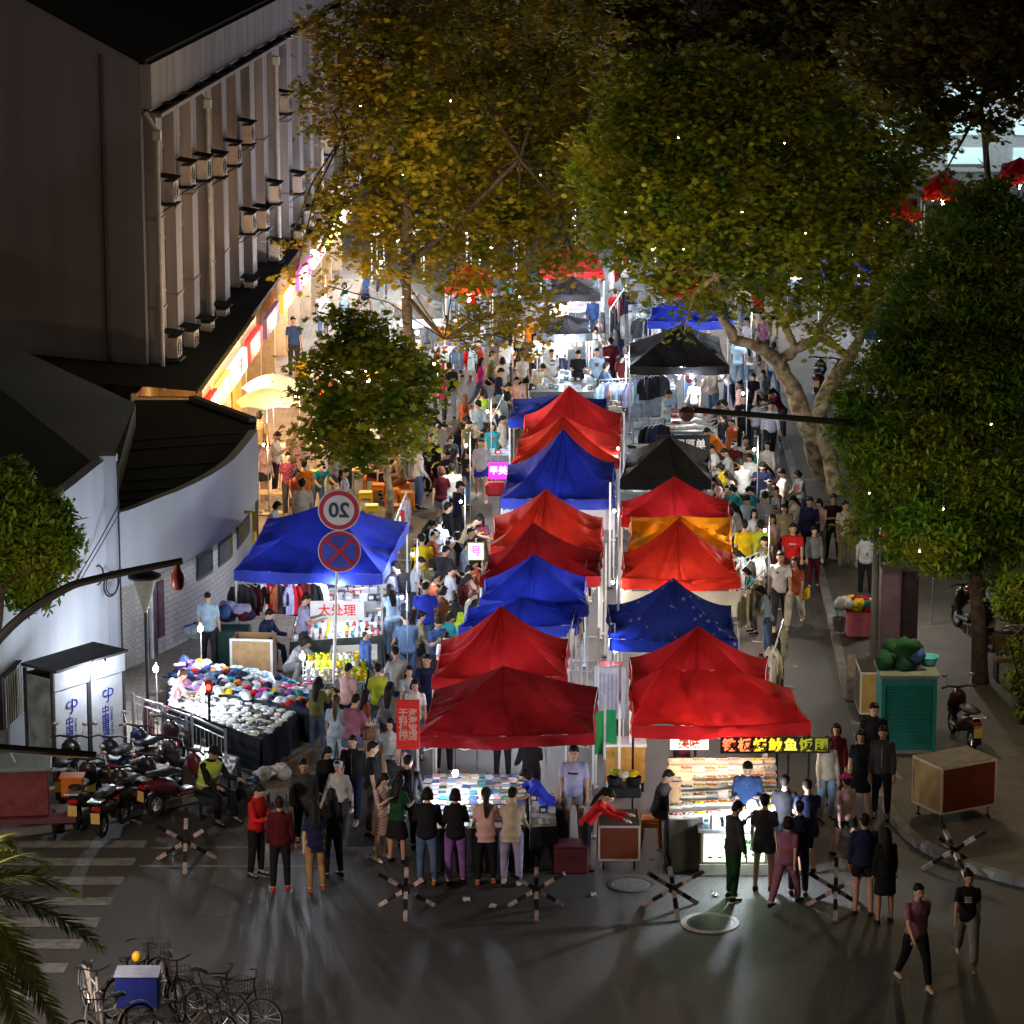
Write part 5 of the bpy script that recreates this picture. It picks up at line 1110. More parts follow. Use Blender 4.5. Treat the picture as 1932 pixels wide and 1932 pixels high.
p = G(990, 1420); um = thing('umbrella', 'open red umbrella lying behind the books of the front stall', 'umbrella', G(900, 1452, 0), 0)
g = MB()
for k in range(8):
    a0, a1 = 2*math.pi*k/8, 2*math.pi*(k+1)/8
    g.grid(lambda s, t, a0=a0, a1=a1: Vector(((math.cos(a0)*(1-s)+math.cos(a1)*s)*t*.85, (math.sin(a0)*(1-s)+math.sin(a1)*s)*t*.85, 1.35-.32*t*t+.05*math.sin(math.pi*s)*t*t)), 6, 8)
ob('canopy', g, mat((.35, .01, .015), rough=.6, trans=.3), um, smooth=True); ob('shaft', MB().tube([(0, 0, .0), (0, 0, 1.42)], .012, 6), STEEL, um)
um = thing('umbrella', 'open pink umbrella behind the right end of the book stall', 'umbrella', G(1030, 1440, 0), 0); ob("canopy", g, mat((.55, .18, .22), rough=.6, trans=.3), um, smooth=True); ob('shaft', MB().tube([(0, 0, .0), (0, 0, 1.42)], .012, 6), STEEL, um)
# suitcase, speaker, crate below the stall
for u, v, c, s, lb, nm in ((880, 1640, (.40, .10, .09), (.34, .26, .55), 'pink upright storage box between the legs under the book stall', 'storage_box'), (1078, 1650, (.10, .02, .03), (.62, .45, .48), 'dark maroon trunk on the ground right of the book stall', 'trunk'), (1052, 1590, (.12, .12, .13), (.45, .4, .75), 'grey crate under papers beside the trunk', 'crate')):
    p = G(u, v); t = thing(nm, lb, 'box', (p.x, p.y+s[1]/2, 0)); ob('shell', MB().box((0, 0, s[2]/2), s, bev=.03), paint(c), t); ob('lid', MB().box((0, 0, s[2]+.02), (s[0]*1.03, s[1]*1.03, .04), bev=.01), paint((.45, .45, .48) if nm == 'crate' else c), t); ob('handle', MB().tube([(-.08, -s[1]/2-.01, s[2]*.7), (-.06, -s[1]/2-.05, s[2]*.7), (.06, -s[1]/2-.05, s[2]*.7), (.08, -s[1]/2-.01, s[2]*.7)], .01, 5), BLACK, t)
# ---------------------------------------------------------------- carts
def cart(label, P1, P2, P3, h, col, side, frame, cols2=None, name='market_cart', top=(.16, .14, .12)):
    """P1 front left, P2 front right, P3 back left, at the body's underside"""
    z0 = P1.z; d = (P2-P1); d.z = 0; Lx = d.length; ang = math.atan2(d.y, d.x); e = P3-P1; e.z = 0; Ly = max(.35, e.length)
    t = thing(name, label, 'cart', (P1.x, P1.y, 0), ang)
    ob('front_panel', MB().box((Lx/2, .0, z0+h/2), (Lx-.04, .03, h-.04)), mat(col, rough=.55, var=.15, scale=3), t)
    ob('side_panel', MB().box((0, Ly/2, z0+h/2), (.03, Ly-.04, h-.04)), mat(side, rough=.6, var=.15, scale=3), t); ob('side_panel', MB().box((Lx, Ly/2, z0+h/2), (.03, Ly-.04, h-.04)), mat(side, rough=.6), t)
    ob('back_panel', MB().box((Lx/2, Ly, z0+h/2), (Lx-.04, .03, h-.04)), mat(col, rough=.6), t)
    ob('top', MB().box((Lx/2, Ly/2, z0+h), (Lx, Ly, .03)), mat(top, rough=.7, var=.2), t)
    f = MB(); w = .035
    for x in (0, Lx):
        for y in (0, Ly): f.box((x, y, z0+h/2), (w, w, h+.02))
    for zz in (z0, z0+h-.01):
        for y in (-.004, Ly+.004): f.box((Lx/2, y, zz), (Lx-w-.004, w, w))
        for x in (-.004, Lx+.004): f.box((x, Ly/2, zz), (w, Ly-w-.004, w))
    ob('frame', f, frame, t)
    for x in (.08, Lx-.08):
        for y in (.08, Ly-.08): ob('caster', MB().torus((x, y, .09), .07, .02, 'X', 14, 5).box((x, y, .12), (.02, .05, .06)).tube([(x, y, .15), (x, y, z0)], .015, 5), BLACK, t)
    return t
cart('orange-brown boxed cart with a white frame on the right pavement', G(1776, 1536, .38), G(1876, 1517, .38), G(1727, 1510, .38), .86, (.15, .035, .012), (.35, .26, .12), mat((.62, .52, .45), rough=.4))
cart('small cart with a tan end panel in a white frame left of the green cabinet', G(1623, 1346, .35), G(1659, 1346, .35), G(1616, 1320, .35), .85, (.40, .25, .08), (.22, .16, .09), mat((.62, .58, .52), rough=.4), top=(.05, .045, .04))
cart('brown panelled cart carrying a stove between the two front tents', G(1130, 1622, .22), G(1206, 1622, .22), G(1130, 1590, .22), .62, (.16, .04, .02), (.16, .05, .03), mat((.5, .46, .44), rough=.4), top=(.03, .025, .025))
st = thing('stove', 'black cooking stove with pots on the brown panelled cart', 'stove', G(1150, 1590, 0)+Vector((.25, .15, .86)))
ob('burner', MB().box((0, 0, .1), (.62, .42, .2), bev=.02), BLACK, st)
for x, c in ((-.16, (.05, .05, .05)), (.18, (.03, .03, .03))): ob('pot', MB().lathe([(0, .21), (.13, .21), (.15, .34), (.14, .34), (.12, .24), (0, .24)], 16, (x, 0, 0)), mat(c, rough=.3, metal=.6), st)
for u, v, c in ((1160, 1500, 'lime'), (1185, 1495, 'yellow'), (1172, 1492, 'cream')):
    p = G(u, v, 1.35); bl_ = tag(ob('food_bowl', MB().lathe([(0, 0), (.08, 0), (.13, .07), (.12, .07), (.07, .015), (0, .015)], 14).ell((0, 0, .06), (.11, .11, .05), 10, 6), paint(COLS[c]), None, (st.location.x+(u-1172)*.012, st.location.y+.05+(v-1495)*.02, 1.20), smooth=True), f'{c} heaped bowl on the stove of the brown cart', 'bowl')
# tan wood crate behind
p = G(1175, 1500, 0); t = thing('wooden_box', 'tan wooden chest with a white rim standing in the aisle behind the brown cart', 'box', (p.x+.05, p.y+.4, 0)); ob('body', MB().box((0, 0, .55), (.75, .5, .72)), mat((.45, .26, .07), rough=.6, var=.2), t); ob('rim', MB().box((0, 0, .93), (.8, .55, .05)), WHITEMETAL, t)
for x in (-.33, .33): ob('leg', MB().box((x, 0, .1), (.05, .4, .2)), BLACK, t)
p = G(1152, 1415, 0); t = thing('folding_bed', 'white slatted folding panel leaning upright in the aisle', 'folding panel', (p.x, p.y+.6, .0))
ob('panel', MB().box((0, 0, 1.0), (.62, .06, 1.1), bev=.03), mat((.55, .57, .72), rough=.5), t); s = MB()
for k in range(6): s.box((-.2+k*.08, -.035, 1.0), (.02, .01, .8))
ob('slats', s, mat((.3, .32, .45), rough=.6), t); ob('leg', MB().box((-.27, 0, .22), (.03, .04, .44)), WHITEMETAL, t); ob('leg', MB().box((.27, 0, .22), (.03, .04, .44)), WHITEMETAL, t)
gp = G(1132, 1500, 0); panel('flag', 'green cloth hanging from the pole at the corner of the front middle tent', 'cloth', Vector((gp.x-.12, gp.y+.2, 0)), Vector((gp.x+.30, gp.y+.25, 0)), .75, 1.6, FAB((.02, .28, .09)), wav=.08, n=16)
# fan-shaped red folded chair, blue crate in the aisle
p = G(1150, 1385, 0); t = thing('plastic_crate', 'stacked red and grey crates in the aisle beside the dark red tent', 'crate', (p.x, p.y+.2, 0)); ob('lower_crate', MB().box((0, 0, .9), (.5, .4, .35), bev=.02), paint((.35, .36, .4)), t); ob('upper_crate', MB().box((0, 0, 1.25), (.55, .42, .3), bev=.02), paint((.3, .03, .03)), t); ob('stand', MB().box((0, 0, .36), (.45, .36, .72)), DARK, t)
# ---------------------------------------------------------------- front right stall: food counter
K = [G(1262, 1560, .85), G(1470, 1545, .85), G(1460, 1440, .85), G(1262, 1440, .85)]
K = [Vector((p.x, p.y, 0)) for p in K]
fc = G(1320, 1655); fd = G(1432, 1652)
cnt = thing('food_counter', 'stainless food counter with a green and white lit picture front', 'counter', (fc.x, fc.y, 0)); cl_ = (fd-fc).length+.15
ob('cabinet', MB().box((cl_/2, .38, .12), (cl_, .7, .2)).box((cl_/2, .40, .52), (cl_-.04, .64, .58)), mat((.3, .29, .26), rough=.4, metal=.4), cnt); ob('countertop', MB().box((cl_/2, .38, .84), (cl_+.06, .76, .05)), STEEL, cnt)
lp = ob('light_panel', MB().box((cl_/2, .06, .52), (cl_-.14, .03, .5)), mat((.62, .80, .55), emit=1.4, ecol=(.62, .85, .55), var=.35, col2=(.75, .85, .35), scale=3.5), cnt)
dk = MB(); r_ = random.Random(2)
for k in range(16): dk.ell((r_.uniform(.15, cl_-.2), .04, r_.uniform(.34, .72)), (r_.uniform(.02, .09), .006, r_.uniform(.015, .05)), 7, 4)
ob('picture', dk, mat((.02, .08, .05), rough=.5), lp); text('lettering', '小 吃', .15, mat((.1, .5, .1), emit=.3, var=0), lp, (cl_*.72, .035, .55), (math.pi/2, 0, 0), bold=.004)
lamp((fc.x+cl_/2, fc.y-.25, .6), 5, (.75, 1, .7), .15)
KT = [Vector((fc.x+.02, fc.y+.12, 0)), Vector((fc.x+cl_*.95, fc.y+.12, 0)), Vector((fc.x+cl_*.95, fc.y+.7, 0)), Vector((fc.x+.02, fc.y+.7, 0))]
spread('carton', KT, .868, 6, 3, ['white', 'lgrey', 'sky'], 'white box', 'on top of the lit food counter', sc_=.75, seconds=['green', 'sky', 'white'])
good('bottle', (KT[0].x+.2, KT[0].y-.02, .868), 0, 'white', 'tall white bottle at the left end of the lit food counter', 'bottles on the lit food counter', 1.5)
table('food_table', 'long table of food trays under the wide red tent', K, .95, (.35, .3, .25), skirt=(.05, .045, .04))
spread('tray', K, .95, 9, 7, ['cream', 'lgrey', 'beige', 'white'], 'food tray', 'on the long table under the wide red tent', jit=.12, sc_=.95, seconds=['beige', 'rust', 'cream', 'yellow', 'orange', 'khaki', 'pink', 'cream'], rzj=.1)
# back shelf of white and red boxes
q0, q1 = G(1365, 1500, 0), G(1470, 1498, 0); 
sh = thing('menu_board', 'lit white menu board with rows of pictures at the back of the food stall', 'sign', (q0.x, q0.y+.75, 0)); Lq = (q1-q0).length
ob('board', MB().box((Lq/2-.35, 0, 1.35), (Lq+.7, .05, .62)), mat((.8, .82, .8), emit=.9, ecol=(.85, .9, .88), var=.2, scale=4), sh)
pc = MB()
for i in range(9):
    for j in range(3): pc.box((-.25+i*Lq*.17, -.03, 1.16+j*.19), (.10, .01, .11))
ob('pictures', pc, mat((.42, .10, .06), rough=.6, var=.7, scale=6), sh); ob('leg', MB().box((-.5, .03, .52), (.05, .05, 1.04)), BLACK, sh); ob('leg', MB().box((Lq, .03, .52), (.05, .05, 1.04)), BLACK, sh)
bn = G(1350, 1470, 0); b2_ = thing('lit_banner', 'black banner with yellow and red lettering under the right end of the wide red tent', 'banner', (G(1370, 1455, 1.62).x, R1[0].y+.12, 0)); BLn = 2.0
ob('cloth', MB().box((BLn/2, 0, 1.58), (BLn, .03, .30)), mat((.02, .015, .015), rough=.5), b2_)
for i, (s, c, e) in enumerate((('铁', (1, .2, .08), .8), ('板', (1, .25, .1), .8), ('烤', (1, .65, .05), .7), ('鱿', (1, .75, .02), .5), ('鱼', (.9, .85, .1), .4), ('饭', (.6, .6, .02), .12), ('团', (.5, .5, .02), .08))):
    text('lettering', s, .25, mat(c, emit=e, ecol=c, var=0), b2_, (.16+i*.28, -.022, 1.58), (math.pi/2, 0, 0), bold=.008)
p2 = G(1300, 1420, 1.45); 
hb_ = thing('hanging_sign', 'white and red picture sign left of the lit banner', 'sign', (G(1300, 1400, 1.6).x, R1[0].y+.15, 1.6)); ob('board', MB().box((0, 0, 0), (.7, .03, .22)), mat((.8, .75, .7), emit=.7, ecol=(1, .9, .8), var=.2), hb_); text('lettering', '美味', .2, mat((.8, .12, .03), var=0), hb_, (0, -.02, 0), (math.pi/2, 0, 0), bold=.006)
lamp((fc.x+.9, fc.y-.1, 1.25), 95, COOL, .06); tb_ = thing('light_bulb', 'very bright white lamp glaring over the food counter', 'light bulb', (fc.x+.9, fc.y+.05, 1.3)); ob('glass', MB().ell((0, 0, 0), (.085, .085, .10), 12, 8), mat((1, 1, 1), emit=90, ecol=(.92, .97, 1), var=0), tb_, smooth='all'); ob('stem', MB().tube([(0, .1, -.43), (0, .1, .05), (0, .02, .12)], .012, 6), BLACK, tb_)
# stools, box, bins
def stool(u, v, c, label, z0=0, grp=None, h=.46):
    p = G(u, v, z0); t = thing('plastic_stool', label, 'stool', (p.x, p.y, z0), random.uniform(-.3, .3), grp)
    ob('seat', MB().box((0, 0, h-.02), (.34, .34, .04), bev=.012), paint(c), t)
    for x in (-1, 1):
        for y in (-1, 1): ob('leg', MB().tube([(x*.17, y*.17, 0), (x*.14, y*.14, h-.03)], [.022, .03], 5), paint(c), t)
    ob('brace', MB().box((0, -.155, h-.1), (.28, .02, .09)).box((0, .155, h-.1), (.28, .02, .09)).box((.155, 0, h-.1), (.02, .28, .09)).box((-.155, 0, h-.1), (.02, .28, .09)), paint(c), t)
stool(1228, 1592, (.85, .26, .01), 'orange plastic stool under the seated vendor of the front right stall', h=.50)
p = G(1293, 1640); t = thing('loudspeaker', 'black box with a tan top left of the lit counter', 'speaker', (p.x, p.y+.15, 0), .1); ob('cabinet', MB().box((0, 0, .32), (.36, .34, .62), bev=.01), BLACK, t); ob('top', MB().box((0, 0, .64), (.38, .36, .03)), mat((.45, .3, .16)), t); ob('side_screen', MB().box((.185, 0, .35), (.01, .28, .45)), mat((.4, .55, .6), rough=.2), t)
# ---------------------------------------------------------------- caps, wallets and shoes on the left
TA = [G(316, 1292, .8), G(585, 1338, .8), G(640, 1303, .8), G(345, 1243, .8)]
TB = [G(322, 1332, .8), G(493, 1396, .8), G(561, 1345, .8), G(322, 1298, .8)]
table('display_table', 'big sloping table heaped with baseball caps on the left pavement', TA, .8, (.5, .5, .5), skirt=(.03, .035, .05)); table('display_table', 'black-skirted table covered with rows of white wallets on the left', TB, .8, (.06, .06, .07), skirt=(.02, .025, .035))
spread('cap', TA, .8, 20, 6, ['white', 'lgrey', 'sky', 'navy', 'dblue', 'grey', 'navy', 'denim', 'lgrey', 'charcoal', 'maroon', 'cream', 'teal', 'purple', 'white', 'purple', 'black', 'charcoal', 'lav', 'navy', 'mauve', 'orange', 'yellow', 'red'], 'baseball cap', 'on the cap table', jit=.7, sc_=1.05, skip=.05, rzj=2.4)
spread('shirt', TA, .89, 9, 3, ['white', 'sky', 'navy', 'purple', 'lgrey', 'dblue', 'cream', 'magenta', 'charcoal'], 'crumpled cap pile', 'heaped among the caps', jit=.7, sc_=.62, skip=.3, rzj=2.5)
spread('wallet', TB, .8, 15, 11, ['white', 'white', 'cream', 'white', 'lgrey', 'cream', 'charcoal'], 'wallet', 'on the black-skirted table', jit=.35, sc_=1.05, skip=.07, rz=.7, rzj=.6)
TC = [G(575, 1290, .75), G(690, 1287, .75), G(695, 1250, .75), G(580, 1250, .75)]
table('toy_table', 'grey metal table of pale green soft toys', TC, .75, (.4, .42, .43)); spread('plush', TC, .75, 8, 3, ['lime', 'cream', 'lime', 'beige', 'yellow', 'white'], 'soft toy', 'on the grey metal table', sc_=.95, jit=.2)
TD = [G(618, 1246, .8), G(712, 1243, .8), G(712, 1215, .8), G(625, 1218, .8)]
table('white_table', 'cream-topped table behind the soft toys', TD, .8, (.62, .56, .46)); spread('book', TD, .8, 4, 1, ['white', 'charcoal'], 'leaflet', 'on the cream-topped table', sc_=.7)
TE = [G(548, 1212, .7), G(720, 1200, .7), G(722, 1158, .7), G(560, 1160, .7)]
table('shoe_table', 'wide table of small goods under the left blue tent', TE, .7, (.5, .5, .48), skirt=(.10, .12, .12)); spread('shoe', TE, .7, 14, 5, ['white', 'charcoal', 'red', 'lgrey', 'cream', 'yellow', 'black', 'rust', 'white', 'teal'], 'shoe', 'on the table under the left blue tent', jit=.15, sc_=.8)
TF = [G(600, 1140, .9), G(722, 1135, .9), G(728, 1108, .9), G(610, 1110, .9)]
table('bag_table', 'raised table of handbags at the back of the left blue tent', TF, .9, (.5, .48, .42), skirt=(.3, .3, .28)); spread('carton', TF, .9, 8, 3, ['beige', 'charcoal', 'white', 'rust', 'lgrey'], 'small bag', 'on the raised table of the left blue tent', sc_=1.0)
rl0, rl1 = G(450, 1232, .13), G(602, 1226, .13); rail('clothes rail hung with dark, red and purple clothes inside the left blue tent', rl0+Vector((0, .25, 0)), rl1+Vector((0, .25, 0)), 1.72, ['charcoal', 'maroon', 'black', 'white', 'red', 'charcoal', 'rust', 'red', 'lav', 'maroon', 'black', 'cream'], 'on the rail inside the left blue tent', n=12)
rl0, rl1 = G(742, 1130, 0), G(768, 1060, 0); rail('clothes rail of pink and white tops at the right side of the left blue tent', rl0, rl1, 1.75, ['lpink', 'white', 'white', 'red', 'lgrey', 'lpink'], 'on the rail right of the left blue tent', n=6)
TG = [G(345, 1440, .6), G(432, 1462, .6), G(450, 1425, .6), G(365, 1398, .6)]
table('low_table', 'low grey-skirted table of striped goods behind the railing', TG, .55, (.4, .4, .42), skirt=(.14, .15, .18)); spread('book', TG, .55, 5, 3, ['white', 'red', 'lgrey', 'black'], 'small packet', 'on the low grey-skirted table', sc_=.8)
# cardboard box, green box, sacks
p = G(478, 1285, .13); t = thing('cardboard_box', 'open cardboard box with white edges standing behind the caps', 'box', (p.x, p.y+.3, .13), -.1)
ob('sides', MB().box((0, -.3, .45), (.85, .03, .9)).box((0, .3, .45), (.85, .03, .9)).box((-.42, 0, .45), (.03, .57, .9)).box((.42, 0, .45), (.03, .57, .9)), CARD, t)
ob('bottom', MB().box((0, 0, .5), (.8, .56, .03)), CARD, t); e_ = MB()
for x in (-.43, .43): e_.box((x, -.32, .46), (.05, .03, .92))
e_.box((0, -.325, .9), (.84, .03, .05)); ob('edge_strip', e_, WHITEMETAL, t)
p = G(440, 1262, .13); t = thing('storage_bin', 'dark green storage bin with bundled dark clothes on top', 'bin', (p.x, p.y+.3, .13)); ob('body', MB().box((0, 0, .42), (.72, .55, .84), bev=.03), mat((.02, .07, .07), rough=.6), t)
def heap(name, label, cat, c, r, cols, n=9, seed=0, z=None):
    R = random.Random(seed); t = thing(name, label, cat, c)
    for k, cc in enumerate(cols):
        b = MB()
        for i in range(max(1, n//len(cols))):
            x, y = R.uniform(-1, 1)*r[0]*.6, R.uniform(-1, 1)*r[1]*.6; zz = R.uniform(.15, .7)*r[2]*(1-(x/r[0])**2*.6)
            M = Matrix.Rotation(R.uniform(0, 3), 3, 'Z')@Matrix.Rotation(R.uniform(-.4, .4), 3, 'X'); b.ell((x, y, zz), (r[0]*R.uniform(.35, .6), r[1]*R.uniform(.3, .5), r[2]*R.uniform(.22, .4)), 12, 8, M)
        b.v = [(x+.03*noise.noise(Vector((x*9+k, y*9, zz*9))), y+.03*noise.noise(Vector((x*9, y*9+k, zz*9+5))), max(0.01, zz+.05*noise.noise(Vector((x*7, y*7, zz*7+k))))) for x, y, zz in b.v]
        ob('cloth_bundle', b, cloth(COLS[cc]), t, smooth='all')
    return t
heap('clothes_pile', 'bundle of dark blue and purple clothes on the green storage bin', 'clothes', (G(440, 1262, .13).x, G(440, 1262).y+.3, .98), (.42, .34, .45), ['dblue', 'navy', 'maroon', 'lav'], 12, 1)
heap('clothes_pile', 'bundle of pale blue and white fabric at the far left end of the caps', 'clothes', G(365, 1262, .13)+Vector((0, .3, .55)), (.5, .3, .4), ['sky', 'blue', 'lgrey'], 9, 2)
p = G(512, 1472, .13); heap('plastic_sack', 'white and pink sacks lying in front of the wallet table', 'sack', p, (.42, .3, .32), ['lpink', 'lgrey', 'white'], 9, 3)
p = G(470, 1478, .13); heap('plastic_sack', 'crumpled blue plastic bag on the kerb by the white sacks', 'sack', p, (.25, .16, .14), ['sky', 'dblue'], 6, 4)
# lamps over the left tables
for u, v, z, w_, lb in ((294, 1262, 1.35, 60, 'bare white lamp on a stand at the left end of the cap table'), (384, 1300, 1.2, 25, 'small white lamp standing among the wallets'), (571, 1239, 1.15, 40, 'white lamp standing by the crouching vendor'), (378, 1186, 1.6, 45, 'white lamp on a pole left of the green bin')):
    p = G(u, v, z); t = thing('stand_lamp', lb, 'lamp', (p.x, p.y, 0)); ob('glass', MB().ell((0, 0, z), (.055, .055, .07), 10, 6), mat((1, 1, 1), emit=60, ecol=COOL, var=0, key=('bulb2',)), t, smooth='all')
    ob('stand', MB().tube([(0, .08, 0), (0, .08, z+.12), (0, 0, z+.12), (0, 0, z+.07)], .012, 6), STEEL, t); lamp((p.x, p.y-.06, z+.02), w_*1.6, COOL, .06)
# railings, red lamp post
def railing(label, pts, h, z0=.13, sp=.14):
    o = pts[0]; t = thing('railing', label, 'railing', (o.x, o.y, z0))
    for i in range(len(pts)-1):
        a, b = pts[i]-o, pts[i+1]-o; a.z = b.z = 0; L = (b-a).length; n = max(2, int(L/sp)); r = MB()
        r.tube([a+Vector((0, 0, h)), b+Vector((0, 0, h))], .024, 7).tube([a+Vector((0, 0, .12)), b+Vector((0, 0, .12))], .018, 6).tube([a+Vector((0, 0, h-.14)), b+Vector((0, 0, h-.14))], .014, 6)
        ob('rail', r, STEEL, t); p = MB()
        for k in range(1, n): q = a.lerp(b, k/n); p.tube([q+Vector((0, 0, .12)), q+Vector((0, 0, h-.14))], .010, 5)
        ob('bars', p, STEEL, t)
        ob('post', MB().tube([a, a+Vector((0, 0, h+.05))], .03, 7), STEEL, t)
    ob('post', MB().tube([b, b+Vector((0, 0, h+.05))], .03, 7), STEEL, t); return t
g3 = lambda u, v, z: Vector((G(u, v, z).x, G(u, v, z).y, .13))
rt = railing('grey metal railing behind the parked scooters, in front of the low goods table', [g3(250, 1312, 1.15), g3(305, 1332, 1.15), g3(362, 1352, 1.15), g3(425, 1380, 1.15)], 1.02)
q = g3(305, 1332, 1.15); q2 = g3(358, 1350, 1.15); dq_ = q2-q; sg_ = thing('sign_board', 'grey perforated board hung on the railing', 'sign', (q.x, q.y-.06, .5), math.atan2(dq_.y, dq_.x)); ob('board', MB().box((dq_.length/2, 0, .3), (dq_.length*.95, .03, .5)), mat((.12, .12, .13), rough=.6, var=.5, scale=18), sg_); ob('hook', MB().box((.1, 0, .6), (.02, .05, .1)).box((dq_.length-.1, 0, .6), (.02, .05, .1)), STEEL, sg_)
REDE = mat((.8, .02, .02), emit=2.5, ecol=(1, .05, .03), var=0)
for i, (u, v, h, lb) in enumerate(((397, 1440, 1.45, 'red lit lamp on a dark post in front of the wallet table'), )):
    p = G(u, v, .13); t = thing('warning_light', lb, 'lamp', (p.x, p.y, .13)); ob('post', MB().tube([(0, 0, 0), (0, 0, h)], .028, 8), BLACK, t); ob('lamp_head', MB().box((0, 0, h+.1), (.15, .14, .24), bev=.03), mat((.5, .02, .02), rough=.3), t); ob('lens', MB().ell((0, -.07, h+.1), (.05, .03, .06), 10, 6), REDE, t)
for u, v, lb in ((233, 1432, 'red traffic cone at the left end of the railing'), (333, 1452, 'red traffic cone near the seated guard')):
    p = G(u, v, .13); t = thing('traffic_cone', lb, 'traffic cone', (p.x, p.y, .13)); ob('cone', MB().lathe([(.15, .03), (.03, .68), (0, .69)], 14), mat((.65, .03, .03), rough=.5), t, smooth=True); ob('base', MB().box((0, 0, .02), (.36, .36, .04), bev=.01), mat((.5, .02, .02), rough=.6), t); ob('band', MB().lathe([(.105, .32), (.082, .45)], 14), mat((.75, .75, .75)), t)
# ---------------------------------------------------------------- crossed bar barriers
def barrier(u, v, label, rot=0., L=.66):
    c = G(u, v, .45); t = thing('road_barrier', label, 'barrier', (c.x, c.y, 0)); cz = L*.577+.01
    for k in range(3):
        ph = math.radians(-90+120*k)+rot; d = Vector((math.cos(ph)*.8165, math.sin(ph)*.8165, -.577)); M = d.to_track_quat('Z', 'X').to_matrix(); b = MB()
        for s in range(6):
            b.m = s % 2; q = -L+(s+.5)*L/3; b.box(Vector((0, 0, cz))+d*q, (.07, .07, L/3-.001), 0, M)
        ob('bar', b, [mat((.02, .012, .015), rough=.5, var=.2), mat((.42, .34, .33), rough=.5, var=.3, scale=14)], t)
    ob('hub', MB().box((0, 0, cz), (.15, .15, .15), bev=.03), BLACK, t)
barrier(766, 1672, 'crossed-bar barrier with long streaks in front of the left end of the book stall'); barrier(1012, 1672, 'crossed-bar barrier in front of the blue-shirted woman'); barrier(1270, 1670, 'crossed-bar barrier between the two manhole covers', .12); barrier(1577, 1672, 'crossed-bar barrier in the shadow near the dark couple', -.1); barrier(1800, 1598, 'crossed-bar barrier on the dark kerb below the orange cart', .35); barrier(350, 1585, 'crossed-bar barrier beside the seated guard', .06, .72)
# ---------------------------------------------------------------- right pavement
p = G(1660, 1421, .13); t = thing('kiosk_cabinet', 'teal green metal cabinet with a ribbed shutter on the right pavement', 'cabinet', (p.x, p.y, .13)); TE_ = mat((.015, .19, .17), rough=.5, var=.08)
ob('body', MB().box((.54, .52, .77), (1.06, 1.0, 1.5)), TE_, t); s = MB()
for k in range(26): s.box((.54, -.0, .12+k*.05), (.9, .03, .036), bev=.008)
ob('shutter', s, TE_, t); ob('frame', MB().box((.04, -.015, .78), (.08, .05, 1.52)).box((1.04, -.015, .78), (.08, .05, 1.52)).box((.54, -.02, 1.46), (.92, .06, .14)), TE_, t); ob('top', MB().box((.54, .5, 1.56), (1.16, 1.14, .06)), mat((.16, .18, .17), rough=.6), t); ob('plinth', MB().box((.54, .5, .03), (1.1, 1.06, .06)), CONC, t)
heap('tarpaulin', 'crumpled dark green and blue tarpaulin piled on the teal cabinet', 'tarpaulin', (p.x+.42, p.y+.6, 1.72), (.5, .42, .62), ['green', 'green', 'dblue'], 15, 5)
b_ = G(1733, 1245, 1.7); t = thing('basin', 'light blue plastic basin beside the tarpaulin', 'basin', (p.x+1.0, p.y+.75, 1.72)); ob('bowl', MB().lathe([(0, 0), (.13, 0), (.19, .16), (.2, .16), (.2, .17), (.18, .17), (.12, .02), (0, .02)], 16), mat((.1, .5, .6), rough=.4), t, smooth=True); ob('rim', MB().torus((0, 0, .165), .195, .012, 'Z', 20, 5), mat((.1, .5, .6), rough=.4), t)
p = G(1662, 1262, .13); t = thing('utility_cabinet', 'tall mauve utility cabinet behind the lamp pole', 'cabinet', (p.x, p.y, .13), .02); ob('body', MB().box((.18, .2, 1.1), (.42, .45, 2.15)), mat((.15, .10, .13), rough=.5), t); ob('door', MB().box((.18, -.035, 1.1), (.36, .03, 1.95)), mat((.19, .13, .17), rough=.5), t); ob('side_panel', MB().box((.60, .3, 1.1), (.34, .4, 2.0)), mat((.05, .03, .045), rough=.5), t)
p = G(1622, 1205, .13); t = thing('plastic_tub', 'pink plastic tub under the heap of clothes', 'tub', (p.x, p.y+.2, .13)); ob('body', MB().box((0, 0, .3), (.56, .42, .55), bev=.03), mat((.62, .16, .22), rough=.5), t); ob('rim', MB().box((0, 0, .58), (.6, .46, .03), bev=.01), mat((.62, .16, .22), rough=.5), t)
heap('clothes_pile', 'colourful heap of clothes on the pink tub', 'clothes', (p.x-.1, p.y+.2, .72), (.55, .35, .35), ['cream', 'red', 'yellow', 'lgrey', 'teal'], 15, 6)
p = G(1583, 1190, .13); t = thing('bucket', 'small dark bucket left of the pink tub', 'bucket', (p.x, p.y, .13)); ob('body', MB().lathe([(0, 0), (.12, 0), (.16, .3), (.15, .3), (.11, .02), (0, .02)], 14), mat((.10, .10, .12), rough=.5), t); ob('handle', MB().torus((0, 0, .3), .155, .006, 'X', 16, 4), STEEL, t)
p = G(1605, 1325, .13); t = thing('display_board', 'narrow leaning board with faded pictures left of the small tan cart', 'board', (p.x, p.y, .13), .1); ob('board', MB().box((0, 0, .52), (.18, .05, 1.0)), mat((.28, .22, .19), rough=.7, var=.4, scale=6), t); ob('foot', MB().box((0, .08, .02), (.22, .22, .04)), DARK, t)
p = G(1900, 1288, .13); t = thing('bench', 'dark wooden bench with stacked bars at the right edge', 'bench', (p.x, p.y, .13), .05)
ob('seat', MB().box((.3, .2, .45), (1.1, .4, .05)), mat((.12, .07, .03)), t); ob('backrest', MB().box((.3, .42, .75), (1.1, .04, .35)), mat((.12, .07, .03)), t)
for x in (-.2, .8): ob('leg', MB().box((x, .2, .22), (.05, .38, .44)), BLACK, t)
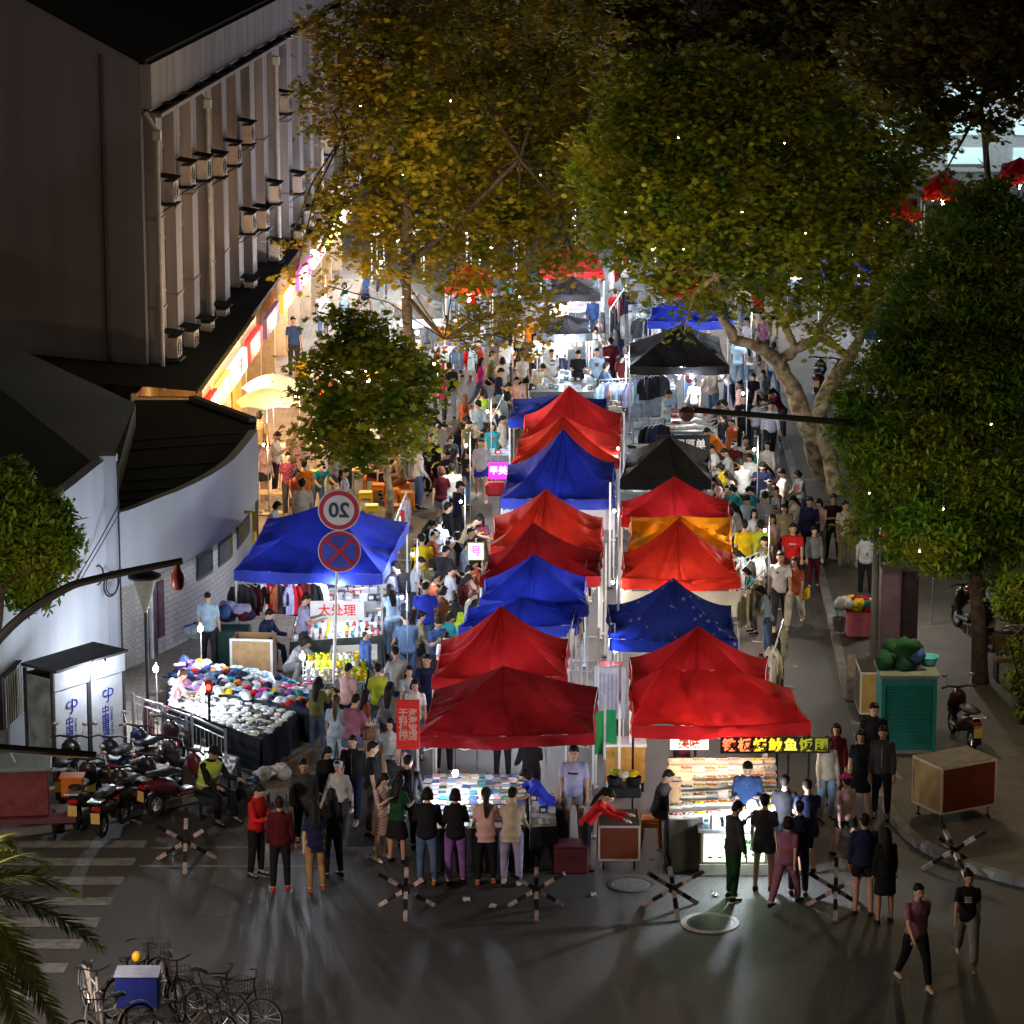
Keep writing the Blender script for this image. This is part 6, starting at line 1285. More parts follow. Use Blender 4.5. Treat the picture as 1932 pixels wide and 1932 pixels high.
# ---------------------------------------------------------------- scooters, motorcycles, bicycles
gs_ = 'scooters and motorcycles parked at the left kerb'
S0 = make_scooter('black scooter with a pale number plate and red tail light, front of the parked cluster', (.02, .02, .022)); p = G(215, 1560, .13); S0.location = (p.x, p.y, .13); S0.rotation_euler.z = math.radians(168); S0['group'] = gs_
PLT = []
def place(u, v, rz, label, z0=.13, colr=None, grp=gs_):
    p = G(u, v, z0); r = dup(S0, (p.x, p.y, z0), math.radians(rz), label, grp)
    if colr:
        for c in bpy.data.objects:
            if c.parent == r and c.name.startswith('body'): c.material_slots[0].link = 'OBJECT'; c.material_slots[0].material = paint(colr, .3)
    return r
bpy.context.view_layer.update()
if grp_ := True:
    place(160, 1545, 175, 'dark scooter with an orange basket left of the front scooter', colr=(.03, .02, .03)); place(262, 1535, 160, 'black scooter with a yellow plate right of the front scooter'); place(300, 1500, 150, 'dark grey scooter behind the one with the yellow plate', colr=(.05, .05, .06))
    place(340, 1525, 140, 'maroon scooter next to the seated guard', colr=(.10, .02, .03)); place(200, 1500, 172, 'blue-black scooter in the second line of the cluster', colr=(.02, .025, .06)); place(250, 1478, 165, 'navy scooter close to the traffic cone', colr=(.015, .02, .07)); place(130, 1500, 178, 'black scooter in front of the left phone booth'); place(305, 1462, 155, 'dark scooter by the railing', colr=(.04, .015, .02))
    gr_ = 'scooters on the right pavement'
    place(1830, 1195, 200, 'dark scooter with a helmet and pale plate under the evergreen', grp=gr_); place(1815, 1400, 190, 'dark scooter standing right of the teal cabinet', colr=(.03, .008, .012), grp=gr_); place(1895, 1150, 205, 'black scooter deeper under the evergreen at the right edge', grp=gr_)
    place(1545, 742, 170, 'far motorcycle left of the thin pole behind the plane tree', grp=gr_); place(1580, 745, 165, 'far motorcycle between pole and trunk', grp=gr_, colr=(.06, .01, .01)); place(770, 925, 60, 'dark red scooter parked in the lane by the orange stools', z0=0, colr=(.10, .015, .02), grp='scooters standing in the lane')
    place(1885, 1230, 215, 'scooter half hidden by the bush at the right edge', grp=gr_)
p = G(157, 1530, .13); t = thing('basket', 'orange plastic basket riding on the dark scooter', 'basket', (p.x-.05, p.y-.95, .75)); ob('body', MB().box((0, 0, .18), (.40, .3, .36), bev=.02), mat((.55, .14, .01), rough=.5), t); ob('rim', MB().box((0, 0, .37), (.44, .34, .03)), mat((.6, .17, .01), rough=.5), t)
p = G(1822, 1190, .13); 
t = thing('helmet', 'dark helmet with a red patch on the scooter under the evergreen', 'helmet', (p.x+.02, p.y-.15, 1.0)); ob('shell', MB().ell((0, 0, .1), (.13, .15, .13), 14, 9), mat((.03, .01, .015), rough=.2), t, smooth='all'); ob('visor', MB().ell((0, -.06, .1), (.11, .11, .06), 12, 6), mat((.3, .03, .02), rough=.2), t, smooth='all')
# dark red tricycle with a box at the far left
p = G(45, 1590, .0); t = thing('cargo_tricycle', 'dark red cargo box tricycle with a grey lid at the left edge', 'tricycle', (p.x, p.y, 0), .12)
ob('cargo_box', MB().box((0, .3, .95), (.95, .8, .85), bev=.02), mat((.16, .035, .04), rough=.5, var=.2), t); ob('lid', MB().box((0, .3, 1.42), (1.08, .95, .08), bev=.02), mat((.16, .20, .21), rough=.6), t); ob('chassis', MB().box((.15, .2, .46), (1.6, .8, .1)), mat((.12, .04, .05), rough=.5), t)
for x in (-.55, .55): wheel(t, (x, .2, .27), .27, .07, spk=12)
ob('stick', MB().tube([(-.1, .2, 1.45), (-.22, .15, 1.75)], .018, 5), mat((.5, .5, .5)), t)
p = G(-45, 1570); t = thing('cargo_box', 'maroon box beside the tricycle at the very left edge', 'box', (p.x, p.y, 0)); ob('body', MB().box((0, .3, .6), (.9, .8, 1.2), bev=.02), mat((.13, .03, .035), rough=.5), t); ob('lid', MB().box((0, .3, 1.23), (.98, .88, .06), bev=.01), mat((.15, .12, .09), rough=.6), t)
gb_ = 'bicycles parked at the bottom left'
B0 = make_bicycle('pale silver bicycle with white wheels, leftmost of the parked bicycles', (.45, .42, .40), False); p = G(175, 1925); B0.location = (p.x, p.y, 0); B0.rotation_euler.z = math.radians(20); B0['group'] = gb_
B1 = make_bicycle('dark bicycle with an empty wire basket in the middle of the parked bicycles', (.03, .015, .012), True); p = G(395, 1935); B1.location = (p.x, p.y, 0); B1.rotation_euler.z = math.radians(55); B1['group'] = gb_
bpy.context.view_layer.update()
for B, u, v, rz, lb in ((B1, 255, 1900, 150, 'bicycle with a dark saddle and yellow bell post behind the blue crate'), (B1, 325, 1905, 20, 'bicycle with high handlebars between the blue crate and the wire basket'), (B1, 440, 1950, 70, 'rightmost bicycle lying low at the bottom of the row'), (B0, 205, 1985, -50, 'bicycle cut off by the bottom edge left of the blue crate'), (B1, 345, 1990, 100, 'dark bicycle cut off by the bottom edge')):
    p = G(u, v); dup(B, (p.x, p.y, 0), math.radians(rz), lb, gb_)
p = G(263, 1935, .0); t = thing('delivery_crate', 'blue crate with a pale rim fixed on a bicycle at the bottom left', 'crate', (p.x, p.y, .62)); ob('body', MB().box((0, 0, .0), (.66, .42, .52), bev=.02), mat((.015, .025, .19), rough=.5, var=.1), t); ob('rim', MB().box((0, 0, .27), (.70, .46, .04), bev=.01), mat((.30, .36, .5), rough=.4), t); ob('stand', MB().box((-.2, 0, -.44), (.04, .04, .36)).box((.2, 0, -.44), (.04, .04, .36)), BLACK, t)
for u, v, zc in ((258, 1805, 1.0), (240, 1945, .6)):
    p = G(u, v, zc); t = thing('bell', f'yellow ball fixed {"on the handlebar behind" if zc > .8 else "below"} the blue crate', 'bell', (p.x, p.y, 0)); ob('ball', MB().ell((0, 0, zc), (.08, .08, .09), 10, 7), mat((.75, .42, .02), rough=.4), t, smooth='all'); ob('post', MB().tube([(0, 0, 0), (0, 0, zc)], .012, 5), BLACK, t)
# ---------------------------------------------------------------- left eateries: stools, tables, carts
OR = (.85, .24, .01); YE = (.85, .55, .01)
for i, (u, v, c, lb) in enumerate(((752, 985, OR, 'orange stool nearest the blue tent corner'), (741, 955, OR, 'orange stool behind the nearest one'), (702, 985, YE, 'yellow stool left of the orange stools'), (690, 960, YE, 'yellow stool behind the other yellow stool'), (715, 945, OR, 'orange stool at the thin tree trunk'), (768, 960, OR, 'orange stool by the red scooter'), (600, 920, YE, 'yellow stool on the warm paving'), (520, 1000, YE, 'yellow stool by the shop wall'))):
    stool(u, v, c, lb, .13 if u < 600 else 0, 'plastic stools of the left eateries')
def ftable(u, v, label, w_=.7, d_=.5, h=.72, c=(.5, .36, .2)):
    p = G(u, v, .13 if u < 600 else 0); table('dining_table', label, [Vector((p.x-w_/2, p.y-d_/2, 0)), Vector((p.x+w_/2, p.y-d_/2, 0)), Vector((p.x+w_/2, p.y+d_/2, 0)), Vector((p.x-w_/2, p.y+d_/2, 0))], h, c); return p
for u, v, lb in ((510, 970, 'cream table at the shop wall below the walking crowd'), (490, 1010, 'table with food by the end of the curved wall'), (690, 935, 'wooden table beside the yellow stools'), (795, 900, 'low table in the lane near the red scooter'), (620, 890, 'table under the small street tree'), (530, 880, 'table of bright food trays in front of the orange panel')):
    p = ftable(u, v, lb); z0 = .72
    for k in range(3): good('tray', (p.x-.2+k*.2, p.y+random.uniform(-.12, .12), z0+.003), 0, 'cream', 'food dish on '+lb, 'food dishes on '+lb, .7, paint(COLS[['orange', 'yellow', 'rust'][k]]))
for u, v, c, lb in ((517, 770, (.75, .68, .5), 'cream food stall umbrella in front of the orange panel'), (505, 800, (.75, .6, .35), 'second cream umbrella just below the first'), (640, 740, (.6, .62, .6), 'white umbrella behind the small street tree')):
    p = G(u, v+85); t = thing('stall_umbrella', lb, 'umbrella', (p.x, p.y, .13))
    g = MB()
    for k in range(8):
        a0, a1 = 2*math.pi*k/8, 2*math.pi*(k+1)/8
        g.grid(lambda s, t_, a0=a0, a1=a1: Vector(((math.cos(a0)*(1-s)+math.cos(a1)*s)*t_*.9, (math.sin(a0)*(1-s)+math.sin(a1)*s)*t_*.9, 2.1-.4*t_*t_+.05*math.sin(math.pi*s)*t_*t_)), 6, 8)
    ob('canopy', g, mat(c, rough=.7, trans=.4), t, smooth=True); ob('shaft', MB().tube([(0, 0, 0), (0, 0, 2.15)], .02, 6), STEEL, t); lamp((p.x+.2, p.y-.3, 1.3), 18, NEUT, .08)
# warm and cool lamps of the left lane
for u, v, z, w_, c in ((560, 905, 2.3, 60, WARM), (640, 860, 2.4, 45, WARM), (700, 925, 2.3, 55, WARM), (500, 1000, 2.2, 40, WARM), (610, 700, 2.5, 70, NEUT), (720, 640, 2.6, 80, NEUT), (860, 760, 2.5, 40, NEUT), (640, 560, 2.6, 110, NEUT), (900, 620, 2.5, 80, COOL), (820, 860, 2.6, 22, NEUT)):
    p = G(u, v, 0); p.z = z; bulb(p, w_*(1.8 if v < 800 else 1.8), c, f'{"warm" if c == WARM else "white"} bulb on a thin pole in the left lane', .5, group='bulbs strung over the left lane', r=.03, stand=True)
# hanging clothes and racks among the rows
rows = [((1200, 700), (1265, 695), 1.8, ['charcoal', 'lgrey', 'navy', 'rust', 'white'], 'left under the far black tent', 6), ((1215, 800), (1250, 795), 1.5, ['black', 'charcoal'], 'below the far black tent', 4), ((1000, 668), (1060, 662), 1.7, ['white', 'lpink', 'sky', 'lgrey', 'charcoal'], 'left under the small black tent', 7), ((1150, 600), (1180, 560), 1.8, ['white', 'red', 'navy'], 'up the aisle beside the blue far tent', 5), ((820, 745), (900, 742), 1.6, ['sky', 'red', 'white', 'denim'], 'in the middle of the upper left lane', 6), ((1195, 758), (1250, 745), 1.9, ['green', 'red', 'red', 'teal'], 'under the far black tent', 4), ((1265, 745), (1340, 742), 1.85, ['lgrey', 'navy', 'white', 'charcoal', 'yellow'], 'right side of the far black tent', 5),
    ((1078, 1350), (1098, 1250), 1.9, ['white', 'olive', 'cream', 'maroon', 'olive', 'white'], 'beside the second red tent', 7), ((1095, 1270), (1110, 1205), 1.95, ['cream', 'khaki', 'black', 'lgrey'], 'in the aisle by the blue canopy', 6),
    ((1395, 1265), (1440, 1215), 1.7, ['khaki', 'cream', 'olive', 'beige'], 'right of the navy tent', 6), ((1395, 1180), (1455, 1150), 1.5, ['lgrey', 'charcoal', 'white'], 'right of the orange-red tent', 5), ((1455, 1370), (1475, 1300), 1.5, ['white', 'cream', 'charcoal'], 'right of the second red tent of the right row', 5),
    ((1130, 800), (1205, 795), 1.3, ['sky', 'lav', 'lpink', 'sky', 'lav'], 'in the gap behind the last red tent', 6), ((925, 905), (950, 850), 1.6, ['lgrey', 'sky', 'dblue', 'white'], 'left of the red tent pair', 6), ((1150, 690), (1180, 640), 1.8, ['navy', 'charcoal', 'lpink', 'maroon'], 'by the white pole up the aisle', 5), ((1215, 885), (1250, 880), 1.3, ['black', 'charcoal', 'navy'], 'behind the black tent', 4)]
for i, (a, b, h, cols, wh, n) in enumerate(rows): rail(f'clothes rail {wh}', G(*a), G(*b), h, cols, wh, n=n)
rail('clothes rail with pale blue and lavender bags beside the last red tent', G(1195, 850), G(1225, 850), 1.0, ['sky', 'lav'], 'beside the last red tent', 'purse', 2)
# tables in the open part of the rows
def quick(u0, v0, u1, v1, h, label, kind, nx, ny, cols, desc, where, **k):
    cs = [G(u0, v1, h), G(u1, v1, h), G(u1-4, v0, h), G(u0+4, v0, h)]; table('display_table', label, cs, h, (.55, .55, .55), skirt=(.16, .17, .19)); spread(kind, cs, h, nx, ny, cols, desc, where, **k)
quick(1185, 838, 1300, 868, .8, 'table of folded dark clothes behind the black lettered tent', 'shirt', 8, 2, ['charcoal', 'navy', 'lpink', 'lgrey', 'black'], 'folded shirt', 'behind the black lettered tent', sc_=.8)
quick(1255, 780, 1345, 815, .8, 'table of white and red folded tops under the long lamp arm', 'shirt', 7, 3, ['white', 'lpink', 'red', 'cream', 'white'], 'folded top', 'under the long lamp arm', sc_=.8)
quick(1000, 700, 1150, 740, .8, 'busy table of small white goods up the middle of the lane', 'carton', 14, 3, ['white', 'lgrey', 'teal', 'white', 'charcoal', 'sky'], 'small box', 'up the middle of the lane', sc_=.8)
quick(1010, 628, 1145, 660, .8, 'lit table of white goods before the small black tent', 'carton', 12, 3, ['white', 'cream', 'lgrey', 'khaki'], 'white carton', 'before the small black tent', sc_=.9)
quick(1020, 560, 1140, 590, .8, 'bright table between the two small black tents', 'shirt', 9, 3, ['white', 'lgrey', 'sky', 'lpink'], 'pale folded shirt', 'between the two small black tents', sc_=.9)
quick(1180, 918, 1345, 940, .8, 'table of cream and gold goods in front of the black lettered tent', 'carton', 13, 2, ['cream', 'yellow', 'white', 'lgrey', 'khaki'], 'small gift box', 'in front of the black lettered tent', sc_=.8)
quick(640, 800, 760, 830, .8, 'long food table under the small tree', 'tray', 8, 2, ['white', 'cream'], 'snack tray', 'under the small tree', seconds=['orange', 'yellow', 'cream'], sc_=.8)
quick(640, 640, 800, 668, .8, 'far pale goods table up the left lane', 'carton', 12, 2, ['white', 'cream', 'yellow', 'sky'], 'pale box', 'up the left lane', sc_=.9)
quick(1395, 1250, 1460, 1300, .9, 'rack table of mixed clothes right of the second red tent', 'shirt', 4, 2, ['lgrey', 'white', 'khaki'], 'folded garment', 'right of the second red tent', sc_=.7)
quick(1185, 715, 1275, 735, .8, 'table of dark folded trousers under the far black tent', 'shirt', 6, 3, ['navy', 'charcoal', 'denim', 'black', 'grey'], 'folded trouser', 'under the far black tent', sc_=.8)
quick(1188, 865, 1245, 885, .5, 'low table heaped with dark bags left of the black lettered tent', 'shirt', 5, 2, ['charcoal', 'black', 'navy', 'maroon'], 'dark bundle', 'left of the black lettered tent', sc_=.9)
quick(1255, 820, 1345, 838, .8, 'long table of pale folded tops behind the lettered board', 'shirt', 8, 2, ['white', 'lgrey', 'cream', 'sky', 'charcoal'], 'pale folded top', 'behind the lettered board', sc_=.8)
quick(985, 755, 1060, 782, .7, 'table of shoes left of the crumpled blue canopy', 'shoe', 8, 3, ['white', 'charcoal', 'red', 'lgrey', 'yellow', 'black'], 'trainer', 'left of the crumpled blue canopy', sc_=.9)
quick(1080, 760, 1175, 780, .8, 'table of mixed boxes right of the crumpled blue canopy', 'carton', 10, 2, ['white', 'charcoal', 'teal', 'lgrey', 'rust'], 'mixed box', 'right of the crumpled blue canopy', sc_=.8)
quick(925, 835, 965, 860, .8, 'small table of packets left of the orange-red tent', 'carton', 4, 3, ['white', 'sky', 'red', 'dblue'], 'packet', 'left of the orange-red tent', sc_=.8)
quick(1345, 880, 1375, 900, .8, 'small table beside the black lettered tent', 'shirt', 2, 2, ['white', 'lgrey'], 'white bundle', 'beside the black lettered tent', sc_=.8)
# upright lamps for the open stalls
for u, v, z, w_, c in ((1750, 1190, 2.3, 30, NEUT), (1600, 640, 2.6, 60, COOL), (1230, 640, 3.0, 90, COOL), (1340, 560, 3.0, 120, NEUT), (1080, 640, 2.8, 90, COOL), (1080, 560, 2.8, 110, COOL), (1150, 480, 3.0, 170, COOL), (1480, 600, 2.8, 90, NEUT), (1285, 785, 1.5, 60, COOL), (1040, 720, 1.7, 70, NEUT), (1100, 735, 1.6, 60, COOL), (1150, 1380, 1.9, 9, COOL), (1155, 1270, 2.0, 9, NEUT), (1158, 1130, 2.1, 9, NEUT), (1165, 1000, 2.1, 9, COOL), (1180, 800, 2.0, 40, COOL), (1440, 1180, 2.2, 26, NEUT), (1420, 1010, 2.2, 26, NEUT), (1400, 900, 2.3, 26, COOL), (1410, 740, 2.4, 30, COOL), (870, 1120, 2.2, 36, COOL), (880, 1010, 2.3, 24, NEUT), (780, 1230, 2.2, 30, COOL), (920, 930, 2.2, 30, COOL), (760, 1330, 2.3, 20, COOL)):
    p = G(u, v); p.z = z; bulb(p, w_*1.9, c, f'{"white" if c == COOL else "cream"} bulb on a thin pole between the stalls', .3, group='bulbs hung between the stalls', r=.03, stand=True)
# hanging signs
def hsign(u, v, Y, w_, h, bg, s, fc_, label, emit=.5, size=None, rz=0, border=None):
    p = W(u, v, Y); t = thing('hanging_sign', label, 'sign', (p.x, p.y, p.z), rz)
    ob('board', MB().box((0, 0, 0), (w_, .04, h), bev=.008), mat(bg, rough=.5, emit=emit, ecol=bg, var=.05), t)
    if border: ob('border', MB().box((0, .012, 0), (w_*1.18, .03, h*1.1)), paint(border), t)
    text('lettering', s, size or w_*.4, mat(fc_, rough=.5, emit=emit, ecol=fc_, var=0), t, (0, -.026, 0), (math.pi/2, 0, 0), extr=.003, bold=.004)
    ob('pole', MB().tube([(0, .03, h/2), (0, .03, h/2+.1)], .012, 5).tube([(w_*.4, .05, h/2), (w_*.4, .05, -p.z+.02)], .014, 5), STEEL, t)
Y1 = G(770, 1560).y
hsign(770, 1367, G(785, 1388, 2).y, .42, .92, (.62, .03, .025), '干海\n料淘\n休宝\n园店', (.6, .42, .4), 'red vertical sign with pale characters at the left corner of the dark red tent', .04, .17)
hsign(940, 888, G(945, 900, 1.6).y, .48, .42, (.85, .03, .5), '甲美', (.9, .85, .9), 'magenta sign with white characters hanging left of the steep blue tent', .8, .23)
hsign(898, 1040, G(905, 1050, 1.7).y, .34, .38, (.72, .62, .6), '号', (.45, .1, .6), 'pale sign with a purple character in an olive frame left of the red tents', .5, .24, border=(.22, .25, .04))
hsign(636, 1152, G(640, 1170, 1.1).y, 1.15, .42, (.75, .76, .78), '大处理', (.75, .05, .05), 'white placard with red characters among the goods of the left blue tent', .2, .27)
# balloons on the small lamps
t = thing('paper_lantern', 'red cloth bundle hanging below the magenta sign', 'cloth', W(935, 922, G(945, 900, 1.6).y)); ob('shade', MB().box((0, 0, 0), (.5, .3, .34), bev=.06), mat((.55, .03, .04), rough=.7), t); ob('string', MB().tube([(0, 0, .15), (0, 0, .3)], .006, 4).tube([(.1, .05, -.1), (.1, .05, -t.location.z+.02)], .014, 5), STEEL, t)
# ---------------------------------------------------------------- the crowd: feet position in the picture, pose, facing
def P(*a, **k): return person(*a, **k)
gfr = None
P(485, 1655, 'hold', 60, 'jacket red', 'pants black', 'short', 'man in a bright red jacket and black trousers standing left of the dark group')
P(530, 1682, 'stand', 178, 'jacket maroon', 'pants black', 'short', 'man in a maroon jacket seen from behind, red shoes, beside the red jacket', shoes='red')
o = P(595, 1682, 'relax', 200, 'blouse navy', 'pants tan', 'long', 'long-haired woman in a navy top and tan trousers seen from behind', 1, shoes='rust')
P(628, 1655, 'stand', 215, 'jacket black', 'pants black', 'long', 'woman in all black at the right end of the front left group', 1)
P(575, 1605, 'walk', 5, 'jacket charcoal', 'pants black', 'short', 'man in a grey shirt and dark sleeves walking towards the camera behind the red jacket', h=1.02)
P(618, 1568, 'phone', 20, 'long black', 'pants black', 'long', 'woman in black looking at her phone above the front left group', 1)
P(642, 1590, 'walk', -20, 'long lgrey', 'pants charcoal', 'cap_lgrey', 'person in a pale cap and grey top walking down the lane', 1)
P(668, 1548, 'walk', -10, 'jacket black', 'pants navy', 'short', 'man in a dark jacket and white shoes walking beside the pale cap', shoes='white')
P(703, 1575, 'stand', 88, 'tee black', 'pants charcoal', 'short', 'tall man in a black T-shirt standing side on in the lane', h=1.04)
o = P(738, 1508, 'walk2', -5, 'blouse lgrey', 'skirt charcoal', 'long', 'woman with a pink shoulder bag walking behind the tall man in black', 1); handbag(o, 'walk2', 1, 'lpink', 'pink shoulder bag of the woman behind the tall man')
P(636, 1465, 'stand', 170, 'tee sky', 'pants sky', 'pony_2', 'person in a pale blue top facing the cap table', 1); P(664, 1475, 'browse', 150, 'tee mauve', 'shorts denim', 'short', 'person in a mauve striped shirt beside the pale blue top')
o = P(715, 1402, 'hold', 185, 'tee lime', 'pants denim', 'short', 'woman in a lime green T-shirt seen from behind carrying a waist bag', 1); P(752, 1378, 'browse', 200, 'tee lgrey', 'pants navy', 'short', 'person in a pale grey T-shirt right of the lime T-shirt')
P(772, 1400, 'walk', 10, 'blouse lgrey', 'pants grey', 'long', 'long-haired woman in pale grey at the left edge of the bright red tent', 1); P(784, 1432, 'stand', 0, 'tee white', 'pants denim', 'bob', 'woman in a white top facing the camera beside the dark red tent', 1); P(807, 1385, 'walk', -10, 'tee navy', 'pants navy', 'short', 'man in a navy T-shirt with a white stripe by the bright red tent')
P(722, 1622, 'phone', 40, 'dress floral', 'none', 'long', 'woman in a floral dress at the left end of the book stall', 1, shoes='white')
o = P(768, 1600, 'browse', 170, 'jacket charcoal', 'pants black', 'short', 'man with a black backpack at the left corner of the book stall'); backpack(o, 'browse', 0, 'black', 'black backpack on the man at the left corner of the book stall')
P(750, 1628, 'hold', 150, 'blouse green', 'skirt black', 'long', 'woman in a green patterned top with a sling at the book stall corner', 1)
P(806, 1668, 'browse', 176, 'long black', 'pants denim', 'bob', 'shopper in a black top and jeans leaning over the books', shoes='rust')
P(860, 1668, 'browse', 182, 'jacket black', 'pants purple', 'bob', 'shopper in a dark jacket and plum trousers at the book stall', 1, h=1.05); P(917, 1668, 'browse', 180, 'blouse lpink', 'pants black', 'pony', 'woman in a pink blouse with a ponytail at the book stall', 1, h=1.05, shoes='rust'); P(965, 1668, 'browse', 172, 'blouse beige', 'pants lav', 'short', 'shopper in a beige blouse and grey-purple trousers at the book stall', 1, h=1.05, shoes='beige')
P(1032, 1600, 'bend', -75, 'tee blue', 'shorts blue', 'bob', 'woman in a bright blue shirt bending over the books from the right', 1, h=1.03); P(1082, 1590, 'stand', -8, 'tee lav', 'shorts grey', 'short', 'stout man in a grey printed T-shirt at the right end of the book stall', h=1.05)
P(1002, 1545, 'browse', 190, 'jacket black', 'pants black', 'short', 'man in a black jacket seen from behind inside the book stall'); P(948, 1475, 'hold', 0, 'tee lpink', 'pants black', 'bob', 'vendor in a pink shirt behind the books facing the camera', 1)
P(838, 1462, 'browse', 0, 'tee charcoal', 'pants black', 'short', 'vendor in dark clothes behind the left end of the books')
P(1108, 1640, 'bend', 75, 'long red', 'pants black', 'pony', 'woman in a red top leaning over the brown panelled cart', 1)
P(1240, 1588, 'sit', 75, 'jacket charcoal', 'pants charcoal', 'short', 'vendor in a dark jacket sitting on the orange stool'); P(1285, 1500, 'hold', 40, 'tee maroon', 'pants black', 'long', 'woman in maroon behind the left end of the food trays', 1)
P(1408, 1612, 'hold', -5, 'long dblue', 'pants charcoal', 'short', 'tall man in a blue-grey sweater facing the camera at the bright lamp', h=1.04)
P(1382, 1698, 'phone', 120, 'jacket charcoal', 'pants green', 'short', 'person in dark clothes with green-lit trousers standing right in front of the counter', h=1.02)
P(1440, 1680, 'stand', 165, 'tee charcoal', 'shorts charcoal', 'short', 'man in dark shorts with bare calves at the food counter', shoes='black'); P(1482, 1708, 'walk', 150, 'tee mauve', 'pants mauve', 'bob', 'person in mauve clothes walking past the food counter', 1)
P(1478, 1640, 'stand', 165, 'tee black', 'shorts black', 'cap_black', 'man in a black cap with his back turned at the counter corner'); P(1522, 1648, 'hold', 190, 'tee navy', 'shorts black', 'short', 'man in a navy T-shirt and shorts beside the black cap'); P(1505, 1690, 'stand', 175, 'jacket navy', 'pants navy', 'cap_charcoal', 'person in dark navy just behind the mauve walker')
P(1558, 1548, 'stand', 20, 'long beige', 'pants ldenim', 'long', 'woman in a cream sweater and pale jeans right of the wide red tent', 1); P(1575, 1520, 'stand', -10, 'jacket maroon', 'pants charcoal', 'bob', 'woman in a pink shirt and maroon cardigan behind the cream sweater', 1)
P(1595, 1622, 'walk', 200, 'jacket lpink', 'shorts black', 'hat_magenta', 'woman in a pink bucket hat, pale jacket and black shorts', 1); P(1621, 1542, 'stand', -15, 'dress black', 'none', 'bob', 'woman in a long black T-shirt dress posing by the teal cabinet', 1, h=1.04, shoes='white')
P(1662, 1545, 'stand', -12, 'jacket charcoal', 'pants black', 'short', 'man in a grey jacket with his arms down beside the black dress', h=1.04); P(1645, 1500, 'stand', 8, 'jacket black', 'pants black', 'short', 'man in black behind the couple at the teal cabinet', h=1.04)
P(1627, 1728, 'stand', 182, 'jacket navy', 'shorts black', 'short', 'man in a navy sweatshirt and shorts seen from behind at the shadowed barrier', h=1.04); P(1668, 1742, 'stand', 190, 'coat black', 'none', 'long', 'long-haired woman in a long black coat beside the navy sweatshirt', 1, h=1.05)
P(1725, 1862, 'walk', 20, 'tee mauve', 'pants black', 'short', 'man in a pink shirt walking towards the bottom right', h=1.04, shoes='beige'); P(1822, 1822, 'walk2', -5, 'tee black', 'wide grey', 'bun', 'woman in a black T-shirt and grey trousers walking at the bottom right', 1, h=1.05, shoes='beige')
gd, GM = P(392, 1548, 'sit', 50, 'jacket black', 'pants black', 'cap_black', 'seated guard in a black cap and a yellow-green reflective vest', h=1.08)
# vests
def vest(o, M, pose, colr, fem=0):
    T = skel(pose, fem)['T']; b = MB(); b.tube([T((0, 0, .02)), T((0, 0, .16)), T((0, 0, .3)), T((0, 0, .44)), T((0, 0, .5))], [.215, .198, .212, .215, .12], 16, fl=.72); s = MB()
    for z in (.1, .26): s.tube([T((0, 0, z)), T((0, 0, z+.035))], [.216, .216], 16, cap=False, fl=.74)
    v = ob('reflective_vest', b, mat(colr, rough=.6, emit=0), o, smooth='all'); ob('stripe', s, mat((.6, .6, .55), rough=.3), v)
vest(gd, GM, 'sit', (.42, .55, .06))
p = G(392, 1548); t = thing('guard_stool', 'small dark stool under the seated guard', 'stool', (p.x, p.y+.1, 0)); ob('seat', MB().box((0, 0, .36), (.36, .34, .04), bev=.01), BLACK, t)
for x in (-.14, .14): ob('leg', MB().box((x, 0, .17), (.03, .3, .34)), BLACK, t)
# right lane
P(1470, 1186, 'walk', -5, 'tee white', 'pants charcoal', 'short', 'man in a white T-shirt walking arm in arm down the right lane', h=1.08, shoes='beige'); o = P(1498, 1186, 'walk2', -15, 'tee rust', 'wide cream', 'bob', 'woman in a rust top and pale trousers with a yellow bag', 1, h=1.04, shoes='beige'); handbag(o, 'walk2', 1, 'yellow', 'yellow bag of the woman in the rust top')
P(1447, 1240, 'browse', -90, 'tee sky', 'pants denim', 'bob', 'girl in a pale blue T-shirt and jeans at the clothes rack of the right lane', 1); P(1462, 1330, 'phone', 200, 'tee white', 'pants charcoal', 'long', 'person with dark hair close to the second red tent of the right row', 1, h=.95); P(1420, 1195, 'browse', -100, 'tee teal', 'pants charcoal', 'bob', 'shopper in dark teal bent towards the orange-red tent', 1, h=.95)
P(1494, 1120, 'walk', -8, 'tee red', 'pants maroon', 'short', 'man in a red shirt in the right lane crowd'); P(1534, 1110, 'stand', 10, 'long grey', 'pants maroon', 'short', 'child in a grey printed top between the adults of the right lane', h=.86)
o = P(1403, 1118, 'stand', 182, 'tee yellow', 'pants charcoal', 'short', 'left one of the two people in fluorescent yellow tops in the right lane'); o = P(1433, 1118, 'stand', 178, 'tee lime', 'pants charcoal', 'short', 'right one of the two people in fluorescent yellow tops in the right lane')
P(1438, 1052, 'browse', 160, 'tee lgrey', 'pants charcoal', 'bun', 'woman in a pale grey shirt beside the yellow canopy', 1); o = P(1462, 1045, 'walk', -10, 'tee check', 'pants charcoal', 'short', 'man in a checked shirt with shoulder straps'); backpack(o, 'walk', 0, 'charcoal', 'charcoal backpack of the man in the checked shirt')
P(1455, 1085, 'walk', 5, 'tee lpink', 'pants brown', 'long', 'woman in pale pink just left of the red shirt', 1, h=.95); P(1420, 1080, 'walk', 10, 'tee white', 'pants charcoal', 'long', 'woman in white behind the fluorescent tops', 1); P(1395, 1070, 'browse', -100, 'tee white', 'shorts black', 'long', 'woman in white bending to the yellow canopy stall', 1)
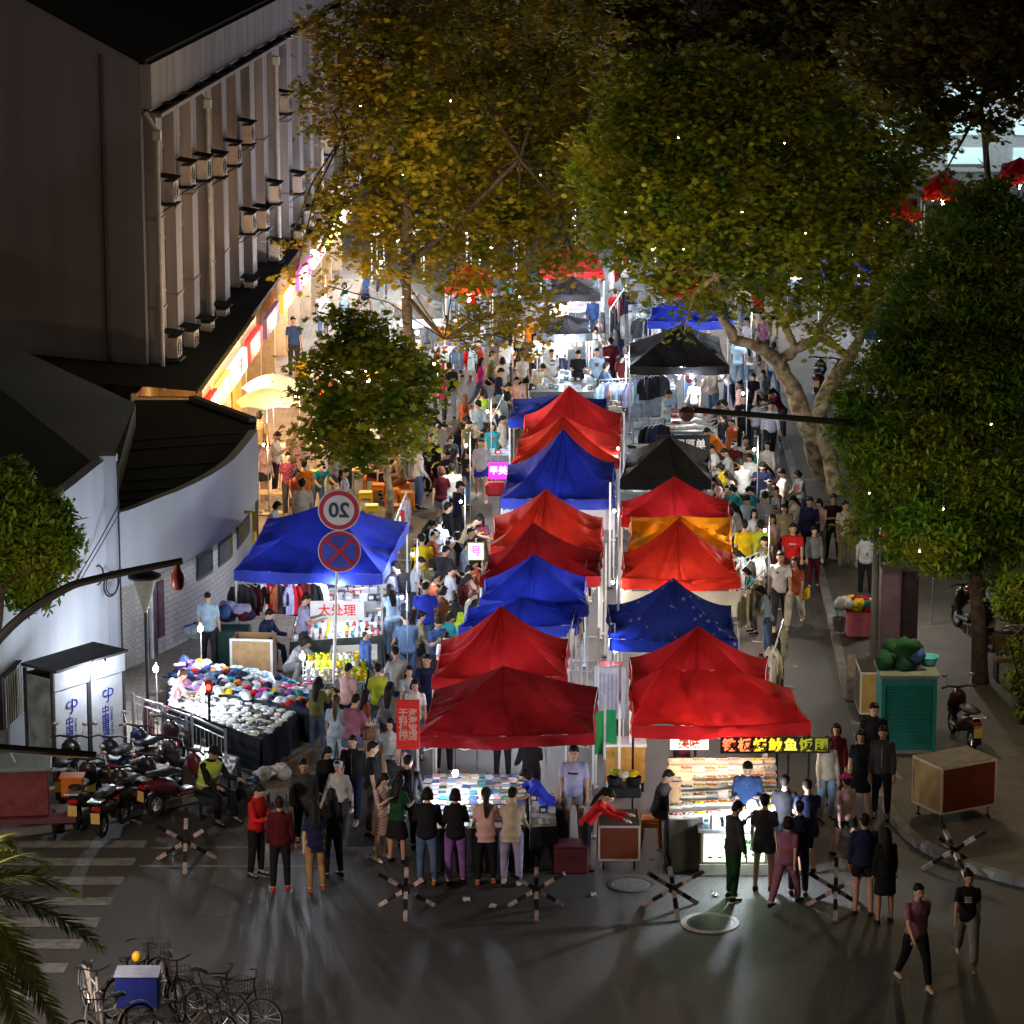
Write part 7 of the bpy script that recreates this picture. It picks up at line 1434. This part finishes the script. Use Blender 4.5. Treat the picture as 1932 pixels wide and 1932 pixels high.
P(1525, 1068, 'stand', 0, 'jacket navy', 'pants black', 'short', 'man in a navy jacket standing at the right kerb'); P(1545, 1062, 'hold', -30, 'tee lpink', 'pants olive', 'bob', 'woman in a pale pink top reading at the right kerb', 1); P(1570, 1062, 'arms', -5, 'tee black', 'pants black', 'short', 'man in a black printed T-shirt at the foot of the plane tree', shoes='white'); P(1592, 1075, 'stand', 20, 'tee beige', 'pants khaki', 'short', 'person in beige half in the shade of the evergreen')
P(1632, 1128, 'stand', 170, 'tee lgrey', 'pants black', 'short', 'person in a light grey T-shirt under the edge of the evergreen'); P(1672, 1110, 'stand', 60, 'tee rust', 'shorts black', 'short', 'person in orange-brown behind the lamp pole')
P(1402, 998, 'browse', -150, 'long lgrey', 'pants black', 'short', 'man in a long light grey sweater seen from behind', h=1.05); P(1437, 995, 'phone', -10, 'long navy', 'pants navy', 'short', 'person in a navy shirt looking at a phone below the white shirts'); P(1450, 1020, 'walk', 0, 'tee lgrey', 'pants charcoal', 'cap_white', 'person in a white cap in the upper right lane', h=.95)
P(1405, 940, 'walk', 5, 'tee white', 'pants charcoal', 'short', 'man in a white printed T-shirt facing the camera up the right lane'); P(1446, 945, 'walk2', -8, 'jacket white', 'pants lgrey', 'long', 'woman in an open white jacket up the right lane', 1); P(1362, 915, 'bend', -80, 'tee orange', 'pants charcoal', 'short', 'person in an orange shirt bending by the black lettered tent')
for u, v, c, hh, fm, lb in ((1352, 960, 'white', 'short', 0, 'young man in white at the corner of the black lettered tent'), (1368, 985, 'yellow', 'bob', 1, 'child in pale yellow beside the red tent of the right row'), (1383, 1000, 'beige', 'long', 1, 'woman in beige close to the red tent side'), (1360, 1010, 'lpink', 'long', 1, 'woman in pale pink pressed against the red tent'), (1392, 1025, 'dblue', 'bob', 1, 'woman in dark blue leaning to the red tent goods'), (1385, 1075, 'white', 'bob', 1, 'woman in white by the edge of the yellow canopy'), (1378, 965, 'lgrey', 'short', 0, 'man in grey looking over the red tent goods')):
    P(u, v, 'browse', -80, 'tee '+c, 'pants charcoal', hh, lb, fm, h=.95 if fm else 1.)
P(1402, 860, 'raise', 10, 'tee black', 'pants black', 'short', 'man in black holding his head in front of the long lamp arm'); P(1424, 858, 'hold', -5, 'tee lgrey', 'pants charcoal', 'long', 'woman in pale grey beside the man in black up the lane', 1); P(1452, 868, 'walk', 0, 'long check', 'pants black', 'short', 'man in a pale checked shirt and black trousers up the lane', shoes='white')
P(1375, 860, 'browse', -90, 'tee mauve', 'pants charcoal', 'bob', 'woman with dark hair shopping below the far black tent', 1); P(1335, 850, 'bend', 60, 'tee lgrey', 'pants lgrey', 'bob', 'person in light grey bent over the folded tops', 1); P(1255, 850, 'hold', 60, 'tee sky', 'pants grey', 'short', 'man in pale blue beside the far hanging clothes'); P(1310, 815, 'browse', -10, 'tee white', 'pants charcoal', 'short', 'person in white under the far black tent lamp', 1)
P(1392, 738, 'walk', 170, 'tee sky', 'pants ldenim', 'short', 'pair member in pale blue and jeans walking away up the lane, left'); P(1413, 738, 'walk2', 180, 'blouse white', 'pants ldenim', 'long', 'woman in white and pale jeans walking away up the lane', 1); P(1458, 748, 'walk', 185, 'tee sky', 'pants denim', 'short', 'man in blue jeans walking away right of the plane tree limb')
P(1345, 745, 'stand', 90, 'jacket black', 'pants black', 'short', 'person in black at the right corner of the far black tent'); P(1140, 790, 'walk', 120, 'long denim', 'pants charcoal', 'short', 'man in a denim shirt by the white pole up the aisle')
# left lane
P(877, 848, 'walk', 178, 'blouse rust', 'shorts black', 'long_2', 'woman with long brown hair, rust top and black shorts walking away', 1, shoes='black'); o, M = P(910, 848, 'stand', 180, 'tee sky', 'pants charcoal', 'short', 'man in a fluorescent yellow vest seen from behind up the left lane'); vest(o, M, 'stand', (.45, .7, .08))
P(815, 935, 'stand', -10, 'jacket black', 'pants black', 'short', 'man in a black jacket with a stripe by the small tree', h=.98); P(851, 932, 'hold', 5, 'tee charcoal', 'pants olive', 'bob', 'woman in black holding an orange bag in the left lane', 1)
P(908, 945, 'walk', 0, 'jacket lgrey', 'shorts blue', 'short', 'woman in a white blouse, grey cardigan and blue shorts', 1, h=1.06, shoes='white'); P(928, 905, 'walk2', 10, 'tee teal', 'pants charcoal', 'long', 'woman in teal behind the blue shorts', 1)
P(833, 1003, 'walk', 170, 'tee maroon', 'shorts ldenim', 'bob_2', 'woman in a maroon top and denim shorts seen from behind', 1, h=1.04, shoes='white'); P(853, 1000, 'stand', 185, 'tee white', 'pants black', 'short', 'companion in a white sleeved shirt beside the denim shorts')
P(906, 1092, 'walk', 5, 'blouse plaid', 'skirt charcoal', 'long', 'girl in a plaid shirt walking down the left lane', 1, h=1.02); o = P(828, 1112, 'browse', 175, 'tee white', 'pants charcoal', 'short', 'man in white with a grey backpack in the left lane'); backpack(o, 'browse', 0, 'lgrey', 'grey backpack of the man in white')
P(797, 1150, 'hold', 190, 'tee yellow', 'pants charcoal', 'short', 'person in a yellow T-shirt right of the left blue tent', h=1.02)
for u, v, t_, b_, hr, fm, fc_, ps, lb in ((858, 1128, 'jacket black', 'pants black', 'bob', 1, 120, 'hold', 'woman in black just behind the backpack'), (873, 1150, 'tee ldenim', 'pants navy', 'short', 0, 80, 'browse', 'man in a blue shirt facing the red tents'), (835, 1165, 'tee charcoal', 'pants black', 'short', 0, 150, 'browse', 'young man with dark hair below the backpack'), (888, 1128, 'tee black', 'pants black', 'short', 0, 60, 'stand', 'person in black beside the pale framed sign'), (812, 1185, 'tee olive', 'pants khaki', 'bob', 1, 140, 'hold', 'woman in olive near the yellow T-shirt'), (848, 1205, 'tee lgrey', 'pants charcoal', 'short', 0, 110, 'hold', 'man in light grey in the middle of the left crowd'), (870, 1212, 'long maroon', 'pants charcoal', 'long', 1, 80, 'browse', 'woman in a dark red top by the blue tent'), (882, 1240, 'blouse white', 'pants charcoal', 'bob_2', 1, 60, 'browse', 'woman with reddish hair and a white collar by the low blue canopy'), (860, 1265, 'tee lime', 'pants black', 'long', 1, 160, 'stand', 'woman in a lime top by the low blue canopy'), (832, 1240, 'long brown', 'pants olive', 'bob', 1, 130, 'hold', 'woman in brown behind the blue polo'), (842, 1330, 'tee white', 'pants denim', 'long', 1, 0, 'hold', 'woman in white facing the camera behind the bright red tent'), (825, 1310, 'tee dblue', 'pants charcoal', 'short', 0, 30, 'phone', 'man in dark blue behind the bright red tent')):
    P(u, v, ps, fc_, t_, b_, hr, lb, fm, h=.97)
P(803, 1250, 'browse', 178, 'polo blue', 'pants denim', 'short', 'man in a bright blue polo shirt seen from behind', h=1.05); o = P(757, 1215, 'browse', 215, 'tee lav', 'pants ldenim', 'short', 'man in lavender grey with a black backpack at the blue tent', h=1.08); backpack(o, 'browse', 0, 'black', 'black backpack of the man in lavender grey'); P(742, 1240, 'browse', 200, 'tee sky', 'pants ldenim', 'long', 'person in sky blue at the side of the left blue tent', 1)
P(768, 1310, 'browse', 190, 'tee denim', 'pants denim', 'short', 'man in a dark denim shirt behind the pale grey T-shirt', h=1.04)
# left blue tent
P(497, 1262, 'sit', 60, 'jacket navy', 'pants navy', 'short', 'vendor in navy sitting inside the left blue tent', z0=.13); stool(497, 1258, (.05, .08, .3), 'blue stool under the vendor in navy', .13)
P(573, 1268, 'hold', 100, 'tee lav', 'pants charcoal', 'short', 'vendor in a lavender T-shirt behind the soft toys', z0=.13); P(548, 1292, 'squat', 60, 'tee lgrey', 'pants grey', 'bob', 'vendor in pale grey crouching between the caps and the toys', 1, z0=.13, h=1.12); P(395, 1262, 'stand', 170, 'tee sky', 'pants charcoal', 'bald', 'person in a pale blue shirt left of the green bin', z0=.13)
P(330, 1380, 'sit', 100, 'tee lpink', 'pants charcoal', 'short_2', 'person in pale pink sitting behind the railing', 1, z0=.13); stool(330, 1376, (.2, .02, .03), 'dark red stool behind the railing', .13)
# left eateries and further up
P(492, 905, 'stand', 150, 'tee khaki', 'pants lav', 'short', 'man in a khaki top and lilac trousers at the end of the curved wall', z0=.13, h=1.08); P(545, 972, 'walk', 10, 'tee plaid', 'pants charcoal', 'short', 'person in a red plaid shirt on the warm paving', z0=.13); P(575, 990, 'stand', 175, 'tee orange', 'pants khaki', 'short', 'person in a bright orange top on the warm paving', z0=.13, h=.98)
P(572, 1040, 'stand', 180, 'tee beige', 'pants khaki', 'short', 'large man in a cream T-shirt seen from behind above the blue tent', z0=.13, h=1.06); P(512, 1040, 'sit', 70, 'blouse white', 'pants brown', 'bob', 'woman in white sitting by the shop wall', 1, z0=.13); P(570, 935, 'walk2', 20, 'tee lpink', 'pants sky', 'short', 'person in pale pink behind the orange top', 1, z0=.13); stool(512, 1036, YE, 'yellow stool under the woman by the shop wall', .13)
P(652, 930, 'stand', 170, 'tee olive', 'pants charcoal', 'short', 'person in dark trousers half hidden by the small tree'); P(555, 705, 'stand', 20, 'tee dblue', 'pants charcoal', 'short', 'man in a dark blue shirt standing by the white shop front', z0=.13, h=1.05); P(700, 930, 'sit', 60, 'tee lpink', 'pants charcoal', 'long', 'woman in pink sitting at the wooden table', 1); stool(700, 927, OR, 'orange stool under the woman at the wooden table'); P(760, 945, 'sit', -70, 'tee khaki', 'pants brown', 'short', 'man in khaki sitting by the lane tables'); stool(760, 942, OR, 'orange stool under the man in khaki')
k = 0
far_ = [(830, 800, 'magenta', 1), (848, 790, 'black', 0), (905, 770, 'magenta', 1), (925, 765, 'olive', 0), (948, 775, 'white', 1), (862, 720, 'dblue', 0), (880, 712, 'sky', 0), (955, 735, 'white', 1), (975, 810, 'lpink', 1), (940, 800, 'navy', 0), (985, 760, 'beige', 1), (1040, 760, 'white', 0), (1090, 765, 'black', 0), (1125, 760, 'sky', 0), (1165, 720, 'navy', 1), (1000, 690, 'orange', 1), (960, 690, 'black', 0), (905, 690, 'white', 1), (840, 690, 'orange', 1), (1160, 640, 'red', 0), (1195, 640, 'navy', 1), (610, 640, 'white', 0), (650, 620, 'sky', 1), (690, 600, 'dblue', 0), (720, 560, 'white', 1), (780, 640, 'sky', 1), (810, 660, 'white', 0), (850, 600, 'lpink', 1), (890, 620, 'red', 0), (930, 560, 'white', 1), (960, 610, 'teal', 0), (980, 520, 'white', 1), (760, 500, 'cream', 0), (830, 480, 'sky', 1), (900, 470, 'orange', 0), (1180, 560, 'white', 1), (1400, 620, 'white', 0), (1430, 625, 'red', 1), (1460, 640, 'white', 0), (1400, 560, 'beige', 1), (1500, 600, 'sky', 0), (1170, 500, 'sky', 1), (590, 780, 'white', 1), (615, 800, 'orange', 0), (640, 770, 'lpink', 1), (570, 760, 'yellow', 1)]
wh = ['near the small black tents', 'beside the leaves of the left plane tree', 'in the crowd up the lane']
hints = {0: 'carrying a red bag', 1: 'beside the magenta bag', 2: 'ahead of the fluorescent vest'}
for i, (u, v, c, fm) in enumerate(far_):
    zone = 'far up the left lane' if u < 820 else ('ahead of the fluorescent vest' if u < 990 and v > 680 else ('behind the last red tent' if 990 <= u < 1200 and v > 680 else ('in the far lane between leaves' if u < 1200 else 'beyond the plane tree limb')))
    cn = CN.get(c, c); bt = random.choice(['pants charcoal', 'pants denim', 'shorts black', 'pants ldenim']); bc = {'pants charcoal': 'dark trousers', 'pants denim': 'jeans', 'shorts black': 'black shorts', 'pants ldenim': 'pale jeans'}[bt]
    P(u, v, random.choice(['walk', 'walk2', 'stand', 'hold', 'browse']), random.choice([0, 175, 10, 185, 90]), ('blouse ' if fm else 'tee ')+c, bt, random.choice(['long', 'bob', 'pony']) if fm else 'short', f'{"woman" if fm else "man"} in {"an" if cn[0] in "aeiou" else "a"} {cn} top and {bc} {zone}', fm, h=.98, group='far crowd '+zone)

# shoppers packed along the stalls
R_ = random.Random(21)
def pack(pts, where, face, seed):
    R = random.Random(seed); used = set()
    for (u, v) in pts:
        for _ in range(40):
            c = R.choice(['white', 'black', 'navy', 'lgrey', 'charcoal', 'maroon', 'sky', 'lpink', 'beige', 'olive', 'dblue', 'grey', 'white', 'black', 'khaki', 'check', 'rust', 'mauve', 'teal']); fm = R.random() < .5; hr = R.choice(['long', 'bob', 'pony', 'bun']) if fm else R.choice(['short', 'short', 'cap_black', 'cap_white'])
            if (c, hr) not in used: break
        used.add((c, hr)); hn = {'long': 'long hair', 'bob': 'bobbed hair', 'pony': 'a ponytail', 'bun': 'a hair bun', 'short': 'short hair', 'cap_black': 'a black cap', 'cap_white': 'a white cap'}[hr]
        ps = R.choice(['browse', 'browse', 'hold', 'stand', 'phone', 'relax', 'bend']); bt = R.choice(['pants charcoal', 'pants black', 'pants denim', 'shorts charcoal', 'pants navy'])
        o = P(u, v, ps, face+R.uniform(-40, 40), (R.choice(['blouse ', 'tee ', 'long ']) if fm else R.choice(['tee ', 'tee ', 'jacket '])) + c, bt, hr, f'{"woman" if fm else "man"} with {hn} in {CN.get(c, c)} {where}', int(fm), h=R.uniform(.93, 1.03))
        if fm and ps not in ('bend',) and R.random() < .45: handbag(o, ps, 1, R.choice(['black', 'brown', 'white', 'maroon', 'tan', 'lpink']), f'small shoulder bag of the {hn.replace("a ", "")} woman in {CN.get(c, c)} {where}', R.choice([-1, 1]))
        elif R.random() < .35: carry(o, ps, int(fm), R.choice(['white', 'red', 'lpink', 'sky', 'black']), f'carrier bag of {hn.replace("a ", "")} person in {CN.get(c, c)} {where}')
pack([(1368, 1105), (1412, 1150), (1425, 1035), (1410, 1060), (1478, 1075), (1440, 1140), (1400, 1030), (1415, 970), (1388, 945), (1425, 960), (1465, 985), (1380, 905), (1360, 890), (1478, 1010), (1505, 1050), (1512, 1000)], 'in the right lane', -60, 1)
pack([(790, 1105), (845, 1085), (870, 1095), (885, 1175), (820, 1225), (792, 1290), (850, 1150), (880, 1205), (815, 1140), (865, 1040), (900, 1150), (780, 1190), (840, 1290), (890, 1265)], 'in the left lane', 90, 2)
pack([(930, 870), (945, 900), (860, 880), (800, 870), (840, 960), (880, 900), (790, 960), (900, 870), (955, 825), (880, 960)], 'further up the left lane', 60, 3)
pack([(1395, 820), (1420, 800), (1345, 800), (1440, 795), (1375, 780), (1475, 830), (1410, 700), (1440, 690), (1300, 770), (1225, 760)], 'near the far black tent', -30, 4)
pack([(1010, 780), (1060, 715), (1120, 705), (1150, 740), (1010, 720), (1085, 690), (1170, 770), (980, 700), (1040, 650), (1120, 650)], 'among the middle tables', 10, 5)
pack([(600, 980), (630, 960), (650, 1000), (555, 925), (520, 935), (590, 900), (675, 900), (640, 870), (560, 1000), (500, 955)], 'at the food stalls', 60, 6)
pack([(690, 1330), (690, 1450), (655, 1400), (600, 1420), (735, 1440)], 'beside the cap tables', 150, 7)
# ---------------------------------------------------------------- world, light, output
world = bpy.data.worlds.new('World'); sc.world = world; world.use_nodes = True
N = world.node_tree.nodes; L = world.node_tree.links; bg = N['Background']
sky = N.new('ShaderNodeTexSky'); sky.sky_type = 'NISHITA'; sky.sun_disc = False
SEL, SAZ = math.radians(38), math.radians(205)
sky.sun_elevation = math.radians(2); sky.sun_rotation = SAZ
L.new(sky.outputs[0], bg.inputs['Color']); bg.inputs['Strength'].default_value = .007
sl = bpy.data.lights.new('sun', 'SUN'); sl.energy = .055; sl.angle = math.radians(12); sl.color = (1, .82, .48)
so = bpy.data.objects.new('sun', sl); C.objects.link(so); so.location = (0, 0, 60)
d = Vector((math.sin(SAZ)*math.cos(SEL), math.cos(SAZ)*math.cos(SEL), math.sin(SEL)))   # towards the light: behind and left of the camera
so.rotation_euler = d.to_track_quat('Z', 'Y').to_euler()
sc.view_settings.view_transform = 'Standard'; sc.view_settings.look = 'None'; sc.view_settings.exposure = EXPO; sc.view_settings.gamma = 1
sc.cycles.max_bounces = 6; sc.cycles.diffuse_bounces = 3; sc.cycles.glossy_bounces = 2; sc.cycles.transmission_bounces = 3; sc.cycles.transparent_max_bounces = 4
sc.cycles.use_denoising = True; sc.cycles.use_light_tree = True
try: sc.cycles.denoiser = 'OPENIMAGEDENOISE'
except Exception: pass
sc.cycles.sample_clamp_indirect = 4; sc.cycles.caustics_reflective = False; sc.cycles.caustics_refractive = False
